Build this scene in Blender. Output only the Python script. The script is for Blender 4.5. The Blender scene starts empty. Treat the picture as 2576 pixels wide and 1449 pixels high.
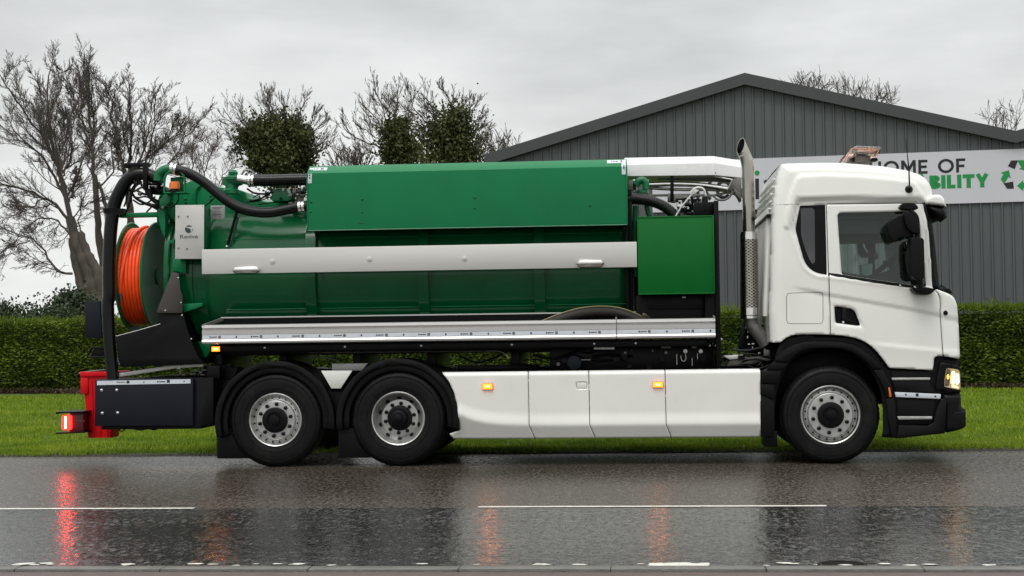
import bpy, bmesh, math, random
import numpy as np
from mathutils import Vector, Matrix
from mathutils.geometry import delaunay_2d_cdt
random.seed(7); rng = np.random.default_rng(7)
SC = bpy.context.scene; COL = SC.collection
PI = math.pi

# ---------------------------------------------------------------- camera, sky, sun, exposure
F, CX, CY, CH = 3876.0, 1288.0, 724.5, 1.45
_psi, _th, _ro = math.radians(4.9), math.atan(110.5 / F), 0.013
_f = np.array([-math.sin(_psi) * math.cos(_th), math.cos(_psi) * math.cos(_th), math.sin(_th)])
_r = np.array([math.cos(_psi), math.sin(_psi), 0.0]); _u = np.cross(_r, _f)
_R = math.cos(_ro) * _r - math.sin(_ro) * _u
_U = math.cos(_ro) * _u + math.sin(_ro) * _r
cam = bpy.data.cameras.new('camera'); camo = bpy.data.objects.new('camera', cam); COL.objects.link(camo)
cam.sensor_width = 36; cam.lens = 36 * F / 2576; cam.clip_start = .1; cam.clip_end = 1500
camo.matrix_world = Matrix(((_R[0], _U[0], -_f[0], 0), (_R[1], _U[1], -_f[1], 0), (_R[2], _U[2], -_f[2], CH), (0, 0, 0, 1)))
SC.camera = camo

world = bpy.data.worlds.new("World"); SC.world = world; world.use_nodes = True
nt = world.node_tree; nt.nodes.clear()
N, L = nt.nodes.new, nt.links.new
SUN_EL, SUN_ROT = math.radians(60), math.radians(200)      # sun behind the camera, veiled by cloud
sky = N('ShaderNodeTexSky'); sky.sky_type = 'NISHITA'; sky.sun_disc = False
sky.sun_elevation = SUN_EL; sky.sun_rotation = SUN_ROT; sky.air_density = 1; sky.dust_density = 3
bg1 = N('ShaderNodeBackground'); bg1.inputs[1].default_value = 0.008; L(sky.outputs[0], bg1.inputs[0])
tc = N('ShaderNodeTexCoord'); sep = N('ShaderNodeSeparateXYZ'); L(tc.outputs['Generated'], sep.inputs[0])
mp = N('ShaderNodeMapping'); mp.inputs['Scale'].default_value = (1, 1, 3.2); L(tc.outputs['Generated'], mp.inputs[0])
nz = N('ShaderNodeTexNoise'); nz.inputs['Scale'].default_value = 5.5; nz.inputs['Detail'].default_value = 7; nz.inputs['Roughness'].default_value = .52
L(mp.outputs[0], nz.inputs[0])
cr = N('ShaderNodeMapRange'); cr.inputs[1].default_value = .28; cr.inputs[2].default_value = .72; cr.inputs[3].default_value = .76; cr.inputs[4].default_value = 1.12
L(nz.outputs[0], cr.inputs[0])
# overcast brightness grows from horizon to zenith; a pale band close to the horizon
el = N('ShaderNodeMath'); el.operation = 'MAXIMUM'; el.inputs[1].default_value = 0; L(sep.outputs[2], el.inputs[0])
el2 = N('ShaderNodeValToRGB'); L(el.outputs[0], el2.inputs[0])
cb = el2.color_ramp
SKYH = 1.0
for i, (p, v) in enumerate([(0, .98), (.10, .88), (.2, .76), (.45, 1.10), (1.0, 2.0)]):
    e = cb.elements[i] if i < 2 else cb.elements.new(p)
    e.position = p; e.color = (v * .985, v * 1.0, v * .985, 1)
mu = N('ShaderNodeMix'); mu.data_type = 'RGBA'; mu.blend_type = 'MULTIPLY'; mu.inputs[0].default_value = 1
L(el2.outputs[0], mu.inputs[6]); L(cr.outputs[0], mu.inputs[7])
bg2 = N('ShaderNodeBackground'); bg2.inputs[1].default_value = .82; L(mu.outputs[2], bg2.inputs[0])
ad = N('ShaderNodeAddShader'); L(bg1.outputs[0], ad.inputs[0]); L(bg2.outputs[0], ad.inputs[1])
out = N('ShaderNodeOutputWorld'); L(ad.outputs[0], out.inputs[0])

sl = bpy.data.lights.new('sun', 'SUN'); sl.energy = 1.15; sl.angle = math.radians(24); sl.color = (1, .975, .93)
so = bpy.data.objects.new('sun', sl); COL.objects.link(so)
sd = Vector((math.cos(SUN_EL) * math.sin(math.radians(200)), math.cos(SUN_EL) * math.cos(math.radians(200)), math.sin(SUN_EL)))
so.rotation_euler = sd.to_track_quat('Z', 'Y').to_euler(); so.location = (-8, -10, 20)

vs = SC.view_settings; vs.view_transform = 'Standard'; vs.look = 'None'; vs.exposure = 0.22; vs.gamma = 1; vs.use_curve_mapping = False
SC.cycles.max_bounces = 7; SC.cycles.transparent_max_bounces = 10; SC.cycles.use_denoising = True
SC.cycles.caustics_reflective = False; SC.cycles.caustics_refractive = False

# ---------------------------------------------------------------- survey helpers
def ray(px, py): return _f * F + _R * (px - CX) - _U * (py - CY)
def W(px, py, Y):                       # measured picture point on the upright plane Y -> (X, Z)
    d = ray(px, py); t = Y / d[1]; return (d[0] * t, CH + d[2] * t)
def W3(px, py, Y): x, z = W(px, py, Y); return (x, Y, z)
def GR(px, py, z=0.0):                  # point on the ground
    d = ray(px, py); t = (z - CH) / d[2]; return (d[0] * t, d[1] * t)
CROPS = {1: (150, 450, 2.8622), 2: (150, 900, 2.4156), 3: (900, 450, 2.341), 4: (900, 950, 2.341), 5: (1900, 400, 1.9317),
         6: (2350, 450, 2.6343), 7: (2300, 950, 2.7338), 8: (0, 180, 1.767), 9: (680, 250, 2.576), 10: (1480, 200, 1.4977), 11: (0, 900, 2.635)}
def K(n, x, y): a, b, s = CROPS[n]; return ((a + x / s) * .805, (b + y / s) * .805)
def Q(n, pts, Y): return [W(*K(n, x, y), Y) for x, y in pts]
def Q3(n, pts, Y): return [W3(*K(n, x, y), Y) for x, y in pts]

# ---------------------------------------------------------------- object helpers
WP = {}
def wpos(o): return WP.get(o.name, Vector((0, 0, 0)))
def put(o, loc, parent):
    COL.objects.link(o); loc = Vector(loc); WP[o.name] = loc
    if parent is not None: o.parent = parent; o.location = loc - wpos(parent)
    else: o.location = loc
    return o
def empty(name, loc, parent=None, label=None, cat=None, group=None, kind=None):
    o = bpy.data.objects.new(name, None); o.empty_display_size = .1; put(o, loc, parent); tag(o, label, cat, group, kind); return o
def tag(o, label=None, cat=None, group=None, kind=None):
    for k, v in (('label', label), ('category', cat), ('group', group), ('kind', kind)):
        if v: o[k] = v
    return o
def mesh_obj(name, V, Fc, m, parent=None, smooth=False, bevel=0, seg=2, origin=None, sharp=None):
    V = np.asarray(V, dtype=float)
    c = (V.min(0) + V.max(0)) / 2 if origin is None else np.array(origin, float)
    me = bpy.data.meshes.new(name)
    me.from_pydata((V - c).tolist(), [], [tuple(int(i) for i in q) for q in Fc])
    bm = bmesh.new(); bm.from_mesh(me); bmesh.ops.recalc_face_normals(bm, faces=bm.faces)
    if bevel:
        es = [e for e in bm.edges if len(e.link_faces) == 2 and e.calc_face_angle(0) > .5]
        bmesh.ops.bevel(bm, geom=es, offset=bevel, segments=seg, affect='EDGES', profile=.5, clamp_overlap=True)
    bm.to_mesh(me); bm.free()
    if smooth or bevel: me.shade_smooth()
    if smooth or bevel:
        me.set_sharp_from_angle(angle=math.radians(sharp or 38))
    me.materials.append(m)
    o = bpy.data.objects.new(name, me); put(o, c, parent); return o
def fast_mesh(name, V, T, m, parent=None, nper=3, origin=(0, 0, 0), smooth=False):
    V = np.asarray(V, dtype=np.float32) - np.array(origin, np.float32); T = np.asarray(T, dtype=np.int32)
    me = bpy.data.meshes.new(name); me.vertices.add(len(V)); me.vertices.foreach_set('co', V.ravel())
    me.loops.add(T.size); me.loops.foreach_set('vertex_index', T.ravel())
    me.polygons.add(len(T)); me.polygons.foreach_set('loop_start', np.arange(0, T.size, nper, dtype=np.int32))
    me.polygons.foreach_set('loop_total', np.full(len(T), nper, dtype=np.int32))
    if smooth: me.polygons.foreach_set('use_smooth', np.ones(len(T), dtype=bool))
    me.update(calc_edges=True); me.materials.append(m)
    o = bpy.data.objects.new(name, me); put(o, origin, parent); return o
class MB:
    def __init__(s): s.V = []; s.F = []
    def add(s, V, Fc):
        n = len(s.V); s.V += [tuple(v) for v in V]; s.F += [tuple(i + n for i in f) for f in Fc]; return s
    def box(s, x0, x1, y0, y1, z0, z1):
        return s.add(*boxd(x0, x1, y0, y1, z0, z1))
    def tube(s, pts, r, n=8, **k): return s.add(*tubed(pts, r, n, **k))
    def prism(s, pts, y0, y1): return s.add(*prismd(pts, y0, y1))
    def lathe(s, prof, c, n=32, ax='y', cap=True): return s.add(*lathed(prof, c, n, ax, cap))
    def build(s, name, m, parent=None, **k): return mesh_obj(name, s.V, s.F, m, parent, **k)
def boxd(x0, x1, y0, y1, z0, z1):
    V = [(x, y, z) for x in (x0, x1) for y in (y0, y1) for z in (z0, z1)]
    return V, [(0, 1, 3, 2), (4, 6, 7, 5), (0, 4, 5, 1), (2, 3, 7, 6), (0, 2, 6, 4), (1, 5, 7, 3)]
def box(name, x0, x1, y0, y1, z0, z1, m, parent=None, bevel=.004, **k):
    V, Fc = boxd(x0, x1, y0, y1, z0, z1); return mesh_obj(name, V, Fc, m, parent, bevel=bevel, **k)
def prismd(pts, y0, y1):               # outline in X,Z extruded in Y
    n = len(pts); V = [(x, y0, z) for x, z in pts] + [(x, y1, z) for x, z in pts]
    return V, [tuple(range(n)), tuple(range(2 * n - 1, n - 1, -1))] + [(i, (i + 1) % n, n + (i + 1) % n, n + i) for i in range(n)]
def plate(name, pts, y0, y1, m, parent=None, bevel=.003, **k):
    V, Fc = prismd(pts, y0, y1); return mesh_obj(name, V, Fc, m, parent, bevel=bevel, **k)
def extx(name, prof, x0, x1, m, parent=None, bevel=0, **k):   # section in Y,Z extruded along X
    n = len(prof); V = [(x0, y, z) for y, z in prof] + [(x1, y, z) for y, z in prof]
    Fc = [tuple(range(n)), tuple(range(2 * n - 1, n - 1, -1))] + [(i, (i + 1) % n, n + (i + 1) % n, n + i) for i in range(n)]
    return mesh_obj(name, V, Fc, m, parent, bevel=bevel, **k)
def catmull(P, k=6):
    P = [np.array(p, float) for p in P]; P = [2 * P[0] - P[1]] + P + [2 * P[-1] - P[-2]]; o = []
    for i in range(1, len(P) - 2):
        a, b, c, d = P[i - 1:i + 3]
        for j in range(k):
            t = j / k; o.append(.5 * ((2 * b) + (c - a) * t + (2 * a - 5 * b + 4 * c - d) * t * t + (3 * b - a - 3 * c + d) * t ** 3))
    o.append(P[-2]); return np.array(o)
def tubed(pts, r, n=8, closed=False, cap=True, rag=None):
    P = np.asarray(pts, float); m = len(P); r = np.broadcast_to(np.asarray(r, float), (m,))
    T = np.gradient(P, axis=0) if not closed else (np.roll(P, -1, 0) - np.roll(P, 1, 0))
    T /= np.maximum(np.linalg.norm(T, axis=1)[:, None], 1e-9)
    up = np.array([0., 0, 1]) if abs(T[0][2]) < .9 else np.array([0., 1, 0])
    A = np.empty_like(P); a = np.cross(T[0], up); a /= np.linalg.norm(a)
    for i in range(m):
        a = a - T[i] * (a @ T[i]); a /= max(np.linalg.norm(a), 1e-9); A[i] = a
    B = np.cross(T, A); ang = np.arange(n) * 2 * PI / n
    V = P[:, None, :] + r[:, None, None] * (np.cos(ang)[None, :, None] * A[:, None, :] + np.sin(ang)[None, :, None] * B[:, None, :])
    V = V.reshape(-1, 3); Fc = []
    for i in range(m if closed else m - 1):
        i2 = (i + 1) % m
        for j in range(n): j2 = (j + 1) % n; Fc.append((i * n + j, i * n + j2, i2 * n + j2, i2 * n + j))
    if cap and not closed: Fc += [tuple(range(n)), tuple(range((m - 1) * n, m * n))]
    return V.tolist(), Fc
def tube(name, pts, r, m, parent=None, n=12, k=6, smooth_path=True, **kw):
    P = catmull(pts, k) if smooth_path and len(pts) > 2 else np.array(pts, float)
    V, Fc = tubed(P, r, n, **kw); return mesh_obj(name, V, Fc, m, parent, smooth=True, sharp=50)
def resample(P, step):
    P = np.asarray(P, float); d = np.r_[0, np.cumsum(np.linalg.norm(np.diff(P, axis=0), axis=1))]
    s = np.linspace(0, d[-1], max(2, int(d[-1] / step) + 1)); return np.stack([np.interp(s, d, P[:, i]) for i in range(P.shape[1])], 1)
def hose(name, pts, r, m, parent=None, pitch=.022, depth=.004, n=20):       # ribbed suction hose
    P = resample(catmull(pts, 8), pitch / 3); i = np.arange(len(P)); rr = r + depth * np.cos(i * 2 * PI / 3) * .8
    V, Fc = tubed(P, rr, n); return mesh_obj(name, V, Fc, m, parent, smooth=True, sharp=80)
def lathed(prof, c, n=32, ax='y', cap=True):   # prof: (radius, offset along axis)
    a = np.arange(n) * 2 * PI / n; V = []
    for r, h in prof:
        for t in a:
            p, q = r * math.cos(t), r * math.sin(t)
            V.append({'y': (c[0] + p, c[1] + h, c[2] + q), 'x': (c[0] + h, c[1] + p, c[2] + q), 'z': (c[0] + p, c[1] + q, c[2] + h)}[ax])
    m = len(prof); Fc = [(i * n + j, i * n + (j + 1) % n, (i + 1) * n + (j + 1) % n, (i + 1) * n + j) for i in range(m - 1) for j in range(n)]
    if cap:
        if prof[0][0] > 1e-6: Fc.append(tuple(range(n)))
        if prof[-1][0] > 1e-6: Fc.append(tuple(range((m - 1) * n, m * n)))
    return V, Fc
def lathe(name, prof, c, m, parent=None, n=32, ax='y', cap=True, sharp=35):
    V, Fc = lathed(prof, c, n, ax, cap); return mesh_obj(name, V, Fc, m, parent, smooth=True, sharp=sharp)
def rounded(pts, r, k=5):               # rounds the corners of an outline
    o = []; n = len(pts); P = [np.array(p, float) for p in pts]
    for i in range(n):
        a, b, c = P[i - 1], P[i], P[(i + 1) % n]; rr = r[i] if isinstance(r, (list, tuple)) else r
        d1, d2 = a - b, c - b; l1, l2 = np.linalg.norm(d1), np.linalg.norm(d2)
        q = min(rr, l1 * .49, l2 * .49)
        if q < 1e-4: o.append(tuple(b)); continue
        s, e = b + d1 / l1 * q, b + d2 / l2 * q
        for j in range(k + 1):
            t = j / k; o.append(tuple((1 - t) ** 2 * s + 2 * t * (1 - t) * b + t * t * e))
    return o
def pip(P, poly):
    x, y = P[:, 0], P[:, 1]; ins = np.zeros(len(P), bool); n = len(poly)
    for i in range(n):
        x1, y1 = poly[i]; x2, y2 = poly[(i + 1) % n]
        c = ((y1 > y) != (y2 > y)); 
        with np.errstate(divide='ignore', invalid='ignore'): xi = (x2 - x1) * (y - y1) / (y2 - y1) + x1
        ins ^= c & (x < xi)
    return ins
def dline(P, poly, closed=True):
    poly = np.asarray(poly, float); d = np.full(len(P), 1e9); n = len(poly)
    for i in range(n if closed else n - 1):
        a, b = poly[i], poly[(i + 1) % n]; ab = b - a; t = np.clip(((P - a) @ ab) / max(ab @ ab, 1e-12), 0, 1)
        d = np.minimum(d, np.linalg.norm(P - a - t[:, None] * ab, axis=1))
    return d
def sstep(x, a, b): t = np.clip((x - a) / (b - a), 0, 1); return t * t * (3 - 2 * t)
def relief(name, outline, holes, yf, step, m, parent=None, thick=.02, sharp=60, mirror=None):
    outline = [tuple(p) for p in resample(np.array(list(outline) + [outline[0]]), step)[:-1]]
    hs = [[tuple(p) for p in resample(np.array(list(h) + [h[0]]), step)[:-1]] for h in holes]
    O = np.array(outline); x0, z0 = O.min(0); x1, z1 = O.max(0)
    gx, gz = np.meshgrid(np.arange(x0, x1, step), np.arange(z0, z1, step)); Gp = np.stack([gx.ravel(), gz.ravel()], 1)
    ok = pip(Gp, outline) & (dline(Gp, outline) > step * .45)
    for h in hs: ok &= ~pip(Gp, h) & (dline(Gp, h) > step * .45)
    vs_, es = list(outline), [(i, (i + 1) % len(outline)) for i in range(len(outline))]
    for h in hs:
        b = len(vs_); vs_ += h; es += [(b + i, b + (i + 1) % len(h)) for i in range(len(h))]
    vs_ += [tuple(p) for p in Gp[ok]]
    r = delaunay_2d_cdt([Vector(v) for v in vs_], es, [], 0, 1e-6)
    P = np.array([tuple(v) for v in r[0]]); T = np.array(r[2]); c = P[T].mean(1)
    keep = pip(c, outline)
    for h in hs: keep &= ~pip(c, h)
    T = T[keep]; Y = yf(P)
    if mirror is not None: Y = mirror - Y
    V = np.stack([P[:, 0], Y, P[:, 1]], 1)
    o = mesh_obj(name, V, T, m, parent, smooth=True, sharp=sharp)
    # face the viewer's side
    bm = bmesh.new(); bm.from_mesh(o.data); bm.normal_update(); s = sum(f.normal.y for f in bm.faces)
    if (s > 0) == (mirror is None): bmesh.ops.reverse_faces(bm, faces=bm.faces)
    bm.to_mesh(o.data); bm.free()
    if thick:
        md = o.modifiers.new('thickness', 'SOLIDIFY'); md.thickness = thick; md.offset = -1
    return o
FONT = None
def text(name, body, cx, y, cz, size, m, parent=None, off=0.0, rot=0.0, sx=1.0, ext=.001, align='CENTER', yaw=0.0, width=None):
    cu = bpy.data.curves.new(name, 'FONT'); cu.body = body; cu.size = size; cu.extrude = ext; cu.offset = off; cu.align_x = align; cu.align_y = 'BOTTOM_BASELINE'
    cu.resolution_u = 4
    o = bpy.data.objects.new(name, cu); COL.objects.link(o)
    me = bpy.data.meshes.new_from_object(o.evaluated_get(bpy.context.evaluated_depsgraph_get()), depsgraph=bpy.context.evaluated_depsgraph_get())
    bpy.data.objects.remove(o); bpy.data.curves.remove(cu)
    n = len(me.vertices); A = np.empty(n * 3); me.vertices.foreach_get('co', A); A = A.reshape(-1, 3)
    if width: A[:, 0] *= width / max(A[:, 0].max() - A[:, 0].min(), 1e-6)
    A[:, 0] *= sx
    c, s = math.cos(rot), math.sin(rot); X = A[:, 0] * c - A[:, 1] * s; Z = A[:, 0] * s + A[:, 1] * c; D = -A[:, 2]
    cy, sy = math.cos(yaw), math.sin(yaw)
    V = np.stack([X * cy - D * sy, X * sy + D * cy, Z], 1); me.vertices.foreach_set('co', V.ravel()); me.update()
    me.materials.clear(); me.materials.append(m); me.name = name
    o = bpy.data.objects.new(name, me); put(o, (cx, y, cz), parent); return o

# ---------------------------------------------------------------- materials
def nodes_of(name):
    m = bpy.data.materials.new(name); m.use_nodes = True; t = m.node_tree; return m, t, t.nodes['Principled BSDF']
def mat(name, col, rough=.5, metal=0.0, coat=0.0, var=.08, vscale=3.0, bump=0.0, bscale=60.0, rvar=.1, stretch=(1, 1, 1), coords='Object',
        spec=.5, emit=None, estr=0.0, dirt=None, dscale=2.0, damt=.5):
    m, t, b = nodes_of(name); n, l = t.nodes.new, t.links.new
    tcn = n('ShaderNodeNewGeometry'); mpn = n('ShaderNodeMapping'); mpn.inputs['Scale'].default_value = stretch; l(tcn.outputs['Position'], mpn.inputs[0])
    nn = n('ShaderNodeTexNoise'); nn.inputs['Scale'].default_value = vscale; nn.inputs['Detail'].default_value = 6; l(mpn.outputs[0], nn.inputs[0])
    mr = n('ShaderNodeMapRange'); mr.inputs[1].default_value = .3; mr.inputs[2].default_value = .7; mr.inputs[3].default_value = 1 - var; mr.inputs[4].default_value = 1 + var; l(nn.outputs[0], mr.inputs[0])
    mx = n('ShaderNodeMix'); mx.data_type = 'RGBA'; mx.blend_type = 'MULTIPLY'; mx.inputs[0].default_value = 1; mx.inputs[6].default_value = (*col, 1); l(mr.outputs[0], mx.inputs[7])
    last = mx.outputs[2]
    if dirt:
        dn = n('ShaderNodeTexNoise'); dn.inputs['Scale'].default_value = dscale; dn.inputs['Detail'].default_value = 8; dn.inputs['Roughness'].default_value = .65; l(mpn.outputs[0], dn.inputs[0])
        dr = n('ShaderNodeMapRange'); dr.inputs[1].default_value = .5; dr.inputs[2].default_value = .75; dr.inputs[3].default_value = 0; dr.inputs[4].default_value = damt; l(dn.outputs[0], dr.inputs[0])
        dx = n('ShaderNodeMix'); dx.data_type = 'RGBA'; l(dr.outputs[0], dx.inputs[0]); l(last, dx.inputs[6]); dx.inputs[7].default_value = (*dirt, 1); last = dx.outputs[2]
    l(last, b.inputs['Base Color'])
    rr = n('ShaderNodeMapRange'); rr.inputs[1].default_value = .3; rr.inputs[2].default_value = .7; rr.inputs[3].default_value = max(.02, rough - rvar * rough); rr.inputs[4].default_value = min(1, rough + rvar * rough); l(nn.outputs[0], rr.inputs[0]); l(rr.outputs[0], b.inputs['Roughness'])
    b.inputs['Metallic'].default_value = metal; b.inputs['Coat Weight'].default_value = coat; b.inputs['Coat Roughness'].default_value = .08
    b.inputs['Specular IOR Level'].default_value = spec
    if bump:
        bn = n('ShaderNodeTexNoise'); bn.inputs['Scale'].default_value = bscale; bn.inputs['Detail'].default_value = 4; l(mpn.outputs[0], bn.inputs[0])
        bp = n('ShaderNodeBump'); bp.inputs['Strength'].default_value = bump; bp.inputs['Distance'].default_value = .01; l(bn.outputs[0], bp.inputs['Height']); l(bp.outputs[0], b.inputs['Normal'])
    if emit: b.inputs['Emission Color'].default_value = (*emit, 1); b.inputs['Emission Strength'].default_value = estr
    return m
WHITE = mat('white_paint', (.80, .805, .765), .30, coat=.45, var=.025, vscale=2, dirt=(.62, .60, .52), dscale=3, damt=.13)
GREEN = mat('green_paint', (.0, .158, .054), .36, coat=.06, spec=.22, var=.07, vscale=3, bump=.05, bscale=5, dirt=(.003, .11, .042), dscale=6, damt=.3)
GREEN_SHADED = mat('green_paint_shaded', (.0, .090, .026), .24, coat=.28, spec=.25, var=.09, vscale=3, bump=.06, bscale=3, dirt=(.01, .12, .05), dscale=5, damt=.35)  # same green as the body, base darkened to carry the tank's shade
GREENB = mat('green_paint_box', (.0, .118, .016), .42, coat=.05, spec=.2, var=.05, vscale=3)
GREEN2 = mat('green_paint_casting', (.001, .125, .045), .38, coat=.1, spec=.35, var=.14, vscale=10)
BLACK = mat('black_paint', (.0025, .0025, .003), .42, var=.3, vscale=8, spec=.16)
SATIN = mat('black_plastic', (.0032, .0032, .0042), .42, var=.15, vscale=6, bump=.12, bscale=180, spec=.16)
NAVY = mat('dark_panel', (.007, .0085, .015), .5, var=.15, vscale=5, bump=.05, bscale=60, spec=.22)
RUBBER = mat('tyre_rubber', (.0035, .0035, .004), .5, var=.3, vscale=14, bump=.15, bscale=90, spec=.2, dirt=(.028, .025, .022), dscale=5, damt=.4)
HOSEB = mat('black_hose_rubber', (.0022, .0022, .003), .26, var=.2, vscale=20, spec=.28)
ALU = mat('aluminium', (.62, .61, .60), .42, metal=.85, var=.06, vscale=3, bump=.04, bscale=200, stretch=(.06, 1, 1))
BRUSH = mat('brushed_steel', (.60, .595, .57), .55, metal=.55, var=.05, vscale=3, bump=.04, bscale=120, stretch=(.05, 1, 1), dirt=(.42, .42, .40), dscale=2.5, damt=.35)
CHROME = mat('polished_steel', (.72, .71, .68), .16, metal=1, var=.08, vscale=18, bump=.05, bscale=30)
STACK = mat('exhaust_steel', (.42, .395, .35), .24, metal=1, var=.22, vscale=7, stretch=(1, 1, .25), dirt=(.28, .22, .15), dscale=5, damt=.6)
RIM = mat('silver_rim', (.52, .52, .51), .36, metal=.75, var=.08, vscale=12, dirt=(.25, .25, .24), dscale=16, damt=.45)
DSTEEL = mat('dull_steel', (.16, .155, .145), .5, metal=.6, var=.25, vscale=12)
BRONZE = mat('grey_brown_plate', (.055, .048, .043), .42, metal=.4, var=.08)
WALU = mat('white_boom_paint', (.78, .78, .79), .35, coat=.2, var=.04, dirt=(.5, .5, .48), dscale=5, damt=.3)
ORANGE = mat('orange_hose', (.95, .085, .010), .38, var=.10, vscale=9, coat=.2)
RED = mat('red_plastic', (.66, .003, .008), .45, spec=.25, var=.05, vscale=4)
DRED = mat('dark_red_paint', (.10, .006, .012), .4)
TAPE = mat('white_reflective_tape', (.62, .66, .72), .35, var=.05, vscale=12)
INK = mat('black_print', (.02, .02, .025), .5, var=.05)
INKB = mat('dark_teal_print', (.012, .05, .055), .5, var=.05)
SIGNW = mat('sign_white', (.56, .555, .60), .5, var=.03, vscale=.6)
SIGNG = mat('sign_green', (.0, .24, .05), .5, var=.03)
SIGNK = mat('sign_black', (.006, .006, .007), .5)
AMBER_ON = mat('lit_amber_lens', (.9, .25, .02), .3, emit=(1, .17, .01), estr=3)
AMBER_HOT = mat('lit_amber_led', (1, .6, .2), .3, emit=(1, .26, .02), estr=130)
AMBER = mat('amber_lens', (.75, .17, .01), .25, coat=.5, var=.15, vscale=60)
RED_ON = mat('lit_red_lens', (.8, .02, .02), .3, emit=(1, .02, .015), estr=4)
RED_HOT = mat('lit_red_led', (1, .4, .3), .3, emit=(1, .06, .035), estr=60)
HEAD_ON = mat('lit_headlamp', (1, .9, .7), .2, emit=(1, .50, .15), estr=3.2)
HEAD_GL = mat('headlamp_reflector', (.75, .68, .58), .15, metal=.9, emit=(1, .55, .22), estr=.5)
SEAT = mat('dark_fabric', (.018, .019, .02), .85, var=.2, vscale=30)
GREYINT = mat('grey_cab_trim', (.06, .065, .065), .7, var=.1)
CUP = mat('pale_plastic', (.55, .88, .80), .5, emit=None)
LABELM = mat('label_silver', (.48, .48, .46), .45, metal=.3, var=.08, vscale=20)
def glass(name, tint, gl=.12, rough=.02):
    m, t, b = nodes_of(name); n, l = t.nodes.new, t.links.new; t.nodes.remove(b)
    tr = n('ShaderNodeBsdfTransparent'); tr.inputs[0].default_value = (*tint, 1); g = n('ShaderNodeBsdfGlossy'); g.inputs['Roughness'].default_value = rough; g.inputs[0].default_value = (.95, 1, 1, 1)
    fr = n('ShaderNodeFresnel'); fr.inputs[0].default_value = 1.5; ma = n('ShaderNodeMath'); ma.operation = 'ADD'; ma.inputs[1].default_value = gl; l(fr.outputs[0], ma.inputs[0])
    x = n('ShaderNodeMixShader'); l(ma.outputs[0], x.inputs[0]); l(tr.outputs[0], x.inputs[1]); l(g.outputs[0], x.inputs[2]); l(x.outputs[0], t.nodes['Material Output'].inputs[0]); return m
GLASS = glass('tinted_side_glass', (.80, .92, .87), .01)
GLASSD = glass('dark_side_glass', (.10, .12, .12), .02)
GLASSW = glass('windscreen_glass', (.62, .70, .68), .22)
GLASSO = glass('clear_orange_lens', (1, .76, .66), .12)
PALEOR = mat('pale_orange_plastic', (.55, .20, .10), .3, coat=.4)
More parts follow.
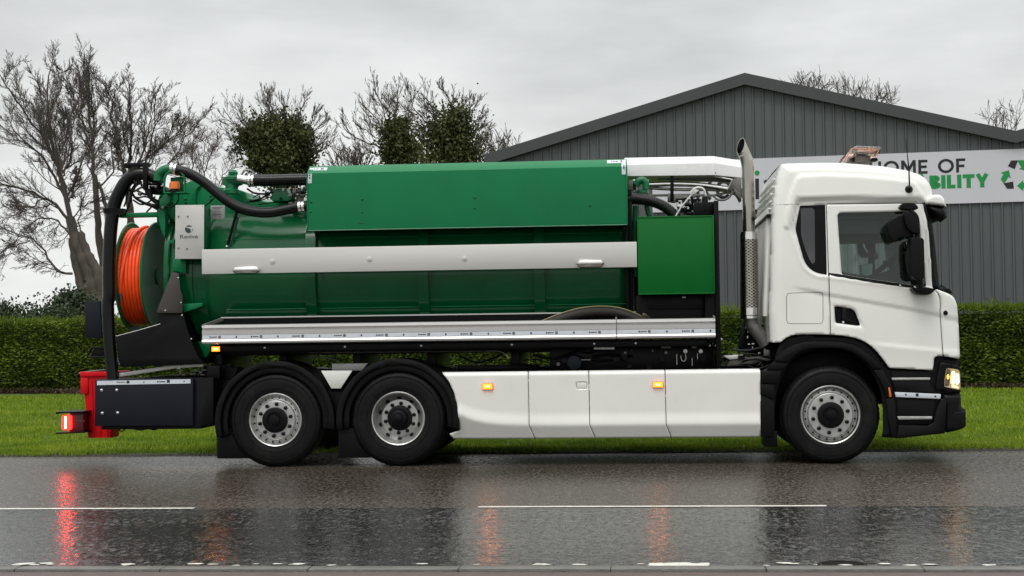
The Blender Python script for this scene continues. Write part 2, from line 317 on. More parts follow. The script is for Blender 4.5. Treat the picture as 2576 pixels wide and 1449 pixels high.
# ================================================================ SETTING
def road_mat(name, base, r0, r1, bump, bsc, wet=.5, bdist=.004, chip=.55, stone=(26, 8, 1), lo=.5, dry_glint=.5, rip=.5):
    m, t, b = nodes_of(name); n, l = t.nodes.new, t.links.new
    g = n('ShaderNodeNewGeometry'); P = g.outputs['Position']
    def noise(sc, det, st=(1, 1, 1), ro=.55):
        mp_ = n('ShaderNodeMapping'); mp_.inputs['Scale'].default_value = st; l(P, mp_.inputs[0])
        q = n('ShaderNodeTexNoise'); q.inputs['Scale'].default_value = sc; q.inputs['Detail'].default_value = det; q.inputs['Roughness'].default_value = ro; l(mp_.outputs[0], q.inputs[0]); return q.outputs[0]
    def rmap(v, a, c, d, e):
        q = n('ShaderNodeMapRange'); q.inputs[1].default_value = a; q.inputs[2].default_value = c; q.inputs[3].default_value = d; q.inputs[4].default_value = e; l(v, q.inputs[0]); return q.outputs[0]
    vo = n('ShaderNodeTexVoronoi'); vo.inputs['Scale'].default_value = bsc; l(P, vo.inputs['Vector'])
    agg = noise(bsc * 1.3, 3); big = noise(.55, 5, (.35, 1, 1)); mid = noise(13, 6, (.7, 1, 1), .72)
    mx = n('ShaderNodeMix'); mx.data_type = 'RGBA'; mx.inputs[6].default_value = (*[c * .45 for c in base], 1); mx.inputs[7].default_value = (*[c * 1.7 for c in base], 1)
    l(rmap(agg, .35, .68, 0, 1), mx.inputs[0])
    m2 = n('ShaderNodeMix'); m2.data_type = 'RGBA'; m2.blend_type = 'MULTIPLY'; m2.inputs[0].default_value = 1; l(mx.outputs[2], m2.inputs[6]); l(rmap(big, .3, .7, .75, 1.25), m2.inputs[7])
    # pale stone chips
    ch = n('ShaderNodeMix'); ch.data_type = 'RGBA'; ch.inputs[7].default_value = (.30, .27, .23, 1); l(m2.outputs[2], ch.inputs[6])
    l(rmap(noise(bsc * .8, 2), .62, .68, 0, chip), ch.inputs[0]); l(ch.outputs[2], b.inputs['Base Color'])
    st = rmap(noise(1.0, 4, stone, .7), .50, .62, 0, 1); st2 = rmap(noise(1.0, 3, (stone[0] * 2.3, stone[1] * 2.1, 1), .6), .56, .64, 0, 1)
    sm = n('ShaderNodeMath'); sm.operation = 'MAXIMUM'; l(st, sm.inputs[0]); l(st2, sm.inputs[1])
    wm = n('ShaderNodeMath'); wm.operation = 'MULTIPLY'; l(sm.outputs[0], wm.inputs[0]); l(rmap(noise(.8, 4, (.3, 1.3, 1)), .35, .6, lo, 1), wm.inputs[1]); dry = wm.outputs[0]
    dc = n('ShaderNodeMix'); dc.data_type = 'RGBA'; dc.inputs[7].default_value = (*[c_ * 3.0 for c_ in base], 1); l(ch.outputs[2], dc.inputs[6])  # raised stones paler; this tone also stands in for sky glints
    dd = n('ShaderNodeMath'); dd.operation = 'MULTIPLY'; dd.inputs[1].default_value = dry_glint; l(dry, dd.inputs[0]); l(dd.outputs[0], dc.inputs[0]); l(dc.outputs[2], b.inputs['Base Color'])
    r1n = rmap(mid, .35, .65, r0, r0 + .12); rm = n('ShaderNodeMix'); rm.data_type = 'FLOAT'; l(dry, rm.inputs[0]); l(r1n, rm.inputs[2]); rm.inputs[3].default_value = r1
    ro = n('ShaderNodeMath'); ro.operation = 'ADD'; l(rm.outputs[0], ro.inputs[0]); l(rmap(big, .35, .65, -.03, .05), ro.inputs[1]); l(ro.outputs[0], b.inputs['Roughness'])
    b.inputs['Specular IOR Level'].default_value = wet
    ad_ = n('ShaderNodeMath'); ad_.operation = 'MULTIPLY_ADD'; ad_.inputs[1].default_value = .5; l(vo.outputs[0], ad_.inputs[0]); rp = n('ShaderNodeMath'); rp.operation = 'MULTIPLY_ADD'; rp.inputs[1].default_value = rip * 6; l(noise(1.0, 3, (stone[0] * .55, stone[1] * .6, 1)), rp.inputs[0]); l(mid, rp.inputs[2]); l(rp.outputs[0], ad_.inputs[2])
    bp = n('ShaderNodeBump'); bp.inputs['Strength'].default_value = bump; bp.inputs['Distance'].default_value = bdist; l(ad_.outputs[0], bp.inputs['Height']); l(bp.outputs[0], b.inputs['Normal'])
    return m
ROADF = road_mat('wet_worn_asphalt', (.034, .027, .021), .14, .62, .8, 26, .55, .0045, .8, (30, 10, 1), .75, .55, .3)
ROADN = road_mat('wet_smooth_asphalt', (.018, .0175, .017), .03, .50, .75, 22, .8, .0028, .5, (20, 8, 1), .30, .45, .55)
SOIL = mat('dark_wet_soil', (.018, .014, .009), .8, var=.4, vscale=4, bump=.6, bscale=30)
GRASSG = mat('grass_ground', (.045, .075, .012), .85, var=.35, vscale=1.2, bump=.5, bscale=25)
def slab(name, x0, x1, y0, y1, z, m, n=1):
    V = [(x0 + (x1 - x0) * i / n, y, z) for i in range(n + 1) for y in (y0, y1)]
    return tag(mesh_obj(name, V, [(2 * i, 2 * i + 2, 2 * i + 3, 2 * i + 1) for i in range(n)], m), kind='structure')
slab('ground', -600, 600, -40, 900, -.06, GRASSG)
YC, YE = 12.74, 18.36
slab('road', -80, 80, YC, YE + .15, -.001, ROADF)
slab('road_near_lane', -80, 80, 9.05, YC - .002, -.001, ROADN)
slab('verge', -60, 60, YE + .15, 60, .012, GRASSG)
# ragged soil edge between road and verge
V = []; Fc = []; xs = np.arange(-20, 14, .06)
j = np.cumsum(rng.normal(0, .012, len(xs))); j -= np.convolve(j, np.ones(60) / 60, 'same'); j = np.clip(j, -.06, .06)
for i, x in enumerate(xs):
    y = YE - .03 + j[i]
    V += [(x, y - .05, -.0005), (x, y, .014 + .006 * rng.random()), (x, y + .10, .030), (x, y + .35, .006)]
for i in range(len(xs) - 1):
    for k in range(3): a = i * 4 + k; Fc.append((a, a + 4, a + 5, a + 1))
tag(mesh_obj('verge_edge', V, Fc, SOIL, smooth=True, sharp=60), kind='structure')
# painted marks
MARK = mat('road_paint', (.66, .65, .58), .38, var=.12, vscale=20, dirt=(.2, .19, .17), dscale=25, damt=.7)
def mark(name, x0, x1, yc, w):
    q = np.arange(x0, x1 + .01, .05); a = rng.normal(0, .0022, len(q)); V = []; 
    for i, x in enumerate(q): V += [(x, yc - w / 2 + a[i], .003), (x, yc + w / 2 + a[::-1][i], .003)]
    return tag(mesh_obj(name, V, [(2 * i, 2 * i + 2, 2 * i + 3, 2 * i + 1) for i in range(len(q) - 1)], MARK), kind='structure')
mark('centre_line_dash', -9.2, -3.80, 12.735, .085)
mark('centre_line_dash', -1.40, 1.45, 12.765, .085)
mb = MB()
def blob(cx, cy, rx, ry, n=16):
    a = np.arange(n) * 2 * PI / n; r = 1 + rng.normal(0, .16, n); zb0 = .003 + len(mb.V) / 16 * .00006
    mb.add([(cx + rx * r[i] * math.cos(a[i]), cy + ry * r[i] * math.sin(a[i]), zb0) for i in range(n)], [tuple(range(n))])
for i in range(42):
    x = rng.uniform(-5.6, 4.2); s = rng.uniform(.012, .055) * (1.5 if rng.random() < .2 else 1); blob(x, 9.60 + rng.normal(0, .022), s, s * .55)
for x, s in ((.08, .055), (.16, .07), (.24, .085), (.32, .06), (.05, .05), (.20, .09), (-3.3, .05), (-2.2, .04), (-4.0, .05)): blob(x, 9.585 + rng.normal(0, .018), s, .075 if x > 0 else .035)
tag(mb.build('worn_edge_marking', MARK), kind='structure')
# kerb of separate stones and the footpath in front
KERB = mat('kerb_concrete', (.11, .105, .095), .35, var=.2, vscale=9, bump=.5, bscale=90, dirt=(.09, .085, .075), dscale=7, damt=.6)
PAVE = mat('red_footpath', (.085, .05, .046), .45, var=.2, vscale=10, bump=.6, bscale=120)
ke = tag(empty('kerb', (0, 9.3, 0)), kind='structure')
x = -8.2
V0, F0 = boxd(-.4555, .4555, 9.215, 9.345, -.1, .035)
k0 = mesh_obj('kerb_stone', V0, F0, KERB, ke, bevel=.008)
for i in range(18):
    o = k0 if i == 0 else k0.copy()
    if i: COL.objects.link(o); o.parent = ke
    o.location = (-8 + i * .915, rng.normal(0, .002) - .02, -.0325 + rng.normal(0, .001))
slab('footpath', -40, 40, -6, 9.195, .018, PAVE)
# drain cover set in the near lane
mh = empty('manhole_cover', (1.18, 9.60, 0), None, 'dark oval iron drain cover in the road by the kerb, below the truck cab', 'drain cover')
lathe('frame', [(.150, -.02), (.150, .006), (.128, .006), (.128, -.002)], (1.18, 9.60, 0), mat('iron_frame', (.018, .016, .015), .8, spec=.08), mh, 40, 'z', cap=False)
lathe('lid', [(.124, -.02), (.124, .003), (.105, .004), (0, .001)], (1.18, 9.60, 0), mat('iron_lid', (.012, .011, .010), .85, spec=.05), mh, 40, 'z')

# ---------------------------------------------------------------- grass
def leafmat(name, c1, c2, sc, rough=.55, sss=.0, c3=None):
    m, t, b = nodes_of(name); n, l = t.nodes.new, t.links.new
    g = n('ShaderNodeNewGeometry'); q = n('ShaderNodeTexNoise'); q.inputs['Scale'].default_value = sc; q.inputs['Detail'].default_value = 5; l(g.outputs['Position'], q.inputs[0])
    q2 = n('ShaderNodeTexNoise'); q2.inputs['Scale'].default_value = 35; l(g.outputs['Position'], q2.inputs[0])
    a = n('ShaderNodeMath'); a.operation = 'MULTIPLY_ADD'; a.inputs[1].default_value = .5; l(q2.outputs[0], a.inputs[0]); 
    a2 = n('ShaderNodeMath'); a2.operation = 'MULTIPLY'; a2.inputs[1].default_value = .5; l(q.outputs[0], a2.inputs[0]); l(a2.outputs[0], a.inputs[2])
    r = n('ShaderNodeValToRGB'); l(a.outputs[0], r.inputs[0]); e = r.color_ramp.elements; e[0].position = .36; e[0].color = (*c1, 1); e[1].position = .62; e[1].color = (*c2, 1)
    if c3: k = r.color_ramp.elements.new(.70); k.color = (*c3, 1)
    l(r.outputs[0], b.inputs['Base Color']); b.inputs['Roughness'].default_value = rough; b.inputs['Specular IOR Level'].default_value = .3
    tr = n('ShaderNodeBsdfTranslucent'); l(r.outputs[0], tr.inputs[0]); x = n('ShaderNodeMixShader'); x.inputs[0].default_value = .22
    l(b.outputs[0], x.inputs[1]); l(tr.outputs[0], x.inputs[2]); l(x.outputs[0], t.nodes['Material Output'].inputs[0]); return m
GRASSM = leafmat('grass_blades', (.085, .170, .008), (.26, .345, .020), .9, c3=(.40, .40, .08))
HEDGEM = leafmat('hedge_leaf', (.030, .070, .006), (.175, .240, .020), 1.6)
IVYM = leafmat('ivy_leaf', (.022, .034, .010), (.110, .120, .035), 1.2, c3=(.17, .12, .04))
LAURM = leafmat('laurel_leaf', (.022, .040, .018), (.065, .090, .042), 1.2)
BARKM = mat('bark', (.070, .058, .045), .85, var=.35, vscale=5, bump=.8, bscale=14, stretch=(1, 1, .35))
TWIGM = mat('twig_bark', (.085, .068, .055), .85, var=.25, vscale=2)
BARKR = mat('twig_bark_red_brown', (.085, .055, .042), .85, var=.25, vscale=2)
def grass(name, x0, x1, y0, y1, n, hgt, wid, lean=.35, p=1.0):
    x = rng.uniform(x0, x1, n); u = rng.random(n) ** p; y = y0 + (y1 - y0) * u
    cl = .6 + .8 * (np.sin(x * 2.3 + 1.7 * np.sin(y * 1.9)) * np.sin(y * 2.9 + 1.3 * np.sin(x * 1.3)) * .5 + .5)
    h = hgt * rng.uniform(.5, 1.2, n) * cl; w = wid * rng.uniform(.6, 1.3, n) * (1 + .6 * u); a = rng.uniform(0, 2 * PI, n); l = h * lean * rng.uniform(.2, 1.6, n); b = rng.uniform(0, 2 * PI, n)
    z = np.full(n, .008); dx, dy = np.cos(a) * w / 2, np.sin(a) * w / 2; lx, ly = np.cos(b) * l, np.sin(b) * l
    V = np.stack([np.stack([x - dx, y - dy, z], 1), np.stack([x + dx, y + dy, z], 1), np.stack([x + lx * .35 + dx * .7, y + ly * .35 + dy * .7, z + h * .6], 1),
                  np.stack([x + lx, y + ly, z + h], 1)], 1).reshape(-1, 3)
    i = np.arange(n)[:, None] * 4; T = np.concatenate([i + [0, 1, 2], i + [0, 2, 3]], 0)
    return tag(fast_mesh(name, V, T, GRASSM, origin=((x0 + x1) / 2, y0, 0)), kind='stuff')
# one carpet; denser near the road
GA = []
grass('grass', -15, 10, YE + .02, 24, 200000, .055, .011, p=1.25)
grass('grass', -22.0, 13.5, 24, 36.6, 135000, .075, .020, p=1.1)
grass('grass', -14, 9, YE - .05, YE + .12, 9000, .045, .009, lean=.8)
# taller tufts scattered through the lawn
tc_ = 900; tx, ty = rng.uniform(-14, 9, tc_), 18.6 + 17.5 * rng.random(tc_) ** 1.2; k = 26; n = tc_ * k
x = np.repeat(tx, k) + rng.normal(0, .06, n); y = np.repeat(ty, k) + rng.normal(0, .06, n); h = np.repeat(rng.uniform(.07, .15, tc_), k) * rng.uniform(.5, 1.1, n); a = rng.uniform(0, 2 * PI, n); w = .009
V = np.stack([np.stack([x - np.cos(a) * w, y - np.sin(a) * w, 0 * x + .01], 1), np.stack([x + np.cos(a) * w, y + np.sin(a) * w, 0 * x + .01], 1), np.stack([x + rng.normal(0, .035, n), y + rng.normal(0, .035, n), h], 1)], 1).reshape(-1, 3)
tag(fast_mesh('grass_tufts', V, np.arange(n * 3).reshape(-1, 3), GRASSM, origin=(-3, 25, 0)), kind='stuff')

# ---------------------------------------------------------------- building line (hedge, shed and sign share a direction)
AB = math.radians(7.6); EB = np.array([math.cos(AB), -math.sin(AB)]); NB = np.array([-math.sin(AB), -math.cos(AB)])
def onplane(px, py, off):               # picture point on the upright plane of the shed front, off metres before/behind it
    B = np.array([0, 41.7]) + NB * off; d = ray(px, py); t = (B @ NB) / (d[:2] @ NB); p = d[:2] * t; return float((p - B) @ EB), float(CH + d[2] * t)
def BP(s, z, off=0.0): p = np.array([0, 41.7]) + NB * off + EB * s; return (p[0], p[1], z)
# hedge
HO = 4.9
def leaves(P, Nrm, size, droop=.3, asp=.45, rnd=.8):
    n = len(P); A = Nrm + rng.normal(0, rnd, (n, 3)); A[:, 2] -= droop; A /= np.linalg.norm(A, axis=1)[:, None]
    B = np.cross(A, rng.normal(0, 1, (n, 3))); B /= np.linalg.norm(B, axis=1)[:, None]; s = (size * rng.uniform(.6, 1.4, n))[:, None]
    V = np.stack([P, P + A * s * .5 + B * s * asp * .5, P + A * s, P + A * s * .5 - B * s * asp * .5], 1).reshape(-1, 3)
    return V, np.arange(n * 4).reshape(-1, 4)
hd = empty('hedge', BP(0, 0, HO - .4), None, 'long clipped green hedge running behind the truck at the back of the grass', 'hedge')
HEDGEC = mat('hedge_core', (.010, .016, .006), .9, var=.4, vscale=6)
s0, s1, HZ = -26, 17, 1.86
core = [BP(s, z, HO - o) for s in (s0, s1) for (o, z) in ((.30, .0), (.26, HZ - .14), (.9, HZ - .12), (.9, 0))]
mesh_obj('stems', core, [(0, 1, 5, 4), (1, 2, 6, 5), (2, 3, 7, 6), (0, 3, 2, 1), (4, 5, 6, 7)], HEDGEC, hd)
def wave(s, z): return .10 * np.sin(s * 1.7 + 2 * np.sin(z * 2.1 + s * .4)) * np.sin(z * 3.1 + s * .9) + .03 * np.sin(s * 6.1 + z * 5)
n = 125000; s = rng.uniform(s0, s1, n); z = rng.uniform(.10, HZ, n) ; z = np.where(rng.random(n) < .03, rng.uniform(0, .2, n), z)
# frond rows: small horizontal tufts
s = s + .0; row = np.round(z / .075 + .25 * np.sin(s * 3.3)) * .075; z = np.where(rng.random(n) < .55, row + rng.normal(0, .012, n), z)
off = HO + wave(s, z) + rng.uniform(-.16, .03, n) - .10 * (z < .25)
P = np.stack([EB[0] * s + NB[0] * off, 41.7 + EB[1] * s + NB[1] * off, np.clip(z, .05, HZ)], 1)
Nm = np.tile(np.array([NB[0], NB[1], .25]), (n, 1)) + np.outer(rng.choice([-1, 1], n) * .8, [EB[0], EB[1], 0])
V1, T1 = leaves(P, Nm, .105, .15, .36, .35)
n = 45000; s = rng.uniform(s0, s1, n); o2 = rng.uniform(-.9, .08, n); off = HO + o2; z = HZ - .03 + .035 * np.sin(s * 2.1) * np.sin(s * .7) + rng.uniform(-.06, .03, n)
P = np.stack([EB[0] * s + NB[0] * off, 41.7 + EB[1] * s + NB[1] * off, z], 1)
V2, T2 = leaves(P, np.tile(np.array([NB[0] * .3, NB[1] * .3, 1.1]), (n, 1)), .085, -.1, .35, .5)
n = 9000; s = rng.uniform(s0, s1, n); s = s + .05 * np.sin(s * 40); off = HO + rng.uniform(-.7, .04, n); z = HZ + rng.uniform(-.03, .05, n) * (1 + np.sin(s * 5.3))
P = np.stack([EB[0] * s + NB[0] * off, 41.7 + EB[1] * s + NB[1] * off, z], 1); V3, T3 = leaves(P, np.tile(np.array([0, -.1, 2.2]), (n, 1)), .12, -.2, .22, .35)
T2 = np.concatenate([T2, T3 + len(V2)]); V2 = np.concatenate([V2, V3])
fast_mesh('foliage', np.concatenate([V1, V2]), np.concatenate([T1, T2 + len(V1)]), HEDGEM, hd, 4, origin=BP(0, .9, HO))['kind'] = 'stuff'
# dead leaves and weeds at the hedge foot
n = 16000; s = rng.uniform(-20, 12, n); off = HO + rng.uniform(-.1, .75, n) * (.6 + .4 * np.sin(s * 1.3)); P = np.stack([EB[0] * s + NB[0] * off, 41.7 + EB[1] * s + NB[1] * off, rng.uniform(.01, .09, n)], 1)
V1, T1 = leaves(P, np.tile(np.array([0, -.3, .6]), (n, 1)), .09, 0, .5, .8)
tag(fast_mesh('leaf_litter', V1, T1, mat('leaf_litter', (.065, .042, .02), .8, var=.5, vscale=12), None, 4, origin=BP(0, 0, HO)), kind='stuff')

# shed
CLAD = mat('grey_cladding', (.078, .088, .092), .5, var=.06, vscale=.8, stretch=(1, 1, .3), dirt=(.055, .062, .066), dscale=1.2, damt=.5)
FLASH = mat('dark_grey_flashing', (.044, .047, .051), .5, var=.06)
sh = empty('industrial_building', BP(4, 0, -6), None, 'grey steel clad industrial shed with a pitched gable behind the hedge', 'building')
pk = onplane(1873, 183, .2); lt = onplane(1200, 405, .2); vl = onplane(2555, 318, .2)
ml = (pk[1] - lt[1]) / (pk[0] - lt[0]); mr_ = (pk[1] - vl[1]) / (vl[0] - pk[0]); m_ = (ml + mr_) / 2
sL = pk[0] - (vl[0] - pk[0]); vz = pk[1] - m_ * (vl[0] - pk[0]); sR = vl[0] + 2 * (vl[0] - pk[0])
def roofz(s):
    if s <= vl[0]: return pk[1] - m_ * abs(s - pk[0])
    return pk[1] - m_ * abs(s - (2 * vl[0] - pk[0]))
pitch = .262; s = sL; kk = 0
while s < sR - .05:
    if s < onplane(2576, 300, 0)[0] + 1.3:
        e = min(s + pitch, sR); a, b_ = .045, .030
        pr = [(s, 0), (e - .075, 0), (e - .060, .036), (e - .018, .036), (e - .003, 0)]
        mr2 = MB(); V = []
        for (q, o) in pr: V += [BP(q, .0, o), BP(q, roofz(q) - .2, o)]
        V += [BP(pr[-1][0], 0, -.04), BP(pr[-1][0], roofz(pr[-1][0]) - .2, -.04), BP(s, 0, -.04), BP(s, roofz(s) - .2, -.04)]
        k = len(V) // 2
        mesh_obj('cladding_panel', V, [(2 * i, 2 * ((i + 1) % k), 2 * ((i + 1) % k) + 1, 2 * i + 1) for i in range(k)], CLAD, sh)
    s += pitch; kk += 1
# walls behind the cladding, both side walls
B0, B1 = BP(sL, 0, -.06), BP(sR, 0, -.06)
def wallp(name, pts, m): return mesh_obj(name, pts, [tuple(range(len(pts)))], m, sh)
wallp('wall', [BP(sL, 0, -.06), BP(vl[0], 0, -.06), BP(vl[0], vz - .1, -.06), BP(pk[0], pk[1] - .1, -.06), BP(sL, vz - .1, -.06)], CLAD)
wallp('wall', [BP(vl[0], 0, -.06), BP(sR, 0, -.06), BP(sR, vz - .1, -.06), BP(2 * vl[0] - pk[0], pk[1] - .1, -.06), BP(vl[0], vz - .1, -.06)], CLAD)
wallp('wall', [BP(sL, 0, -.05), BP(sL, 0, -26), BP(sL, vz - .1, -26), BP(sL, vz - .1, -.05)], CLAD)
def slope(name, sa, za, sb, zb, o0, o1, th, m):
    V = [BP(sa, za, o0), BP(sb, zb, o0), BP(sb, zb - th, o0), BP(sa, za - th, o0), BP(sa, za, o1), BP(sb, zb, o1), BP(sb, zb - th, o1), BP(sa, za - th, o1)]
    return mesh_obj(name, V, [(0, 1, 2, 3), (7, 6, 5, 4), (0, 4, 5, 1), (1, 5, 6, 2), (2, 6, 7, 3), (3, 7, 4, 0)], m, sh)
ROOFM = mat('roof_sheet', (.11, .115, .12), .45, var=.1)
for (a, za, b_, zb) in ((sL - .3, vz - .3 * m_, pk[0], pk[1]), (pk[0], pk[1], vl[0], vz), (vl[0], vz, 2 * vl[0] - pk[0], pk[1]), (2 * vl[0] - pk[0], pk[1], sR, vz)):
    slope('roof', a, za - .01, b_, zb - .01, .10, -26, .08, ROOFM)
    slope('barge_board', a, za, b_, zb, .2, .11, .275, FLASH)
    slope('barge_trim', a, za - .277, b_, zb - .277, .215, .10, .035, FLASH)
for (fx, fy) in ((1811 + i * 30, 762) for i in range(0)): pass
mbf = MB()
for px in (2246 * 1.0, 2441, 2482, 2536, 1852, 1827):
    s_, z_ = onplane(px, 748 if px > 2000 else 775, .0); mbf.box(BP(s_, 0, 0)[0] - .02, BP(s_, 0, 0)[0] + .02, BP(s_, 0, 0)[1] - .02, BP(s_, 0, 0)[1] - .001, z_ - .02, z_ + .02)
mbf.build('fixing', DSTEEL, sh)
# banner sign on the shed
so_ = .07
tl = onplane(1640, 408.5, so_); tr = onplane(2700, 369.5, so_); bl = onplane(1640, 537, so_)
zt, zb_ = onplane(2200, 387.7, so_)[1], onplane(2200, 518, so_)[1]
sg = empty('banner_sign', BP(tl[0], zb_, so_), None, 'long white banner with green and black lettering fixed to the grey shed wall', 'sign')
V = [BP(tl[0], zb_, so_), BP(tr[0], zb_, so_), BP(tr[0], zt, so_), BP(tl[0], zt, so_)] + [BP(tl[0], zb_, so_ - .03), BP(tr[0], zb_, so_ - .03), BP(tr[0], zt, so_ - .03), BP(tl[0], zt, so_ - .03)]
mesh_obj('sign_board', V, [(0, 1, 2, 3), (7, 6, 5, 4), (0, 4, 5, 1), (1, 5, 6, 2), (2, 6, 7, 3), (3, 7, 4, 0)], SIGNW, sg)
GLY = {}
def _arc(cx, cy, rx, ry, a0, a1, n=14): return [(cx + rx * math.cos(math.radians(a0 + (a1 - a0) * i / n)), cy + ry * math.sin(math.radians(a0 + (a1 - a0) * i / n))) for i in range(n + 1)]
def glyph(ch, t):      # centre lines inside a cap height of 1; returns strokes, advance
    h = t / 2
    if ch == 'I': return [[(h, 0), (h, 1)]], t
    if ch == 'L': return [[(h, 0), (h, 1)], [(t, h), (.56, h)]], .58
    if ch == 'T': return [[(0, 1 - h), (.76, 1 - h)], [(.38, 0), (.38, 1 - t)]], .76
    if ch == 'H': return [[(h, 0), (h, 1)], [(.78 - h, 0), (.78 - h, 1)], [(t, .5), (.78 - t, .5)]], .78
    if ch == 'E': return [[(h, 0), (h, 1)], [(t, h), (.60, h)], [(t, .5), (.55, .5)], [(t, 1 - h), (.60, 1 - h)]], .62
    if ch == 'F': return [[(h, 0), (h, 1)], [(t, .47), (.54, .47)], [(t, 1 - h), (.60, 1 - h)]], .60
    if ch == 'M': return [[(h, 0), (h, 1)], [(.96 - h, 0), (.96 - h, 1)], [(h * 1.1, 1 - h * .4), (.48, .30), (.96 - h * 1.1, 1 - h * .4)]], .96
    if ch == 'N': return [[(h, 0), (h, 1)], [(.80 - h, 0), (.80 - h, 1)], [(h, 1 - h * .5), (.80 - h, h * .5)]], .80
    if ch == 'O': return [_arc(.5, .5, .5 - h + .02, .51 - h, 0, 360, 36)], 1.0
    if ch == 'U': return [[(h, 1), (h, .36)] + _arc(.38, .36, .38 - h, .37 - h, 180, 360) + [(.76 - h, 1)]], .76
    if ch == 'A': return [[(h * .9, 0), (.42, 1 - h * .2), (.84 - h * .9, 0)], [(.2, .27), (.64, .27)]], .84
    if ch == 'Y': return [[(h * .8, 1), (.40, .42), (.80 - h * .8, 1)], [(.40, .45), (.40, 0)]], .80
    if ch == 'S': return [_arc(.33, .73, .30 - h + .04, .27 - h * .9, 30, 250) [:-1] + _arc(.33, .27, .33 - h + .02, .27 - h * .9, 75, -150)], .66
    if ch == 'B': return [[(h, 0), (h, 1)], [(t, 1 - h), (.36, 1 - h)] + _arc(.36, .75, .24 - h * .5, .25 - h, 90, -90) + [(t, .5)], [(t, .5), (.38, .5)] + _arc(.38, .26, .29 - h * .6, .26 - h, 90, -90) + [(t, h)]], .68
    if ch == 'R': return [[(h, 0), (h, 1)], [(t, 1 - h), (.36, 1 - h)] + _arc(.36, .69, .28 - h * .4, .31 - h, 90, -90) + [(t, .38)], [(.36, .38), (.60, 0)]], .70
    if ch == 'e': return [_arc(.34, .35, .35 - h, .36 - h, 0, 320, 24), [(t * .8, .36), (.66 - h * .5, .36)]], .70
    if ch == 'v': return [[(h * .8, .70), (.34, h * .3), (.68 - h * .8, .70)]], .68
    if ch == 'i': return [[(h, 0), (h, .70)]], t
    return [], .36
def strip_of(pl, t):
    P = np.array([p for i, p in enumerate(pl) if i == 0 or math.dist(p, pl[i - 1]) > 1e-4], float); closed = len(P) > 5 and np.linalg.norm(P[0] - P[-1]) < 1e-6
    T = np.gradient(P, axis=0)
    n_ = len(P); M_ = []
    for i in range(n_):
        if closed and i in (0, n_ - 1): a_, b_ = P[0] - P[-2], P[1] - P[0]
        else: a_ = P[i] - P[i - 1] if i else P[1] - P[0]; b_ = P[i + 1] - P[i] if i < n_ - 1 else P[-1] - P[-2]
        a_ = a_ / np.linalg.norm(a_); b_ = b_ / np.linalg.norm(b_); na, nb = np.array([-a_[1], a_[0]]), np.array([-b_[1], b_[0]]); m_ = na + nb; m_ /= np.linalg.norm(m_); M_.append(m_ / max(m_ @ na, .35))
    M_ = np.array(M_); return P + M_ * t / 2, P - M_ * t / 2
def sign_word(body, px0, px1, pyb, cap, t, m, gap=.14):
    tot = sum(glyph(c_, t)[1] + gap for c_ in body) - gap
    s_l, zb1 = onplane(px0, pyb, so_); s_r = onplane(px1, pyb, so_)[0]; k = (s_r - s_l) / tot; x = s_l; zb1 = onplane((px0 + px1) / 2, pyb, so_)[1]
    for c_ in body:
        st_, adv = glyph(c_, t)
        if st_:
            V, Fc = [], []
            for q, pl in enumerate(st_):
                A_, B_ = strip_of(pl, t); b0 = len(V); o_ = so_ + .004 + .0008 * q; n_ = len(A_)
                for (u1, v1), (u2, v2) in zip(A_, B_): V += [BP(x + u1 * k, zb1 + v1 * cap, o_), BP(x + u2 * k, zb1 + v2 * cap, o_), BP(x + u1 * k, zb1 + v1 * cap, so_ + .001), BP(x + u2 * k, zb1 + v2 * cap, so_ + .001)]
                for i in range(n_ - 1):
                    e_ = b0 + i * 4; Fc += [(e_, e_ + 4, e_ + 5, e_ + 1), (e_, e_ + 2, e_ + 6, e_ + 4), (e_ + 1, e_ + 5, e_ + 7, e_ + 3)]
            mesh_obj('letter', V, Fc, m, sg)
        x += (adv + gap) * k
sign_word('THE HOME OF', 2068, 2429, 439.5, .362, .185, SIGNK, .16)
sign_word('SUSTAINABILITY', 2098, 2487, 477, .350, .275, SIGNG, .085)
sign_word('Rev', 1752, 1891, 501, .74, .135, SIGNK, .15)
sign_word('i', 1900.5, 1910, 501, .78, .135, SIGNK)
sign_word('ve', 1922, 2008, 501, .74, .135, SIGNK, .15)
p = BP(*onplane(1905, 435, so_), so_ + .004)
V, Fc = lathed([(.065, 0), (.065, -.004)], p, 20, 'y'); mesh_obj('letter_dot', V, Fc, SIGNG, sg)
# three chasing arrows
cs, cz = onplane(2560, 439, so_); R0 = .46
def rot2(p, a): return (p[0] * math.cos(a) - p[1] * math.sin(a), p[0] * math.sin(a) + p[1] * math.cos(a))
barA = [(-.40, -.02), (-.24, .26), (-.06, .16), (-.20, -.10)]
for k in range(3):
    a = -k * 2 * PI / 3
    for pts, m in (([(-.255, .275), (-.165, .43), (.02, .43), (-.075, .185)], SIGNK), ([(.0, .43), (.16, .43), (.24, .30), (.31, .335), (.255, .12), (.04, .19), (.11, .225), (.06, .30)], SIGNG)):
        q = [rot2(p_, a) for p_ in pts]
        V = [BP(cs + x_ * .92, cz + z_ * .92 - .03, so_ + o) for o in (.006, .002) for x_, z_ in q]; n_ = len(q)
        mesh_obj('recycling_arrow', V, [tuple(range(n_)), tuple(range(2 * n_ - 1, n_ - 1, -1))] + [(i, (i + 1) % n_, n_ + (i + 1) % n_, n_ + i) for i in range(n_)], m, sg)

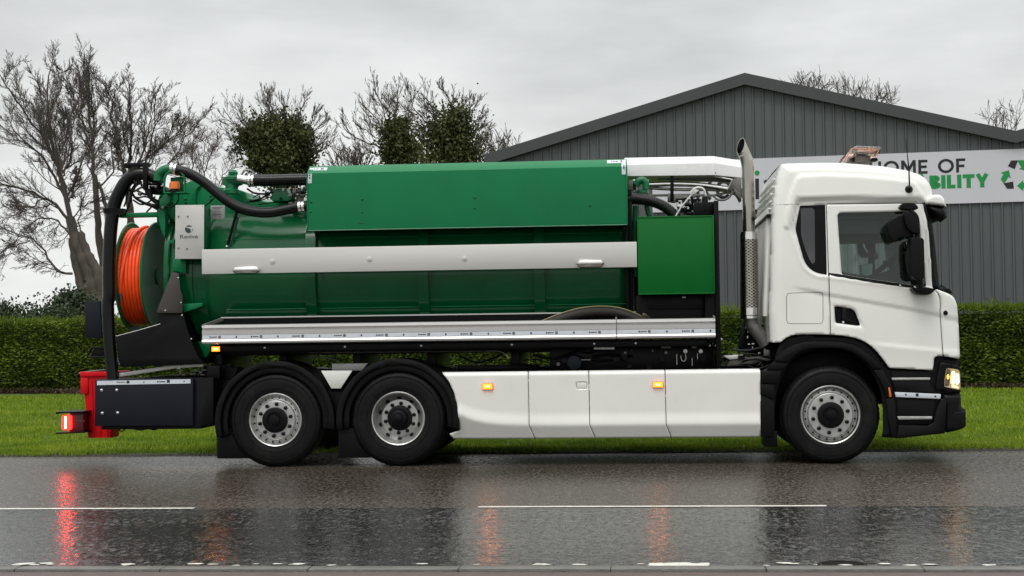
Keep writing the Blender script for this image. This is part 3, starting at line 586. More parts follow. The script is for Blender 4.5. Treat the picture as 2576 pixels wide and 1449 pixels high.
# ---------------------------------------------------------------- trees
def batch_tubes(paths, radii, sides):   # paths (M,K,3), radii (M,K)
    M, Kp, _ = paths.shape; T = np.gradient(paths, axis=1); T /= np.maximum(np.linalg.norm(T, axis=2)[..., None], 1e-9)
    ref = np.array([.31, .87, .38]); A = np.cross(T, ref); A /= np.maximum(np.linalg.norm(A, axis=2)[..., None], 1e-9); B = np.cross(T, A)
    an = np.arange(sides) * 2 * PI / sides
    V = paths[:, :, None] + radii[:, :, None, None] * (np.cos(an)[:, None] * A[:, :, None] + np.sin(an)[:, None] * B[:, :, None])
    idx = np.arange(M * Kp * sides).reshape(M, Kp, sides); n1 = np.roll(idx, -1, 2)
    Q_ = np.stack([idx[:, :-1], n1[:, :-1], n1[:, 1:], idx[:, 1:]], -1).reshape(-1, 4); return V.reshape(-1, 3), Q_
def sprout(paths, radii, per, lenf, spread, up, K_=6, lo=.2, rmin=.006, jit=.16, gl=None, outw=None, centre=None):
    """children of every path: batch of K_-point curved shoots"""
    M, Kp, _ = paths.shape; tot = M * per; pi = np.repeat(np.arange(M), per)
    L0 = np.linalg.norm(np.diff(paths, axis=1), axis=2).sum(1)[pi]
    t = lo + (1 - lo) * (np.tile(np.arange(per), M) + rng.random(tot)) / per; t = np.clip(t, 0, .985)
    f_ = t * (Kp - 1); i0 = f_.astype(int); fr = (f_ - i0)[:, None]
    P0 = paths[pi, i0] * (1 - fr) + paths[pi, i0 + 1] * fr; D = paths[pi, i0 + 1] - paths[pi, i0]; D /= np.maximum(np.linalg.norm(D, axis=1)[:, None], 1e-9)
    R = (radii[pi, i0] * (1 - fr[:, 0]) + radii[pi, i0 + 1] * fr[:, 0])
    S = rng.normal(0, 1, (tot, 3)); S -= D * (S * D).sum(1)[:, None]; S /= np.linalg.norm(S, axis=1)[:, None]
    sp = spread * rng.uniform(.7, 1.3, tot)[:, None]; d = D * np.cos(sp) + S * np.sin(sp)
    if centre is not None:
        o = P0 - centre; o /= np.maximum(np.linalg.norm(o, axis=1)[:, None], 1e-9); d = d + o * (outw or .3)
        d /= np.linalg.norm(d, axis=1)[:, None]
    ln = (L0 if gl is None else gl) * lenf * (1.12 - .5 * t) * rng.uniform(.6, 1.25, tot); st = (ln / (K_ - 1))[:, None]
    out_ = np.empty((tot, K_, 3)); out_[:, 0] = P0
    for k in range(1, K_):
        d = d + rng.normal(0, jit, (tot, 3)) + np.array([0, 0, up]); d /= np.linalg.norm(d, axis=1)[:, None]; out_[:, k] = out_[:, k - 1] + d * st
    r0 = np.maximum(R * .46, rmin * 1.3)[:, None]; return out_, np.maximum(r0 * np.linspace(1, .3, K_)[None], rmin)
def limb_arrays(limbs, K_=14):
    Ps, Rs = [], []
    for pts, r0, r1 in limbs:
        r0 = r0 * .42
        P = catmull(pts, 6); P = P[np.linspace(0, len(P) - 1, K_).round().astype(int)]; P = P + rng.normal(0, .03, P.shape); Ps.append(P); Rs.append(np.linspace(r0, r1, K_))
    return np.array(Ps), np.array(Rs)
def bare_tree(name, label, trunk, limbs, levels, group=None, bark=BARKM, twig=TWIGM, centre=None, rmin=.0048, cat='tree'):
    base = trunk[0][0][0]; t = empty(name, (base[0], base[1], 0), None, label, cat, group)
    mb_ = MB()
    for ti, (pts, r0, r1) in enumerate(trunk):
        pts = ([(pts[0][0], pts[0][1], -.1)] if pts[0][2] > .1 else []) + list(pts); P = catmull(pts, 6)
        P += rng.normal(0, .012, P.shape); mb_.tube(P, np.linspace(r0, r1, len(P)) * (1 + .06 * rng.normal(size=len(P))), 12)
    mb_.build('trunk', bark, t, smooth=True, sharp=70)
    P, R = limb_arrays(limbs); V, T = [], []; nv = 0
    cur = (P, R); a, b_ = batch_tubes(P, R, 7); V.append(a); T.append(b_); nv += len(a)
    for i, lv in enumerate(levels):
        cur = sprout(*cur, centre=centre, rmin=rmin, **lv); a, b_ = batch_tubes(*cur, 5 if i == 0 else 3); V.append(a); T.append(b_ + nv); nv += len(a)
    o = fast_mesh('crown', np.concatenate(V), np.concatenate(T), twig, t, 4, origin=(base[0], base[1], 5)); o['kind'] = 'stuff'; return t
YT = 47.0
def T8(pts, Y=YT): return [W3(*K(8, x, y), Y) for x, y in pts]
def jy(pts, a, b_): # swing a limb towards or away from the viewer
    n_ = len(pts); return [(x * (1 + 0 * i), y + (a + (b_ - a) * i / (n_ - 1)), z) for i, (x, y, z) in enumerate(pts)]
trunkA = [(T8([(545, 1560), (520, 1340), (485, 1180), (425, 1030), (385, 880)]), .33, .14), (T8([(560, 1340), (545, 1200), (480, 1080), (440, 960)]), .26, .10), (T8([(500, 1500), (470, 1330), (425, 1150), (400, 1000)]), .26, .12)]
limbsA = [(T8([(385, 880), (350, 700), (320, 560), (285, 430), (265, 300), (262, 150), (270, 60)]), .20, .015),
          (jy(T8([(425, 1010), (395, 820), (372, 640), (362, 480), (340, 350), (380, 240)]), 0, -1.5), .14, .012),
          (jy(T8([(380, 900), (300, 800), (210, 750), (110, 720), (20, 690), (-60, 690)]), 0, -1), .12, .012),
          (jy(T8([(365, 790), (300, 680), (215, 560), (120, 460), (30, 400), (-40, 300)]), 0, 1), .12, .012),
          (jy(T8([(350, 700), (270, 560), (190, 430), (120, 330), (70, 220)]), 0, 2), .10, .01),
          (jy(T8([(340, 640), (270, 450), (200, 330), (150, 200), (120, 110)]), 0, -2), .10, .01),
          (jy(T8([(320, 560), (330, 400), (320, 250), (330, 130)]), 0, 2), .08, .01),
          (jy(T8([(350, 650), (420, 520), (400, 420), (430, 330)]), 0, -1), .07, .01),
          (jy(T8([(420, 1195), (340, 1185), (290, 1100), (235, 1020), (150, 990), (40, 920), (-50, 860)]), -.2, -1), .10, .01),
          (jy(T8([(400, 1010), (330, 930), (240, 880), (120, 900), (20, 960), (-30, 1050)]), 0, 1.5), .09, .01),
          (jy(T8([(235, 1020), (150, 1060), (90, 1130), (20, 1230)]), -1, -2), .05, .008),
          (jy(T8([(300, 800), (200, 830), (100, 850), (0, 830)]), -1, 1), .05, .008),
          (jy(T8([(440, 960), (420, 830), (480, 780), (560, 740)]), 0, 1), .06, .01),
          (jy(T8([(400, 780), (395, 690), (390, 620)]), 0, .5), .10, .06)]
LV = [dict(per=15, lenf=.36, spread=.80, up=.04, K_=9, lo=.08, jit=.12), dict(per=11, lenf=.40, spread=.66, up=.05, K_=6, lo=.08, jit=.15), dict(per=8, lenf=.42, spread=.6, up=.06, K_=4, lo=.08, jit=.18)]
cenA = np.array(T8([(330, 800)])[0])
bare_tree('bare_tree', 'big leaning bare winter tree with a thick trunk, leftmost in the photo behind the hedge', trunkA, limbsA, LV, centre=cenA)
Y2 = 50.
trunkB = [(T8([(600, 1560), (580, 1250), (555, 1050), (535, 850), (525, 650)], Y2), .18, .085), (T8([(610, 1400), (600, 1000), (585, 820), (545, 690)], Y2), .12, .05)]
limbsB = [(T8([(525, 700), (512, 520), (500, 400), (490, 250), (488, 110), (490, 60)], Y2), .15, .012),
          (jy(T8([(515, 560), (460, 430), (420, 300), (400, 180), (385, 90)], Y2), 0, 1), .09, .01),
          (jy(T8([(512, 480), (545, 330), (560, 220), (545, 110)], Y2), 0, -1.5), .08, .01),
          (jy(T8([(500, 420), (450, 300), (440, 180), (430, 100)], Y2), 0, -1.5), .07, .01),
          (jy(T8([(525, 650), (450, 600), (420, 480), (440, 380)], Y2), 0, 2), .07, .01),
          (jy(T8([(530, 740), (600, 620), (570, 500), (600, 380), (585, 250)], Y2), 0, 1.5), .08, .01)]
bare_tree('bare_tree', 'tall narrow bare tree with an upright stem just left of the black suction hose', trunkB, limbsB, LV, centre=np.array(T8([(510, 600)], Y2)[0]))
Y3 = 52.
trunkC = [(T8([(730, 1560), (735, 1100), (720, 860), (700, 700), (680, 600)], Y3), .20, .08)]
limbsC = [(T8([(690, 650), (665, 540), (640, 420), (615, 300), (640, 180)], Y3), .12, .012),
          (T8([(700, 700), (720, 520), (730, 400), (715, 270), (720, 140)], Y3), .13, .012),
          (jy(T8([(715, 640), (770, 540), (790, 420), (800, 300), (790, 190)], Y3), 0, 1), .11, .012),
          (jy(T8([(740, 700), (820, 580), (870, 450), (890, 330), (920, 220)], Y3), 0, -1), .10, .012),
          (jy(T8([(740, 740), (860, 640), (940, 520), (990, 400), (1040, 310)], Y3), 0, 1.5), .10, .012),
          (jy(T8([(760, 600), (840, 560), (940, 500), (1000, 420), (1060, 370)], Y3), 0, -1.5), .07, .01),
          (jy(T8([(690, 640), (640, 600), (610, 500), (600, 400)], Y3), 0, 1), .07, .01),
          (jy(T8([(730, 560), (700, 400), (680, 280), (660, 180)], Y3), 0, -1.5), .07, .01)]
bare_tree('bare_tree', 'bare tree with a broad domed crown rising behind the orange hose reel', trunkC, limbsC, LV, centre=np.array(T8([(730, 700)], Y3)[0]))
Y4 = 56.
bare_tree('bare_tree', 'low reddish brown bare tree right behind the upper black ribbed hose', [(T8([(1080, 1560), (1080, 1000), (1060, 800)], Y4), .2, .09)],
          [(T8([(1060, 850), (1020, 660), (960, 520), (930, 450)], Y4), .08, .01), (T8([(1065, 850), (1070, 620), (1060, 500), (1080, 420)], Y4), .08, .01), (T8([(1070, 850), (1130, 660), (1160, 540), (1200, 480)], Y4), .08, .01), (T8([(1070, 900), (1180, 760), (1230, 650), (1290, 610)], Y4), .07, .01), (T8([(1065, 800), (1110, 620), (1130, 520), (1120, 460)], Y4), .06, .01)],
          [dict(per=13, lenf=.38, spread=.6, up=.08, K_=7, lo=.2, jit=.16), dict(per=8, lenf=.4, spread=.6, up=.08, K_=5, lo=.1, jit=.2), dict(per=5, lenf=.5, spread=.55, up=.08, K_=4, lo=.1, jit=.2)], twig=BARKR)

def ivy_cloud(blobs, n, size):
    P = []; w = np.array([b_[3] ** 1.6 for b_ in blobs]); w /= w.sum()
    for b_, k in zip(blobs, (w * n).astype(int)):
        c = np.array(b_[:3]); r = b_[3]
        # clumps inside the blob
        nc = max(7, int(r * 30)); cc = rng.normal(0, 1, (nc, 3)); cc /= np.linalg.norm(cc, axis=1)[:, None]; cc *= (r * rng.uniform(.2, 1.28, nc) ** .7)[:, None]; cc[:, 2] *= .95
        j = rng.integers(0, nc, k); sg_ = rng.uniform(.08, .26, nc); P.append(c + cc[j] * (1 + .25 * (rng.random(k) < .15)[:, None]) + rng.normal(0, 1, (k, 3)) * sg_[j][:, None])
    P = np.concatenate(P); return leaves(P, rng.normal(0, 1, P.shape), size, .3, .8, .3)
def T9(pts, Y): return [W3(*K(9, x, y), Y) for x, y in pts]
def ivy_tree(name, label, Y, trunk, limbs, levels, blobs, n, size=.14, stem=.6):
    t = bare_tree(name, label, [(T9(q, Y), a, b_) for q, a, b_ in trunk], [(jy(T9(q, Y), 0, rng.uniform(-1.2, 1.2)), a, b_) for q, a, b_ in limbs], levels, centre=np.array(T9([trunk[0][0][-1]], Y)[0]))
    sc = Y / F * .805 / 2.576
    bl = [(*W3(*K(9, x, y), Y + rng.uniform(-.4, .4)), r * sc) for x, y, r in blobs]
    Pl = []; k = int(n * stem)
    for pts_, wt, sg0, tmax in [(trunk[0][0], .40, .36, 1.0)] + [(q[0], .60 / len(limbs), .26, .36) for q in limbs]:
        C_ = resample(catmull(T9(pts_, Y), 4), .1); m = int(k * wt); t_ = rng.random(m) ** 1.5 * tmax
        if tmax == 1.0: t_ = 1 - t_ * .45
        lump = .6 + .8 * rng.random(40)[(t_ * 39).astype(int)]
        sg = (sg0 * (1 - .8 * t_ / tmax) if tmax < 1 else np.full(m, sg0)) * lump
        Pl.append(C_[(t_ * (len(C_) - 1)).astype(int)] + rng.normal(0, 1, (m, 3)) * sg[:, None])
    Pl = np.concatenate(Pl); V0_, T0_ = leaves(Pl, rng.normal(0, 1, Pl.shape), size, .3, .8, .3)
    V, T = ivy_cloud(bl, int(n * (1 - stem)), size); V, T = np.concatenate([V0_, V]), np.concatenate([T0_, T + len(V0_)]); o = fast_mesh('ivy', V, T, IVYM, t, 4, origin=bl[0][:3]); o['kind'] = 'stuff'; return t
LI = [dict(per=9, lenf=.45, spread=.62, up=.12, K_=8, lo=.2, jit=.13), dict(per=7, lenf=.42, spread=.55, up=.12, K_=6, lo=.12, jit=.15), dict(per=5, lenf=.42, spread=.5, up=.12, K_=4, lo=.15, jit=.16)]
ivy_tree('ivy_clad_tree', 'bare tree smothered in a dense dark ball of ivy left of the green locker', 54,
         [([(540, 1500), (530, 1000), (520, 700), (500, 520)], .3, .16)],
         [([(500, 560), (440, 430), (390, 300), (370, 200), (350, 140)], .09, .012), ([(500, 520), (480, 380), (455, 250), (460, 160)], .09, .012), ([(520, 500), (560, 360), (545, 240), (530, 180)], .08, .012),
          ([(560, 560), (640, 420), (680, 300), (720, 190)], .09, .012), ([(560, 600), (700, 480), (780, 400), (860, 360)], .07, .01), ([(540, 640), (700, 580), (820, 530), (920, 460)], .07, .01),
          ([(560, 680), (720, 620), (830, 580), (900, 530)], .06, .01), ([(460, 600), (330, 480), (210, 390), (100, 350)], .07, .01), ([(440, 560), (300, 400), (200, 330), (170, 240)], .07, .01),
          ([(420, 640), (280, 560), (180, 500), (140, 450)], .06, .01), ([(420, 680), (300, 620), (200, 590), (130, 600)], .05, .01), ([(600, 500), (720, 400), (760, 300), (800, 240)], .07, .01)],
         LI, [(500, 480, 190), (400, 420, 110), (290, 440, 95), (240, 500, 70), (330, 560, 90), (640, 500, 120), (690, 440, 70), (560, 380, 90), (450, 350, 60), (700, 600, 90), (400, 650, 110), (560, 650, 160), (700, 690, 70), (300, 620, 60), (480, 720, 110), (330, 700, 50)], 26000, .11, .35)
ivy_tree('ivy_clad_tree', 'wide bare tree with thin ivy low on its stem above the green locker', 52,
         [([(1530, 1500), (1510, 900), (1500, 650), (1460, 430)], .22, .11)],
         [([(1470, 460), (1430, 380), (1390, 270), (1330, 180), (1300, 90)], .08, .012), ([(1465, 440), (1440, 330), (1460, 200), (1460, 90)], .07, .012), ([(1460, 430), (1380, 400), (1290, 380), (1200, 310), (1160, 240)], .07, .01),
          ([(1470, 480), (1350, 430), (1270, 330), (1230, 220), (1230, 130)], .07, .01), ([(1480, 520), (1330, 540), (1220, 520), (1120, 470), (1040, 400)], .08, .01), ([(1490, 560), (1330, 600), (1200, 580), (1100, 590), (1070, 560)], .06, .01),
          ([(1480, 400), (1520, 280), (1510, 180), (1550, 110)], .06, .01), ([(1440, 440), (1350, 330), (1360, 220), (1400, 110)], .06, .01), ([(1500, 560), (1400, 490), (1250, 450), (1150, 370)], .06, .01)],
         LI, [(1510, 560, 90), (1450, 600, 85), (1380, 640, 70), (1560, 640, 90), (1500, 470, 45), (1600, 600, 50), (1640, 650, 60), (1470, 680, 90), (1340, 620, 40)], 9000, .10, .75)
ivy_tree('ivy_clad_tree', 'ivy covered bare tree nearest the left slope of the grey shed roof', 50,
         [([(1900, 1500), (1910, 900), (1915, 600), (1920, 300)], .24, .10)],
         [([(1920, 330), (1900, 240), (1870, 160), (1810, 95)], .07, .012), ([(1920, 320), (1960, 220), (1980, 130)], .07, .012), ([(1920, 380), (2010, 280), (2050, 190), (2060, 150)], .07, .012), ([(1915, 420), (2020, 360), (2090, 290), (2120, 240)], .06, .01),
          ([(1915, 460), (2020, 420), (2100, 390), (2140, 350)], .06, .01), ([(1915, 400), (1840, 300), (1780, 250), (1730, 180)], .07, .01), ([(1900, 520), (1780, 420), (1680, 330), (1600, 250), (1590, 120)], .08, .01),
          ([(1890, 560), (1740, 480), (1660, 400), (1540, 340)], .06, .01), ([(1780, 440), (1700, 330), (1690, 220), (1640, 120)], .06, .01), ([(1920, 560), (2050, 560), (2150, 500), (2180, 420)], .06, .01),
          ([(1880, 620), (1780, 580), (1700, 520), (1640, 470)], .05, .01), ([(1905, 420), (1850, 340), (1760, 300), (1700, 260)], .05, .01)],
         LI, [(1920, 560, 110), (1860, 600, 110), (1800, 560, 90), (1980, 540, 80), (1920, 440, 55), (1915, 350, 32), (1730, 480, 55), (1790, 430, 40), (2020, 620, 75), (1700, 600, 60), (1900, 680, 120), (1660, 430, 30), (2050, 520, 35)], 14000, .10, .7)
LS = [dict(per=7, lenf=.5, spread=.5, up=.14, K_=6, lo=.2, jit=.16), dict(per=5, lenf=.45, spread=.5, up=.12, K_=5, lo=.2, jit=.18)]
def scrub(label, Y, pts, n=9, gr='bare treetops on the skyline'):
    (x0, y0), (x1, y1), yb = pts; L_ = []
    for i in range(n):
        x = x0 + (x1 - x0) * (i + .5) / n; y = y0 + (y1 - y0) * (i + .5) / n + rng.uniform(0, .35) * (yb - min(y0, y1)); xm = (x0 + x1) / 2
        L_.append(([W3(xm + (x - xm) * .2, yb + 60, Y), W3(xm + (x - xm) * .7, yb, Y), W3(x, (yb + y) / 2, Y), W3(x + rng.uniform(-6, 6), y, Y)], .05, .012))
    b0 = W3((x0 + x1) / 2, yb, Y)
    bare_tree('bare_tree', label, [([(b0[0], b0[1], -.1), (b0[0] + .2, b0[1], b0[2] * .5), (b0[0], b0[1], b0[2] - .2)], .22, .1)], L_, LS, gr, rmin=.009)
scrub('small bare treetop between the ivy ball and the wide bare tree', 60, ((835, 385), (900, 380), 440), 7)
scrub('low bare treetop just above the green locker, left of the wide bare tree', 60, ((880, 385), (925, 380), 440), 6)
scrub('sparse bare treetop touching the left slope of the shed roof', 60, ((1175, 340), (1300, 350), 430), 12)
scrub('twiggy treetop peeking over the shed roof just right of its peak', 75, ((1995, 200), (2085, 208), 245), 9)
scrub('thin treetop over the right slope of the shed roof, above the banner', 75, ((2105, 212), (2250, 234), 275), 11)
scrub('dead looking twigs in the roof valley at the far right', 72, ((2480, 285), (2570, 262), 345), 5)
# evergreen shrubs behind the hedge, far left
def shrub(label, Y, x0, x1, ytop, n, gr, size=.09):
    sc = Y / F; bl = []; xm = (x0 + x1) / 2; r = (x1 - x0) / 2
    for i in range(14):
        x = rng.uniform(x0 + 8, x1 - 8); y = ytop + 14 + 50 * abs((x - xm) / r) ** 2 * .5 + rng.uniform(0, 60); bl.append((*W3(x, y, Y + rng.uniform(-.5, .5)), rng.uniform(12, 24) * sc))
    for i in range(6): x = rng.uniform(x0 + 5, x1 - 5); bl.append((*W3(x, ytop + rng.uniform(0, 12), Y), 5 * sc))
    b0 = W3(xm, 840, Y); t = empty('evergreen_shrub', (b0[0], Y, 0), None, label, 'shrub', gr)
    MB().tube([(b0[0], Y, -.1), (b0[0] + .1, Y, 1.0), (b0[0], Y, 1.9)], [.09, .07, .04], 7).build('stem', BARKM, t, smooth=True)
    V, T = ivy_cloud(bl, n, size); o = fast_mesh('foliage', V, T, LAURM, t, 4, origin=(b0[0], Y, 1.5)); o['kind'] = 'stuff'
g_ = 'evergreen shrubs behind the hedge'
shrub('dark evergreen shrub at the far left edge behind the hedge', 43.0, -40, 50, 780, 9000, g_)
shrub('dark evergreen shrub second from the left behind the hedge', 42.6, 40, 125, 786, 6000, g_)
shrub('dark evergreen shrub left of the tree trunk behind the hedge', 42.2, 110, 190, 782, 6000, g_)
shrub('taller grey green bush in front of the leaning tree trunk', 44, 150, 230, 748, 7000, g_, .11)
shrub('evergreen shrub behind the hedge, partly hidden by the black suction hose', 43, 215, 330, 788, 6000, g_)
# ================================================================ TRUCK
Y0 = 16.65; YC_T = 17.93; YF = 19.2
tk = empty('tanker_truck', (0, YC_T, 0), None, 'white cab vacuum tanker truck with green tank and hose reel parked on the wet road', 'truck')

# ---------------------------------------------------------------- chassis
ch = MB(); 
for y in (17.5, 18.3): ch.box(-5.2, 3.0, y, y + .09, .78, 1.04)
for x in (-5.0, -3.4, -2.0, -.8, .4, 1.4): ch.box(x, x + .1, 17.5, 18.39, .8, 1.0)
ch.build('chassis_rail', BLACK, tk, bevel=.006)
sf = MB()
for y in (17.3, 18.45): sf.box(-5.0, .75, y, y + .1, 1.22, 1.33)
for x in (-4.9, -4.15, -3.3, -2.45, -1.5, -.6, .3): sf.box(x, x + .09, 17.25, 18.6, 1.04, 1.24)
sf.build('tank_subframe', BLACK, tk, bevel=.006)
tb = MB().box(-4.82, .70, 16.80, 16.88, 1.272, 1.345).box(-4.82, .70, 16.9, 17.3, 1.315, 1.345)
tray_beam = tb.build('tray_beam', BLACK, tk, bevel=.004)
for x in (-4.2, -3.3, -2.45, -1.45, -.55, -.1): MB().lathe([(.006, -.008), (.012, -.006), (.012, 0)], (x, 16.80, 1.31), 10).build('bolt', RIM, tray_beam, smooth=True)
ax = MB()
for x in (-4.07, -2.70, 1.96): ax.tube([(x, 17.0, .52), (x, 18.85, .52)], .09, 12); ax.lathe([(.1, -.25), (.24, -.2), (.27, 0), (.24, .2), (.1, .25)], (x, 17.93, .52), 20, 'x')
ax.build('axle', BLACK, tk, smooth=True)
# equipment hanging under the tank, the dark side boxes
for q in ((-2.2, 1.2, 16.98, 17.4, .35, .98), (-1.05, .75, 17.0, 17.5, 1.02, 1.27), (-2.1, -1.2, 17.2, 17.5, 1.02, 1.08), (-2.2, 1.2, 18.4, 18.9, .35, .98), (.75, 1.3, 17.4, 18.6, .55, .95), (-5.0, -4.6, 17.1, 18.7, .55, .95)): box('equipment_box', *q, BLACK, tk, .01)
# fittings seen between the tray and the skirt: valves, taps, pipes
def Z4(x, y, Y): return W3(*K(4, x, y), Y)
va = tube('pipe_clip', [Z4(150, 356, 16.95), Z4(1480, 345, 16.95)], .008, DSTEEL, tk, n=6, smooth_path=False)
tube('air_line', [Z4(1450, 345, 16.95), Z4(1540, 345, 16.95), Z4(1590, 370, 16.95), Z4(1612, 400, 16.95)], .008, RIM, tk, n=6)
tube('air_line', [Z4(160, 390, 16.98), Z4(240, 388, 16.98), Z4(370, 415, 16.98)], .009, DSTEEL, tk, n=6)
c = Z4(2095, 430, 16.92)
lathe('air_tank', [(.02, -.06), (.075, -.05), (.09, 0), (.09, .05)], (c[0], c[1], c[2]), NAVY, tk, 24)
c = Z4(1977, 440, 16.9); lathe('coupling', [(.0, -.03), (.008, -.03), (.012, -.02), (.018, -.02), (.020, .0), (.020, .03)], c, DSTEEL, tk, 16)
plate('bracket', Q(4, [(2025, 404), (2215, 404), (2215, 412), (2025, 412)], 16.9), 16.9, 16.93, DSTEEL, tk, 0)
lp = plate('licence_plate_holder', Q(4, [(2238, 272), (2388, 272), (2388, 332), (2238, 332)], 16.84), 16.835, 16.85, LABELM, tk, .002)
for a, b_ in ((2250, 2300), (2308, 2326), (2334, 2376)):
    for r_ in range(3): plate('print', Q(4, [(a, 284 + r_ * 14), (b_, 284 + r_ * 14), (b_, 293 + r_ * 14), (a, 293 + r_ * 14)], 16.833), 16.8325, 16.8345, DSTEEL, lp, 0)
# valve block and gauges right below the tray end (crop 5)
for (x, y, r_, m) in ((612, 1312, 8, RIM), (653, 1312, 8, RIM), (685, 1275, 8, RIM), (467, 1348, 13, BRUSH), (560, 1348, 13, BRUSH), (350, 1356, 9, DSTEEL), (270, 1345, 6, DSTEEL)):
    c = Q3(5, [(x, y)], 16.86)[0]; k_ = r_ * .00180 * 1.05
    lathe('coupling', [(.0, -.03), (k_ * .4, -.03), (k_ * .5, -.02), (k_ * .8, -.02), (k_, -.012), (k_, .02), (k_ * .6, .03)], c, m, tk, 16)
for pts in ([(467, 1360), (470, 1395), (455, 1408), (442, 1395), (440, 1372)], [(415, 1365), (416, 1430)], [(508, 1390), (508, 1436)], [(540, 1360), (541, 1395)]):
    tube('cable', Q3(5, pts, 16.87), .004, BRUSH, tk, n=6)
for (x0, y0, x1, y1, m) in ((95, 1350, 112, 1372, DSTEEL), (140, 1335, 147, 1343, DSTEEL), (595, 1025, 622, 1055, DSTEEL), (364, 1062, 378, 1104, BRUSH), (505, 1315, 535, 1330, DSTEEL), (320, 1316, 380, 1330, DSTEEL)):
    plate('bracket', Q(5, [(x0, y0), (x1, y0), (x1, y1), (x0, y1)], 16.95), 16.93, 16.95, m, tk, .003)
rr = random.Random(3)
gear = MB()
for i in range(26):      # dark hydraulic lines threading the frame
    x = rr.uniform(-2.1, 1.1); z = rr.uniform(1.0, 1.25); y = rr.uniform(16.96, 17.1); l_ = rr.uniform(.15, .6)
    P_ = catmull([(x, y, z), (x + l_ * .4, y - .03, z + rr.uniform(-.08, .05)), (x + l_, y, z + rr.uniform(-.1, .1))], 4); gear.tube(P_, rr.choice([.007, .011, .016]), 7)
for i in range(14):
    x = rr.uniform(-1.4, 1.1); z = rr.uniform(1.02, 1.2); s_ = rr.uniform(.02, .05); gear.box(x, x + s_ * 1.5, 16.9, 17.0, z, z + s_)
g_o = gear.build('hydraulic_lines', BLACK, tk, smooth=True, sharp=40); g_o['kind'] = 'stuff'

# ---------------------------------------------------------------- wheels
def tyre_prof(R=.52, w=.30):
    p = [(.285, .035), (.300, .012), (.33, .004), (.37, .000), (.42, .001), (.46, .006), (.490, .016), (.505, .030), (.514, .045)]
    t = []; x = .050
    for i in range(4): t += [(R, x), (R, x + .038), (R - .014, x + .042), (R - .014, x + .050)]; x += .054
    q = p + t; back = [(r, w - y) for r, y in reversed(p)]; return q + back
def make_wheel(kind, c, rs):
    w = empty('wheel', c, tk)
    ty = lathe('tyre', tyre_prof(), c, RUBBER, w, 72, cap=False, sharp=28)
    # raised shoulder lugs and side wall ring
    lug = MB()
    for i in range(60):
        a = i * 2 * PI / 60; a2 = a + .045; V = []
        for (r, y) in ((.495, .016), (.519, .040), (.523, .055), (.50, .055)):
            for t_ in (a, a2): V.append((c[0] + r * math.cos(t_), c[1] + y, c[2] + r * math.sin(t_)))
        lug.add(V, [(0, 1, 3, 2), (2, 3, 5, 4), (0, 2, 4, 6), (1, 7, 5, 3)])
    for a0_ in (.6, 2.5, 4.4):
        for i in range(9):
            a = a0_ + i * .085; V = []
            for (r, y) in ((.392, .001), (.392, -.003), (.425, -.003), (.425, .001)):
                for t_ in (a, a + (.055 if i % 3 else .035)): V.append((c[0] + r * math.cos(t_), c[1] + y, c[2] + r * math.sin(t_)))
            lug.add(V, [(0, 1, 3, 2), (2, 3, 5, 4), (4, 5, 7, 6), (0, 2, 4, 6), (1, 7, 5, 3)])
    for r in (.345, .455): lug.lathe([(r, .004), (r + .003, -.003), (r + .008, -.003), (r + .011, .004)], c, 72, cap=False)
    o = lug.build('tread_lugs', RUBBER, ty, smooth=True, sharp=40); o['kind'] = 'stuff'
    R_ = rs
    if kind == 'out':
        prof = [(R_, .030), (R_ - .002, .006), (R_ - .010, -.002), (R_ - .020, .004), (R_ - .026, .030), (R_ - .040, .055), (R_ - .072, .040), (R_ - .082, .018), (R_ - .09, .012), (.14, .010), (.13, .02)]
        nr, dy, hub = .180 * R_ / .306, .010, .140
        hr, hy, hs, nh, long_ = R_ - .055, .046, .011, 20, 1
    else:
        prof = [(R_, .030), (R_ - .002, .006), (R_ - .010, -.002), (R_ - .020, .004), (R_ - .030, .03), (R_ - .040, .08), (R_ - .055, .10), (R_ - .095, .13), (R_ - .103, .128), (.14, .128), (.13, .14)]
        nr, dy, hub = .162, .128, .132
        hr, hy, hs, nh, long_ = R_ - .075, .113, .015, 10, 1.8
    rim = lathe('rim', prof, c, RIM, w, 64, cap=False)
    for i in range(nh):
        a = (i + .5) * 2 * PI / nh; ca, sa = math.cos(a), math.sin(a); V = []
        for k in range(10):
            t_ = k * 2 * PI / 10; u_, v_ = hs * long_ * math.cos(t_), hs * math.sin(t_); V.append((c[0] + (hr + v_) * ca - u_ * sa, c[1] + hy - .008 + (.028 * (-v_) / hs * .35), c[2] + (hr + v_) * sa + u_ * ca))
        mesh_obj('rim_hole', V, [tuple(range(10))], BLACK, rim)
    hy0 = dy - (.0 if kind == 'out' else .0)
    if kind == 'out': hp = [(hub, .012), (hub, -.022), (hub - .01, -.028), (.085, -.030), (.078, -.018), (.060, -.018), (.055, -.040), (.03, -.046), (0, -.046)]
    else: hp = [(hub, .13), (hub, .085), (hub - .012, .078), (.095, .078), (.088, .03), (.07, .02), (.05, .02), (.045, -.005), (.025, -.012), (0, -.012)]
    lathe('hub', hp, c, SATIN, w, 36)
    for i in range(10):
        a = (i + .35) * 2 * PI / 10; cc = (c[0] + nr * math.cos(a), c[1] + dy, c[2] + nr * math.sin(a))
        lathe('wheel_nut', [(.022, .002), (.021, -.012), (.018, -.030), (.010, -.036), (0, -.037)], cc, SATIN, w, 12)
    return w
YW = 16.70
w1 = make_wheel('out', (-4.066, YW, .515), .298)
w2 = make_wheel('in', (-2.700, YW, .519), .298)
w3 = make_wheel('out', (1.962, YW, .520), .318)
def plain_tyre(c, n='inner_tyre'):
    o = lathe(n, tyre_prof(), c, RUBBER, tk, 40, cap=False, sharp=28); return o
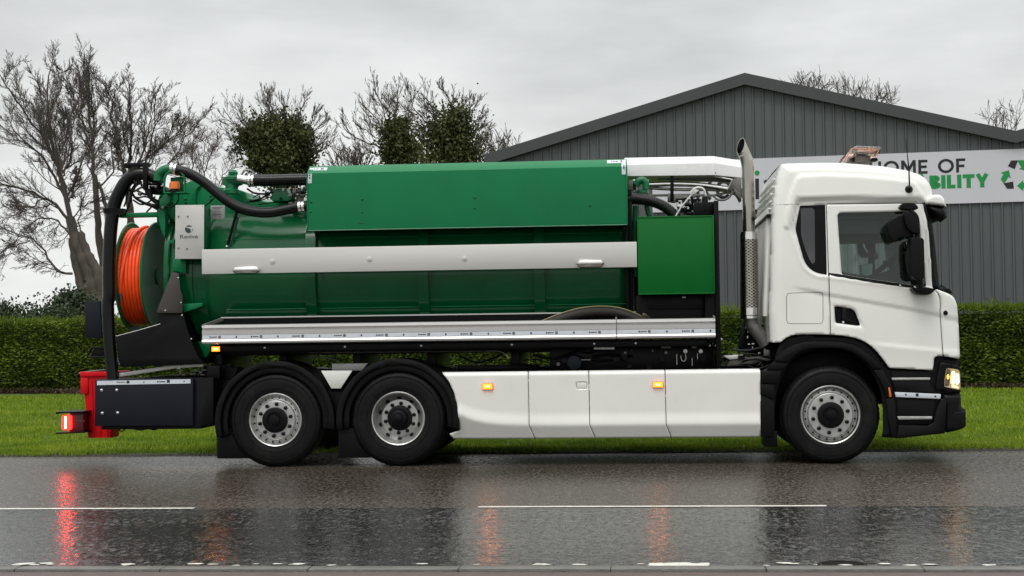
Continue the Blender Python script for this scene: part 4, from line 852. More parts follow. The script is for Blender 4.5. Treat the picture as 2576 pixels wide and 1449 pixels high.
for c in ((-2.7, 17.06, .52), (-2.7, 18.45, .52), (-2.7, 18.84, .52), (-4.066, 18.84, .52), (1.962, 18.84, .52)):
    plain_tyre(c); lathe('inner_rim', [(.30, .02), (.28, .06), (.12, .1), (0, .1)], c, BLACK, tk, 30)

# ---------------------------------------------------------------- mudguards and flaps
def arc(cx, cz, r, a0, a1, n=24): return [(cx + r * math.cos(math.radians(a0 + (a1 - a0) * i / n)), cz + r * math.sin(math.radians(a0 + (a1 - a0) * i / n))) for i in range(n + 1)]
def mudguard(cx, cz, ro_, a0, a1):
    outer = arc(cx, cz, ro_, a0, a1); inner = arc(cx, cz, ro_ - .018, a1, a0)
    g = plate('mudguard', outer + inner, 16.69, 17.3, SATIN, tk, .0)
    lip = arc(cx, cz, ro_ + .004, a0, a1) + arc(cx, cz, ro_ - .062, a1, a0)
    plate('guard_lip', lip, 16.655, 16.688, SATIN, g, .008)
    plate('guard_lip', arc(cx, cz, ro_ - .064, a0, a1) + arc(cx, cz, ro_ - .13, a1, a0), 16.70, 16.72, BLACK, g, .004)
    return g
mudguard(-4.066, .50, .665, 195, -8); mudguard(-2.70, .50, .675, 188, -8)
for k, (x0, x1) in enumerate(((-4.735, -4.60), (-3.37, -3.27))):
    fl = box('mud_flap', x0, x1 + (.35 if k == 0 else .25), 16.76, 17.3, .09, .42, SATIN, tk, .004)
    for i in range(14): box('flap_tooth', x0 - .012, x0 + .001, 16.765, 17.2, .10 + i * .022, .110 + i * .022, SATIN, fl, 0)
c4 = Q(4, [(243, 488), (471, 487), (386, 618), (318, 618)], 16.72)
plate('white_infill', c4, 16.71, 16.73, WHITE, tk, .003)
plate('infill_plate', Q(4, [(322, 436), (585, 434), (540, 487), (322, 487)], 17.1), 17.09, 17.11, BRUSH, tk, .003)
box('guard_bracket', -3.5, -3.25, 16.8, 17.4, .45, .82, BLACK, tk, .01)

# ---------------------------------------------------------------- white side skirt
top, bot, crz = 1.022, .290, .432
def yskirt(P):
    x, z = P[:, 0], P[:, 1]; y = np.full(len(P), 16.665)
    cre = crz + .12 * np.exp(-np.clip(x + 2.0, 0, 9) / .22) + .0
    y = y - .018 * sstep(z, cre + .14, cre + .004) * (x > -2.3)
    y = y + np.clip(cre - z, 0, 1) * .42
    y = y + .045 * sstep(z, top - .035, top + .012)
    y = y + .0015 * np.sin(x * 1.9) * np.sin(z * 4)
    return y
A = W(1111, 936, 16.66)[0]
def sx(px, py): return W(px, py, 16.66)[0]
s1t, s2t, s3t, sE = sx(1328.7, 934), sx(1481, 932), sx(1673, 931), sx(1912.5, 929)
def seam(xt, xb): return [(xt, top), (xt + .004, crz), (xb, bot)]
s1, s2, s3 = seam(s1t, sx(1345, 1102)), seam(s2t, sx(1497, 1102)), seam(s3t, sx(1689, 1102))
g = .0035
lft = [(p[0], p[1]) for p in Q(4, [(1125, 500), (1180, 572), (1215, 650), (1240, 760), (1252, 870), (1254, 930), (1222, 938), (1172, 955), (1205, 990)], 16.66)]
lft[0] = (lft[0][0], top); lft[-1] = (lft[-1][0], bot)
def sh_(s, d): return [(x + d, z) for x, z in s]
sk = []
sk.append(relief('side_skirt', lft + [tuple(p) for p in reversed(sh_(s1, -g))], [], yskirt, .02, WHITE, tk, .012))
hz = [W(*K(4, x, y), 16.66) for x, y in ((2110, 571), (2188, 571), (2188, 621), (2110, 621))]
hatch = rounded(hz, .012)
sk.append(relief('side_skirt', sh_(s1, g) + list(reversed(sh_(s2, -g))), [hatch], yskirt, .02, WHITE, tk, .012))
hc = np.array(hatch).mean(0); hin = [(hc[0] + (x - hc[0]) * .93, hc[1] + (z - hc[1]) * .9) for x, z in hatch]
plate('filler_hatch', hin, 16.667, 16.675, WHITE, sk[1], .002)
sk.append(relief('side_skirt', sh_(s2, g) + list(reversed(sh_(s3, -g))), [], yskirt, .02, WHITE, tk, .012))
sk.append(relief('side_skirt', sh_(s3, g) + [(sE - .01, bot), (sE, top)], [], yskirt, .02, WHITE, tk, .012))
for s in (s1, s2, s3): tube('panel_gap', [(x, float(yskirt(np.array([[x, z]]))[0]) + .016, z) for x, z in s], .008, BLACK, tk, n=6, smooth_path=False)
def marker_lamp(px, py, w, h_, Y, name='marker_lamp'):
    x, z = W(px, py, Y); l_ = box(name, x - w / 2, x + w / 2, Y - .010, Y + .01, z - h_ / 2, z + h_ / 2, SATIN if name != 'x' else SATIN, tk, .004)
    box('lens', x - w / 2 + .004, x + w / 2 - .004, Y - .022, Y - .009, z - h_ / 2 + .004, z + h_ / 2 - .004, AMBER_ON, l_, .004)
    for d in (-.018, .0, .018): box('led', x + d - .005, x + d + .005, Y - .026, Y - .021, z - .007, z + .007, AMBER_HOT, l_, .002)
    return l_
marker_lamp(1226.5, 972, .115, .070, 16.66); marker_lamp(1655, 967.5, .115, .066, 16.66)
marker_lamp(543.5, 878, .10, .062, 16.78)

# ---------------------------------------------------------------- aluminium tray along the tank
zt_, zb2 = 1.573, 1.358
prof = [(16.68, zb2 + .028), (16.672, zb2 + .008), (16.70, zb2 - .0), (16.75, zb2), (16.75, zb2 + .02), (17.12, zb2 + .02), (17.12, zb2 + .13), (17.13, zb2 + .13), (17.13, zb2), (17.15, zb2), (17.15, zb2)]
face = [(16.70, zt_), (16.672, zt_ - .006), (16.668, zt_ - .036), (16.684, zt_ - .044), (16.690, zt_ - .060), (16.672, zt_ - .066), (16.674, zt_ - .110), (16.678, zt_ - .114), (16.678, zb2 + .052), (16.670, zb2 + .048), (16.661, zb2 + .030),
        (16.664, zb2 + .010), (16.68, zb2), (16.72, zb2), (16.72, zt_ - .02), (16.71, zt_)]
xa, xs_, xb = W(508, 840, 16.67)[0], W(1551, 830, 16.67)[0], W(1799.5, 820, 16.67)[0]
for a, b_ in ((xa, xs_ - .004), (xs_ + .004, xb)):
    t_ = extx('tray_side', face, a, b_, ALU, tk, 0, smooth=True, sharp=30)
    extx('reflective_tape', [(16.6765, zt_ - .116), (16.6765, zb2 + .056), (16.6780, zb2 + .056), (16.6780, zt_ - .116)], a + .004, b_ - .004, TAPE, t_)
box('tray_floor', xa + .02, xb - .02, 16.72, 17.03, zb2 + .01, zb2 + .03, BLACK, tk, .002)
box('tray_back', xa + .12, xb - .02, 17.02, 17.03, zb2 + .01, 1.645, BLACK, tk, 0)
extx('tray_rail', [(17.005, 1.645), (17.005, 1.66), (17.04, 1.66), (17.04, 1.645)], xa + .12, xb - .01, ALU, tk)
e0 = MB().add([(xa, 16.665, zt_ - .0), (xa + .13, 17.03, 1.66), (xa + .13, 17.03, 1.62), (xa, 16.665, zt_ - .03), (xa + .02, 16.665, zt_), (xa + .15, 17.03, 1.66), (xa + .15, 17.03, 1.62), (xa + .02, 16.665, zt_ - .03)],
         [(0, 1, 2, 3), (7, 6, 5, 4), (0, 4, 5, 1), (3, 2, 6, 7)]); e0.build('tray_end', ALU, tk)
plate('tray_end', [(xa + .02, zb2), (xa + .03, zb2), (xa + .03, zt_ - .03), (xa + .02, zt_ - .03)], 16.72, 17.15, BLACK, tk, 0)
e1 = MB().add([(xb, 16.665, zt_), (xb + .0, 17.03, 1.66), (xb + .0, 17.03, 1.38), (xb, 16.68, 1.37), (xb - .02, 16.665, zt_), (xb - .02, 17.03, 1.66), (xb - .02, 17.03, 1.38), (xb - .02, 16.68, 1.37)],
         [(0, 1, 2, 3), (7, 6, 5, 4), (0, 4, 5, 1), (3, 2, 6, 7)]); e1.build('tray_end', ALU, tk)
box('seam_post', xs_ - .012, xs_ + .006, 16.69, 16.72, zb2 + .03, zt_ + .025, DSTEEL, tk, .002)
zt2 = (zt_ - .116 + zb2 + .056) / 2
def tape_prints(parent, x0, x1, z, y, step=.4655, first=.125, h_=.03):
    x = x0 + first
    while x < x1 - .05:
        mb_ = MB(); mb_.lathe([(.009, 0), (.009, -.001)], (x - .055, y, z), 10)
        for i in range(5): mb_.box(x - .040 + i * .013, x - .030 + i * .013, y - .001, y, z - (.006 if i else .009), z + .006)
        o = mb_.build('print', INK, parent); o['kind'] = 'stuff'
        box('print_square', x + .038, x + .066, y - .001, y, z - .015, z + .015, DSTEEL, parent, 0)
        if x + .24 < x1 - .02:
            V, Fc = prismd([(x + .233, z - .012), (x + .248, z - .012), (x + .250, z), (x + .2405, z + .014), (x + .231, z)], y - .001, y); mesh_obj('print_drop', V, Fc, INK, parent)
        x += step
t_o = [o for o in tk.children if o.name.startswith('tray_side')]
tape_prints(t_o[0], xa + .02, xs_ - .01, zt2, 16.6763)
tape_prints(t_o[1], xs_ - .02, xb - .01, zt2, 16.6763, .4655, .32)

# ---------------------------------------------------------------- tank
TZ, TR = 2.15, .90; TN, TY = 2.2, .965
def tank_y(z): return YC_T - TY * max(0, 1 - abs((z - TZ) / TR) ** TN) ** (1 / TN)
def squarish(o):      # flatten the round section towards the tank's real one
    for v in o.data.vertices:
        y, z = v.co.y, v.co.z; r = math.hypot(y, z)
        if r > .3:
            k = 1 / (abs(y / r) ** TN + abs(z / r) ** TN) ** (1 / TN); v.co.y = y * k * TY / TR; v.co.z = z * k
    return o
def circ_prof(pts): return pts
xt0, xt1 = W(505, 700, 17.1)[0], W(1592, 700, 17.1)[0]
tank = lathe('tank', [(0, -.0), (TR * .5, .0), (TR * .86, .03), (TR * .97, .08), (TR, .16), (TR, xt1 - xt0 - .16), (TR * .97, xt1 - xt0 - .08), (TR * .86, xt1 - xt0 - .02), (TR * .5, xt1 - xt0), (0, xt1 - xt0)], (xt0, YC_T, TZ), GREEN_SHADED, tk, 120, 'x', sharp=50); squarish(tank)
def band(px, w=.118, R_=TR, d=.05, name='tank_band'):
    x = W(px, 650, 17.0)[0]; return squarish(lathe(name, [(R_ - .01, -w / 2), (R_ + d, -w / 2), (R_ + d, w / 2), (R_ - .01, w / 2)], (x, YC_T, TZ), GREEN_SHADED, tank, 120, 'x', cap=False))
for px in (783, 1066, 1357): band(px)
band(1578, .03, d=.03)
for z_, x0_, x1_ in ((2.53, -4.7, -.14), (1.74, -4.7, -.14)):   # long seams
    y_ = tank_y(z_) - .0015
    tube('weld_seam', [(x0_, y_, z_), (x1_, y_, z_ + .004)], .005, GREEN, tank, n=6, smooth_path=False)
# rear door ring and collar
xr = W(505, 700, 17.1)[0]
xd = -5.40
lathe('rear_door', [(0, -.10), (.5, -.085), (.80, -.04), (.92, .0), (.975, .0), (.985, .015), (.985, .055), (.975, .07), (.945, .07), (.945, .60)], (xd, YC_T, TZ), GREEN_SHADED, tk, 96, 'x', cap=False, sharp=30)
lathe('door_flange', [(.94, .095), (.985, .095), (.995, .11), (.995, .150), (.985, .165), (.94, .165)], (xd, YC_T, TZ), GREEN_SHADED, tk, 96, 'x', cap=False, sharp=30)
lathe('door_flange', [(.94, .30), (.965, .30), (.965, .33), (.94, .33)], (xd, YC_T, TZ), GREEN_SHADED, tk, 96, 'x', cap=False, sharp=30)
# rear saddle plates over the tank's end
sad = Q(1, [(1010, 600), (1015, 520), (1040, 455), (1180, 425), (1235, 372), (1340, 328), (1440, 345), (1560, 395), (1720, 412), (1800, 440), (1815, 492), (1990, 525), (2320, 520), (2320, 640), (1010, 760)], 17.45)
plate('saddle_plate', sad, 17.28, 17.9, GREEN, tk, .02)
plate('saddle_gusset', Q(1, [(1300, 560), (1300, 440), (1345, 370), (1385, 355), (1340, 400), (1325, 450), (1325, 560)], 17.26), 17.255, 17.29, GREEN, tk, .008)
# fold-down locker at the top (green) with its bevelled upper edge
hx0, hx1 = W(773, 500, 16.68)[0], W(1577.5, 480, 16.68)[0]
hzb, hzt = 2.588, 3.318
lk = extx('side_locker', [(16.68, hzb), (16.672, hzb + .014), (16.680, 3.226), (16.81, hzt), (17.45, hzt), (17.45, hzb + .06), (16.74, hzb)], hx0, hx1, GREEN, tk, .004)
tube('locker_edge', [(hx0, 16.676, hzb + .004), (hx1, 16.676, hzb + .004)], .007, GREEN2, lk, n=6, smooth_path=False)
box('locker_end_trim', hx0 - .004, hx0 + .008, 16.668, 16.69, hzb, 3.225, GREEN, lk, .002); box('locker_end_trim', hx1 - .008, hx1 + .004, 16.668, 16.69, hzb, 3.225, GREEN, lk, .002)
for (x, y) in ((168, 423), (167, 497), (542, 405), (540, 497), (1367, 391), (1365, 467), (2209, 449)):
    c = Q3(3, [(x, y)], 16.676)[0]; lathe('bolt', [(.012, .004), (.012, -.005), (.007, -.011), (0, -.012)], c, GREEN2, lk, 12)
plate('bracket', Q(3, [(518, 572), (552, 572), (552, 579), (518, 579)], 16.67), 16.668, 16.68, GREEN2, lk, .001)
def tape_L(parent, pts, Y):
    return plate('reflective_tape', pts, Y - .0015, Y, TAPE, parent, 0)
yb_ = lambda z: 16.677 if z < 3.226 else 16.68 + (z - 3.226) * .13 / .092
def tapeq(pts):      # sticker following the locker face and bevel
    V = []; P_ = Q(3, pts, 16.68); V = [(x, yb_(z) - .003, z) for x, z in P_]; return mesh_obj('reflective_tape', V, [tuple(range(len(V)))], TAPE, lk)
tapeq([(148, 222), (176, 222), (174, 288), (144, 288)]); tapeq([(148, 221), (148, 168), (176, 168), (176, 221)]); tapeq([(177, 190), (177, 166), (277, 164), (277, 188)])
tapeq([(2440, 166), (2470, 166), (2472, 223), (2442, 224)]); tapeq([(2440, 165), (2440, 108), (2470, 106), (2470, 165)]); tapeq([(2334, 136), (2332, 110), (2439, 108), (2439, 133)])
mb_ = MB()
def ink(pts):
    P_ = Q(3, pts, 16.68); mb_.add([(x, yb_(z) - .005, z) for x, z in P_], [tuple(range(len(P_)))])
for (x, y, w_, h_) in ((180, 173, 6, 8), (192, 174, 8, 7), (204, 172, 8, 8), (230, 171, 22, 11), (154, 213, 11, 8), (154, 226, 11, 8), (155, 243, 10, 11), (156, 274, 6, 4), (2363, 117, 8, 8), (2378, 118, 12, 7), (2396, 117, 16, 7), (2430, 112, 14, 12), (2452, 150, 10, 12), (2452, 165, 10, 16), (2458, 186, 5, 4)):
    ink([(x, y), (x + w_, y), (x + w_, y + h_), (x, y + h_)])
o = mb_.build('print', INK, lk); o['kind'] = 'stuff'

# brushed board with two lamps
bz0, bz1 = 2.133, 2.402
bx0, bx1 = W(508, 660, 16.66)[0], W(1602, 640, 16.66)[0]
bd = extx('side_board', [(16.655, bz0), (16.655, bz1), (16.668, bz1 + .004), (16.70, bz1 + .004), (16.70, bz1 - .02), (16.675, bz1 - .02), (16.675, bz0 + .02), (16.74, bz0 + .02), (16.74, bz0), (16.66, bz0 - .002)], bx0, bx1, BRUSH, tk, .002)
for (x, y) in ((2005 - 1, 0),): pass
for (cr_, x, y) in ((1, 2007, 1050), (3, 595, 842), (3, 1291, 838)):
    c = Q3(cr_, [(x, y)], 16.654)[0]
    lathe('bolt', [(.030, .002), (.030, -.004), (.024, -.006)] + [(.013, -.006), (.010, -.012), (0, -.013)], c, BRUSH, bd, 16)
def bar_lamp(x0, x1, y0, y1, cr_):
    a = Q(cr_, [(x0, y0), (x1, y1)], 16.645); xc0, xc1 = a[0][0], a[1][0]; zc = (a[0][1] + a[1][1]) / 2; hh = abs(a[0][1] - a[1][1]) / 2
    P_ = [(xc0 + hh * .8, zc), (xc0 + hh * 1.5, zc), (xc1 - hh * 1.5, zc), (xc1 - hh * .8, zc)]
    V, Fc = tubed([(xc0 + .003, 16.64, zc), (xc0 + .018, 16.635, zc), (xc0 + .035, 16.632, zc), (xc1 - .035, 16.632, zc), (xc1 - .018, 16.635, zc), (xc1 - .003, 16.64, zc)], [.018, .030, hh, hh, .030, .018], 16)
    l_ = mesh_obj('board_lamp', V, Fc, CHROME, bd, smooth=True, sharp=50)
    plate('lens', rounded([(xc0 + .045, zc - .012), (xc1 - .045, zc - .012), (xc1 - .045, zc + .012), (xc0 + .045, zc + .012)], .01), 16.592, 16.62, CHROME, l_, .003)
bar_lamp(1655, 1893, 1094, 1158, 1); bar_lamp(2112, 2312, 842, 902, 3)
# brackets holding the board off the tank
for px in (800, 1080, 1370): x = W(px, 690, 16.8)[0]; box('board_bracket', x - .02, x + .02, 16.70, 17.1, bz0 + .03, bz0 + .09, GREEN2, tk, .004)

# green locker box behind the cab
gx0, gx1 = W(1604, 640, 16.66)[0], W(1796.5, 640, 16.66)[0]
gb = box('green_box', gx0, gx1, 16.66, 17.25, 1.838, 2.672, GREENB, tk, .008)
box('box_trim', gx1 - .012, gx1 + .003, 16.652, 16.67, 1.836, 2.674, GREENB, gb, .002)
box('box_trim', gx0, gx1, 16.652, 16.67, 1.832, 1.846, GREENB, gb, .002); box('box_trim', gx0, gx1, 16.654, 16.67, 2.66, 2.676, GREENB, gb, .002)
fr = MB(); fr.box(gx1 + .01, gx1 + .06, 16.75, 17.3, 1.03, 2.84); fr.box(gx1 - .2, gx1 + .012, 16.9, 17.3, 2.68, 2.84); fr.box(gx0 - .05, gx1, 17.26, 18.6, 1.35, 2.7); fr.box(gx0 - .03, gx1 - .05, 16.9, 17.3, 1.40, 1.83)
fr.box(gx1 - .10, gx1 + .055, 16.8, 17.2, 1.3, 1.9)
fr.build('black_frame', BLACK, tk, bevel=.006)
box('frame_post', gx0 - .135, gx0 - .10, 16.9, 16.98, 1.4, 2.75, BLACK, tk, .004); box('frame_post', gx0 - .10, gx0 - .055, 17.0, 17.05, 1.4, 3.0, BLACK, tk, .004)
p5 = [(240, 1012), (585, 1010), (585, 1094), (240, 1094)]
plate('drawer', Q(5, p5, 16.88), 16.875, 16.9, SATIN, tk, .004)
box('drawer_handle', *(lambda a: (a[0][0], a[1][0]))(Q(5, [(447, 1020), (470, 1028)], 16.87)), 16.86, 16.872, *(lambda a: (a[1][1], a[0][1]))(Q(5, [(447, 1018), (470, 1026)], 16.87)), BRUSH, tk, .001)

# pale cleaning hose sagging over the tray (lies in it, lifts away)
hp_ = Q3(3, [(1760, 1310), (1850, 1292), (1960, 1250), (2100, 1205), (2240, 1185), (2360, 1186), (2460, 1205), (2540, 1235), (2600, 1262)], 16.90) + Q3(5, [(215, 1118), (262, 1152)], 16.90)
P_ = catmull(hp_, 6)
hs_ = empty('delivery_hose', hp_[4], None, 'thick black hose with a thin yellow stripe arching out of the aluminium tray', 'hose')
V, Fc = tubed(P_ - np.array([0, -.03, .062]), .060, 20); mesh_obj('hose_body', V, Fc, mat('matt_hose_rubber', (.022, .019, .015), .6, var=.2), hs_, smooth=True)
V, Fc = tubed(P_ + np.array([0, .0, -.004]), .0065, 6); mesh_obj('hose_stripe', V, Fc, mat('yellow_stripe', (.40, .36, .16), .5), hs_, smooth=True)
P_ = Q3(3, [(1780, 1330), (1930, 1290), (2080, 1240), (2220, 1215), (2360, 1212), (2480, 1240), (2560, 1275)], 17.0)

# ---------------------------------------------------------------- gear on top: pipes, valves, hoses
hose('suction_hose', Q3(1, [(1150, 236), (1230, 250), (1330, 298), (1420, 360), (1500, 428), (1580, 492), (1665, 548), (1765, 590), (1880, 611), (2000, 612), (2120, 590), (2230, 567), (2320, 560)], 16.86), .057, HOSEB, tk)
def clamp(cr_, x, y, Y, r, ang=0, w=.022):
    c = Q3(cr_, [(x, y)], Y)[0]; V, Fc = lathed([(r - .01, -w / 2), (r, -w / 2), (r, w / 2), (r - .01, w / 2)], (0, 0, 0), 24, 'x'); V = np.array(V); ca, sa = math.cos(ang), math.sin(ang)
    V = np.stack([V[:, 0] * ca - V[:, 2] * sa + c[0], V[:, 1] + c[1], V[:, 0] * sa + V[:, 2] * ca + c[2]], 1)
    return mesh_obj('hose_clamp', V, Fc, CHROME, tk, smooth=True)
clamp(1, 1112, 222, 16.86, .062, -.1, .03); clamp(1, 1142, 228, 16.86, .062, -.12, .026)
clamp(1, 2255, 565, 16.86, .066, .1, .028); clamp(1, 2285, 562, 16.86, .066, .1, .028)
tube('pipe_elbow', Q3(1, [(985, 330), (990, 280), (1020, 245), (1060, 228), (1105, 222)], 16.88), [.045] * 0 or .055, GREEN2, tk, n=20)
hose('upper_hose', Q3(1, [(1790, 330), (1850, 326), (1980, 327), (2150, 322), (2330, 318)], 17.0), .066, HOSEB, tk, .03, .0025)
clamp(1, 1806, 330, 17.0, .070, 0, .026); clamp(1, 1836, 328, 17.0, .070, 0, .026)
tube('steel_pipe', Q3(1, [(1700, 312), (1745, 318), (1800, 330)], 17.02), [.03] * 0 or .05, CHROME, tk, n=18)
lathe('valve_wheel', [(.07, -.02), (.085, -.01), (.085, .01), (.07, .02)], Q3(1, [(1790, 290)], 17.1)[0], DSTEEL, tk, 20, cap=False)
# green valve casting
vb = MB(); c = Q3(1, [(1660, 330)], 17.1)[0]
vb.lathe([(0, -.10), (.05, -.10), (.06, -.06), (.075, -.05), (.075, .05), (.06, .06), (.05, .10), (0, .10)], c, 18, 'x'); vb.lathe([(.0, -.11), (.05, -.11), (.055, .0), (.10, .01), (.10, .04), (0, .04)][::-1], (c[0], c[1], c[2]), 18, 'z')
c2_ = Q3(1, [(1640, 400)], 17.1)[0]; vb.lathe([(0, -.06), (.10, -.06), (.10, -.02), (.07, 0), (.065, .08), (0, .08)], c2_, 18, 'z')
c3_ = Q3(1, [(1655, 262)], 17.1)[0]; vb.lathe([(0, -.02), (.05, -.02), (.055, .01), (.035, .035), (0, .04)], (c3_[0], c3_[1], c3_[2]), 14, 'z')
vb.box(c[0] - .11, c[0] - .05, c[1] - .06, c[1] + .02, c[2] - .05, c[2] + .04); vb.build('valve_body', GREEN2, tk, smooth=True, sharp=35)
plate('pump_casting', Q(1, [(2010, 515), (2010, 415), (2060, 400), (2140, 398), (2150, 440), (2190, 445), (2190, 500), (2140, 515)], 17.1), 17.05, 17.25, GREEN2, tk, .012)
lathe('port', [(.018, -.012), (.018, .01)], Q3(1, [(2083, 492)], 17.05)[0], BLACK, tk, 14); lathe('port', [(.0, -.014), (.014, -.012), (.016, 0)], Q3(1, [(2105, 408)], 17.05)[0], BRUSH, tk, 12)
for i, pts in enumerate(([(1780, 400), (1850, 440), (1960, 445), (2010, 430)], [(1800, 510), (1900, 490), (1980, 440), (2010, 410)], [(1770, 520), (1880, 510), (2000, 470)], [(1830, 480), (1900, 450), (1990, 460)], [(1880, 540), (2050, 520), (2200, 525), (2320, 510)], [(1400, 555), (1450, 520), (1490, 480), (1500, 440)], [(2200, 410), (2260, 440), (2320, 430)], [(2190, 470), (2250, 460), (2320, 480)])):
    tube('cable', Q3(1, pts, 17.05 + .02 * i if i != 5 else 17.2), .011 if i in (0, 1) else .007, BLACK, tk, n=8)
mbg = MB()
for i in range(30):
    x, y = rr.uniform(2160, 2320), rr.uniform(395, 540); c = Q3(1, [(x, y)], rr.uniform(17.05, 17.3))[0]; s_ = rr.uniform(.008, .03)
    if rr.random() < .5: mbg.box(c[0] - s_, c[0] + s_ * 1.5, c[1], c[1] + .04, c[2] - s_ * .7, c[2] + s_)
    else: mbg.lathe([(s_, -.02), (s_, .02)], c, 10, 'x')
o = mbg.build('pump_fittings', DSTEEL, tk, smooth=True, sharp=35); o['kind'] = 'stuff'
for (x, y) in ((1455, 463), (1455, 494), (1230, 492), (1233, 522), (1080, 520), (1015, 560)):
    lathe('bolt', [(.014, .0), (.014, -.010), (.008, -.016), (0, -.016)], Q3(1, [(x, y)], 17.28)[0], GREEN2, tk, 10)
# maker's plate with lines of print
mp_ = plate('data_plate', Q(1, [(1456, 550), (1583, 550), (1582, 670), (1455, 670)], 17.05), 17.04, 17.055, LABELM, tk, .002)
for i, (a, b_) in enumerate(((1470, 1560), (1472, 1540), (1470, 1535), (1472, 1550), (1470, 1545), (1470, 1555), (1472, 1530), (1475, 1548))):
    plate('print', Q(1, [(a, 566 + i * 12), (b_, 566 + i * 12), (b_, 569 + i * 12 + (4 if i in (0, 5) else 0)), (a, 569 + i * 12 + (4 if i in (0, 5) else 0))], 17.04), 17.038, 17.0405, DSTEEL, mp_, 0)
# gas strut
tube('gas_strut', Q3(1, [(1692, 590), (1610, 900)], 16.98), .016, BLACK, tk, n=12, smooth_path=False)
tube('strut_guard', Q3(1, [(1700, 650), (1640, 920)], 17.02), .014, GREEN2, tk, n=10, smooth_path=False)
lathe('strut_ball', [(0, -.018), (.012, -.013), (.017, 0), (.012, .013), (0, .018)], Q3(1, [(1600, 918)], 16.97)[0], CHROME, tk, 14)

# beacon with guard hoop
c = Q3(1, [(1133, 375)], 16.86)[0]
gd = tube('beacon_guard', Q3(1, [(1040, 436), (1042, 340), (1055, 280), (1090, 248), (1133, 240), (1178, 248), (1212, 282), (1224, 340), (1224, 436)], 16.82), .013, GREEN, tk, n=10)
box('guard_base', *(lambda a: (a[0][0], a[1][0]))(Q(1, [(1036, 436), (1230, 440)], 16.82)), 16.80, 16.98, *(lambda a: (a[1][1], a[0][1]))(Q(1, [(1133, 430), (1133, 442)], 16.82)), GREEN, tk, .004)
plate('guard_back', Q(1, [(1095, 300), (1210, 292), (1212, 430), (1095, 430)], 16.95), 16.95, 16.96, GREEN2, tk, .004)
lathe('beacon_base', [(.0, -.025), (.068, -.025), (.068, .0), (.060, .008), (0, .008)], (c[0], c[1], Q3(1, [(1133, 418)], 16.86)[0][2]), BLACK, tk, 24, 'z')
lathe('beacon_lens', [(.0, -.035), (.060, -.035), (.061, .0), (.055, .036), (.045, .046), (0, .048)], (c[0], c[1], c[2]), AMBER, tk, 24, 'z')
arm = MB(); arm.prism(Q(1, [(1000, 500), (1060, 440), (1110, 440), (1095, 520), (1060, 560), (1000, 560)], 16.95), 16.93, 17.05); arm.build('beacon_arm', GREEN2, tk, bevel=.006)
tube('cable', Q3(1, [(1165, 450), (1168, 490), (1150, 530), (1110, 560), (1060, 560)], 16.88), .008, BLACK, tk, n=8)

# black boom hose over the rear
bh = Q3(1, [(1020, 335), (960, 300), (890, 272), (820, 268), (750, 290), (690, 345), (640, 430), (600, 520), (575, 640), (560, 780), (550, 950), (545, 1150), (545, 1350)], 16.95) + Q3(2, [(452, 120), (458, 300), (470, 460), (482, 600), (490, 700)], 16.95)
PB = resample(catmull(bh, 8), .05); rB = np.interp(np.linspace(0, 1, len(PB)), [0, .3, 1], [.070, .076, .066]); V, Fc = tubed(PB, rB, 24)
boom = mesh_obj('boom_hose', V, Fc, HOSEB, tk, smooth=True)
cl = MB(); c = Q3(1, [(565, 597)], 16.95)[0]; cl.lathe([(.078, -.012), (.094, -.012), (.094, .012), (.078, .012)], (c[0], c[1], c[2] + .01), 24, 'z', cap=False); cl.lathe([(.078, -.03), (.088, -.03), (.088, -.012), (.078, -.012)], (c[0], c[1], c[2]), 24, 'z', cap=False)
cl.box(c[0] + .06, c[0] + .155, c[1] - .05, c[1] + .05, c[2] - .05, c[2] + .02); cl.build('hose_collar', BLACK, tk, smooth=True, sharp=35)
hb = MB(); 
def hq(pts, y0=16.9, y1=16.98): hb.prism(Q(1, pts, 16.95), y0, y1)
hq([(690, 215), (690, 185), (705, 172), (915, 172), (915, 200), (870, 205), (750, 205), (730, 222)]); hq([(868, 170), (912, 170), (908, 405), (870, 405)], 16.86, 16.92); hq([(775, 195), (820, 195), (828, 345), (800, 345)])
hq([(905, 352), (1020, 350), (1020, 365), (905, 372)]); hq([(870, 395), (925, 400), (935, 480), (1000, 545), (990, 560), (920, 500), (880, 440)]); hq([(720, 460), (790, 500), (890, 520), (1000, 560), (960, 600), (860, 540), (760, 500)], 17.1, 17.3); hq([(890, 370), (1020, 372), (1030, 420), (960, 440), (900, 440)], 17.0, 17.2)
hb.build('boom_bracket', BLACK, tk, bevel=.005)
tube('rock_arm', Q3(1, [(835, 345), (790, 372), (755, 430), (735, 500), (715, 570), (690, 620)], 16.9), .013, BLACK, tk, n=8)
for i, pts in enumerate(([(840, 340), (800, 350), (760, 390), (745, 440), (740, 520)], [(720, 330), (715, 400), (700, 500), (680, 560)], [(700, 400), (740, 420), (780, 480), (860, 530), (940, 560), (1010, 590)], [(740, 450), (800, 480), (870, 470), (940, 500), (1050, 570)], [(880, 420), (920, 470), (1000, 520), (1070, 530)], [(930, 560), (890, 600), (870, 630)], [(820, 330), (860, 400), (930, 430), (1010, 400)], [(760, 500), (830, 540), (900, 520), (960, 470)], [(800, 420), (870, 450), (950, 440)])):
    tube('hydraulic_hose', Q3(1, pts, 16.98 + .025 * i), .010 if i % 2 else .014, BLACK, tk, n=8)
for (x, y, s_) in ((820, 445, .024), (1028, 568, .022), (965, 385, .016), (850, 380, .014), (775, 330, .010), (930, 540, .012)):
    lathe('fitting', [(0, -.02), (s_ * .7, -.018), (s_, -.005), (s_, .02)], Q3(1, [(x, y)], 16.93)[0], DSTEEL, tk, 12)
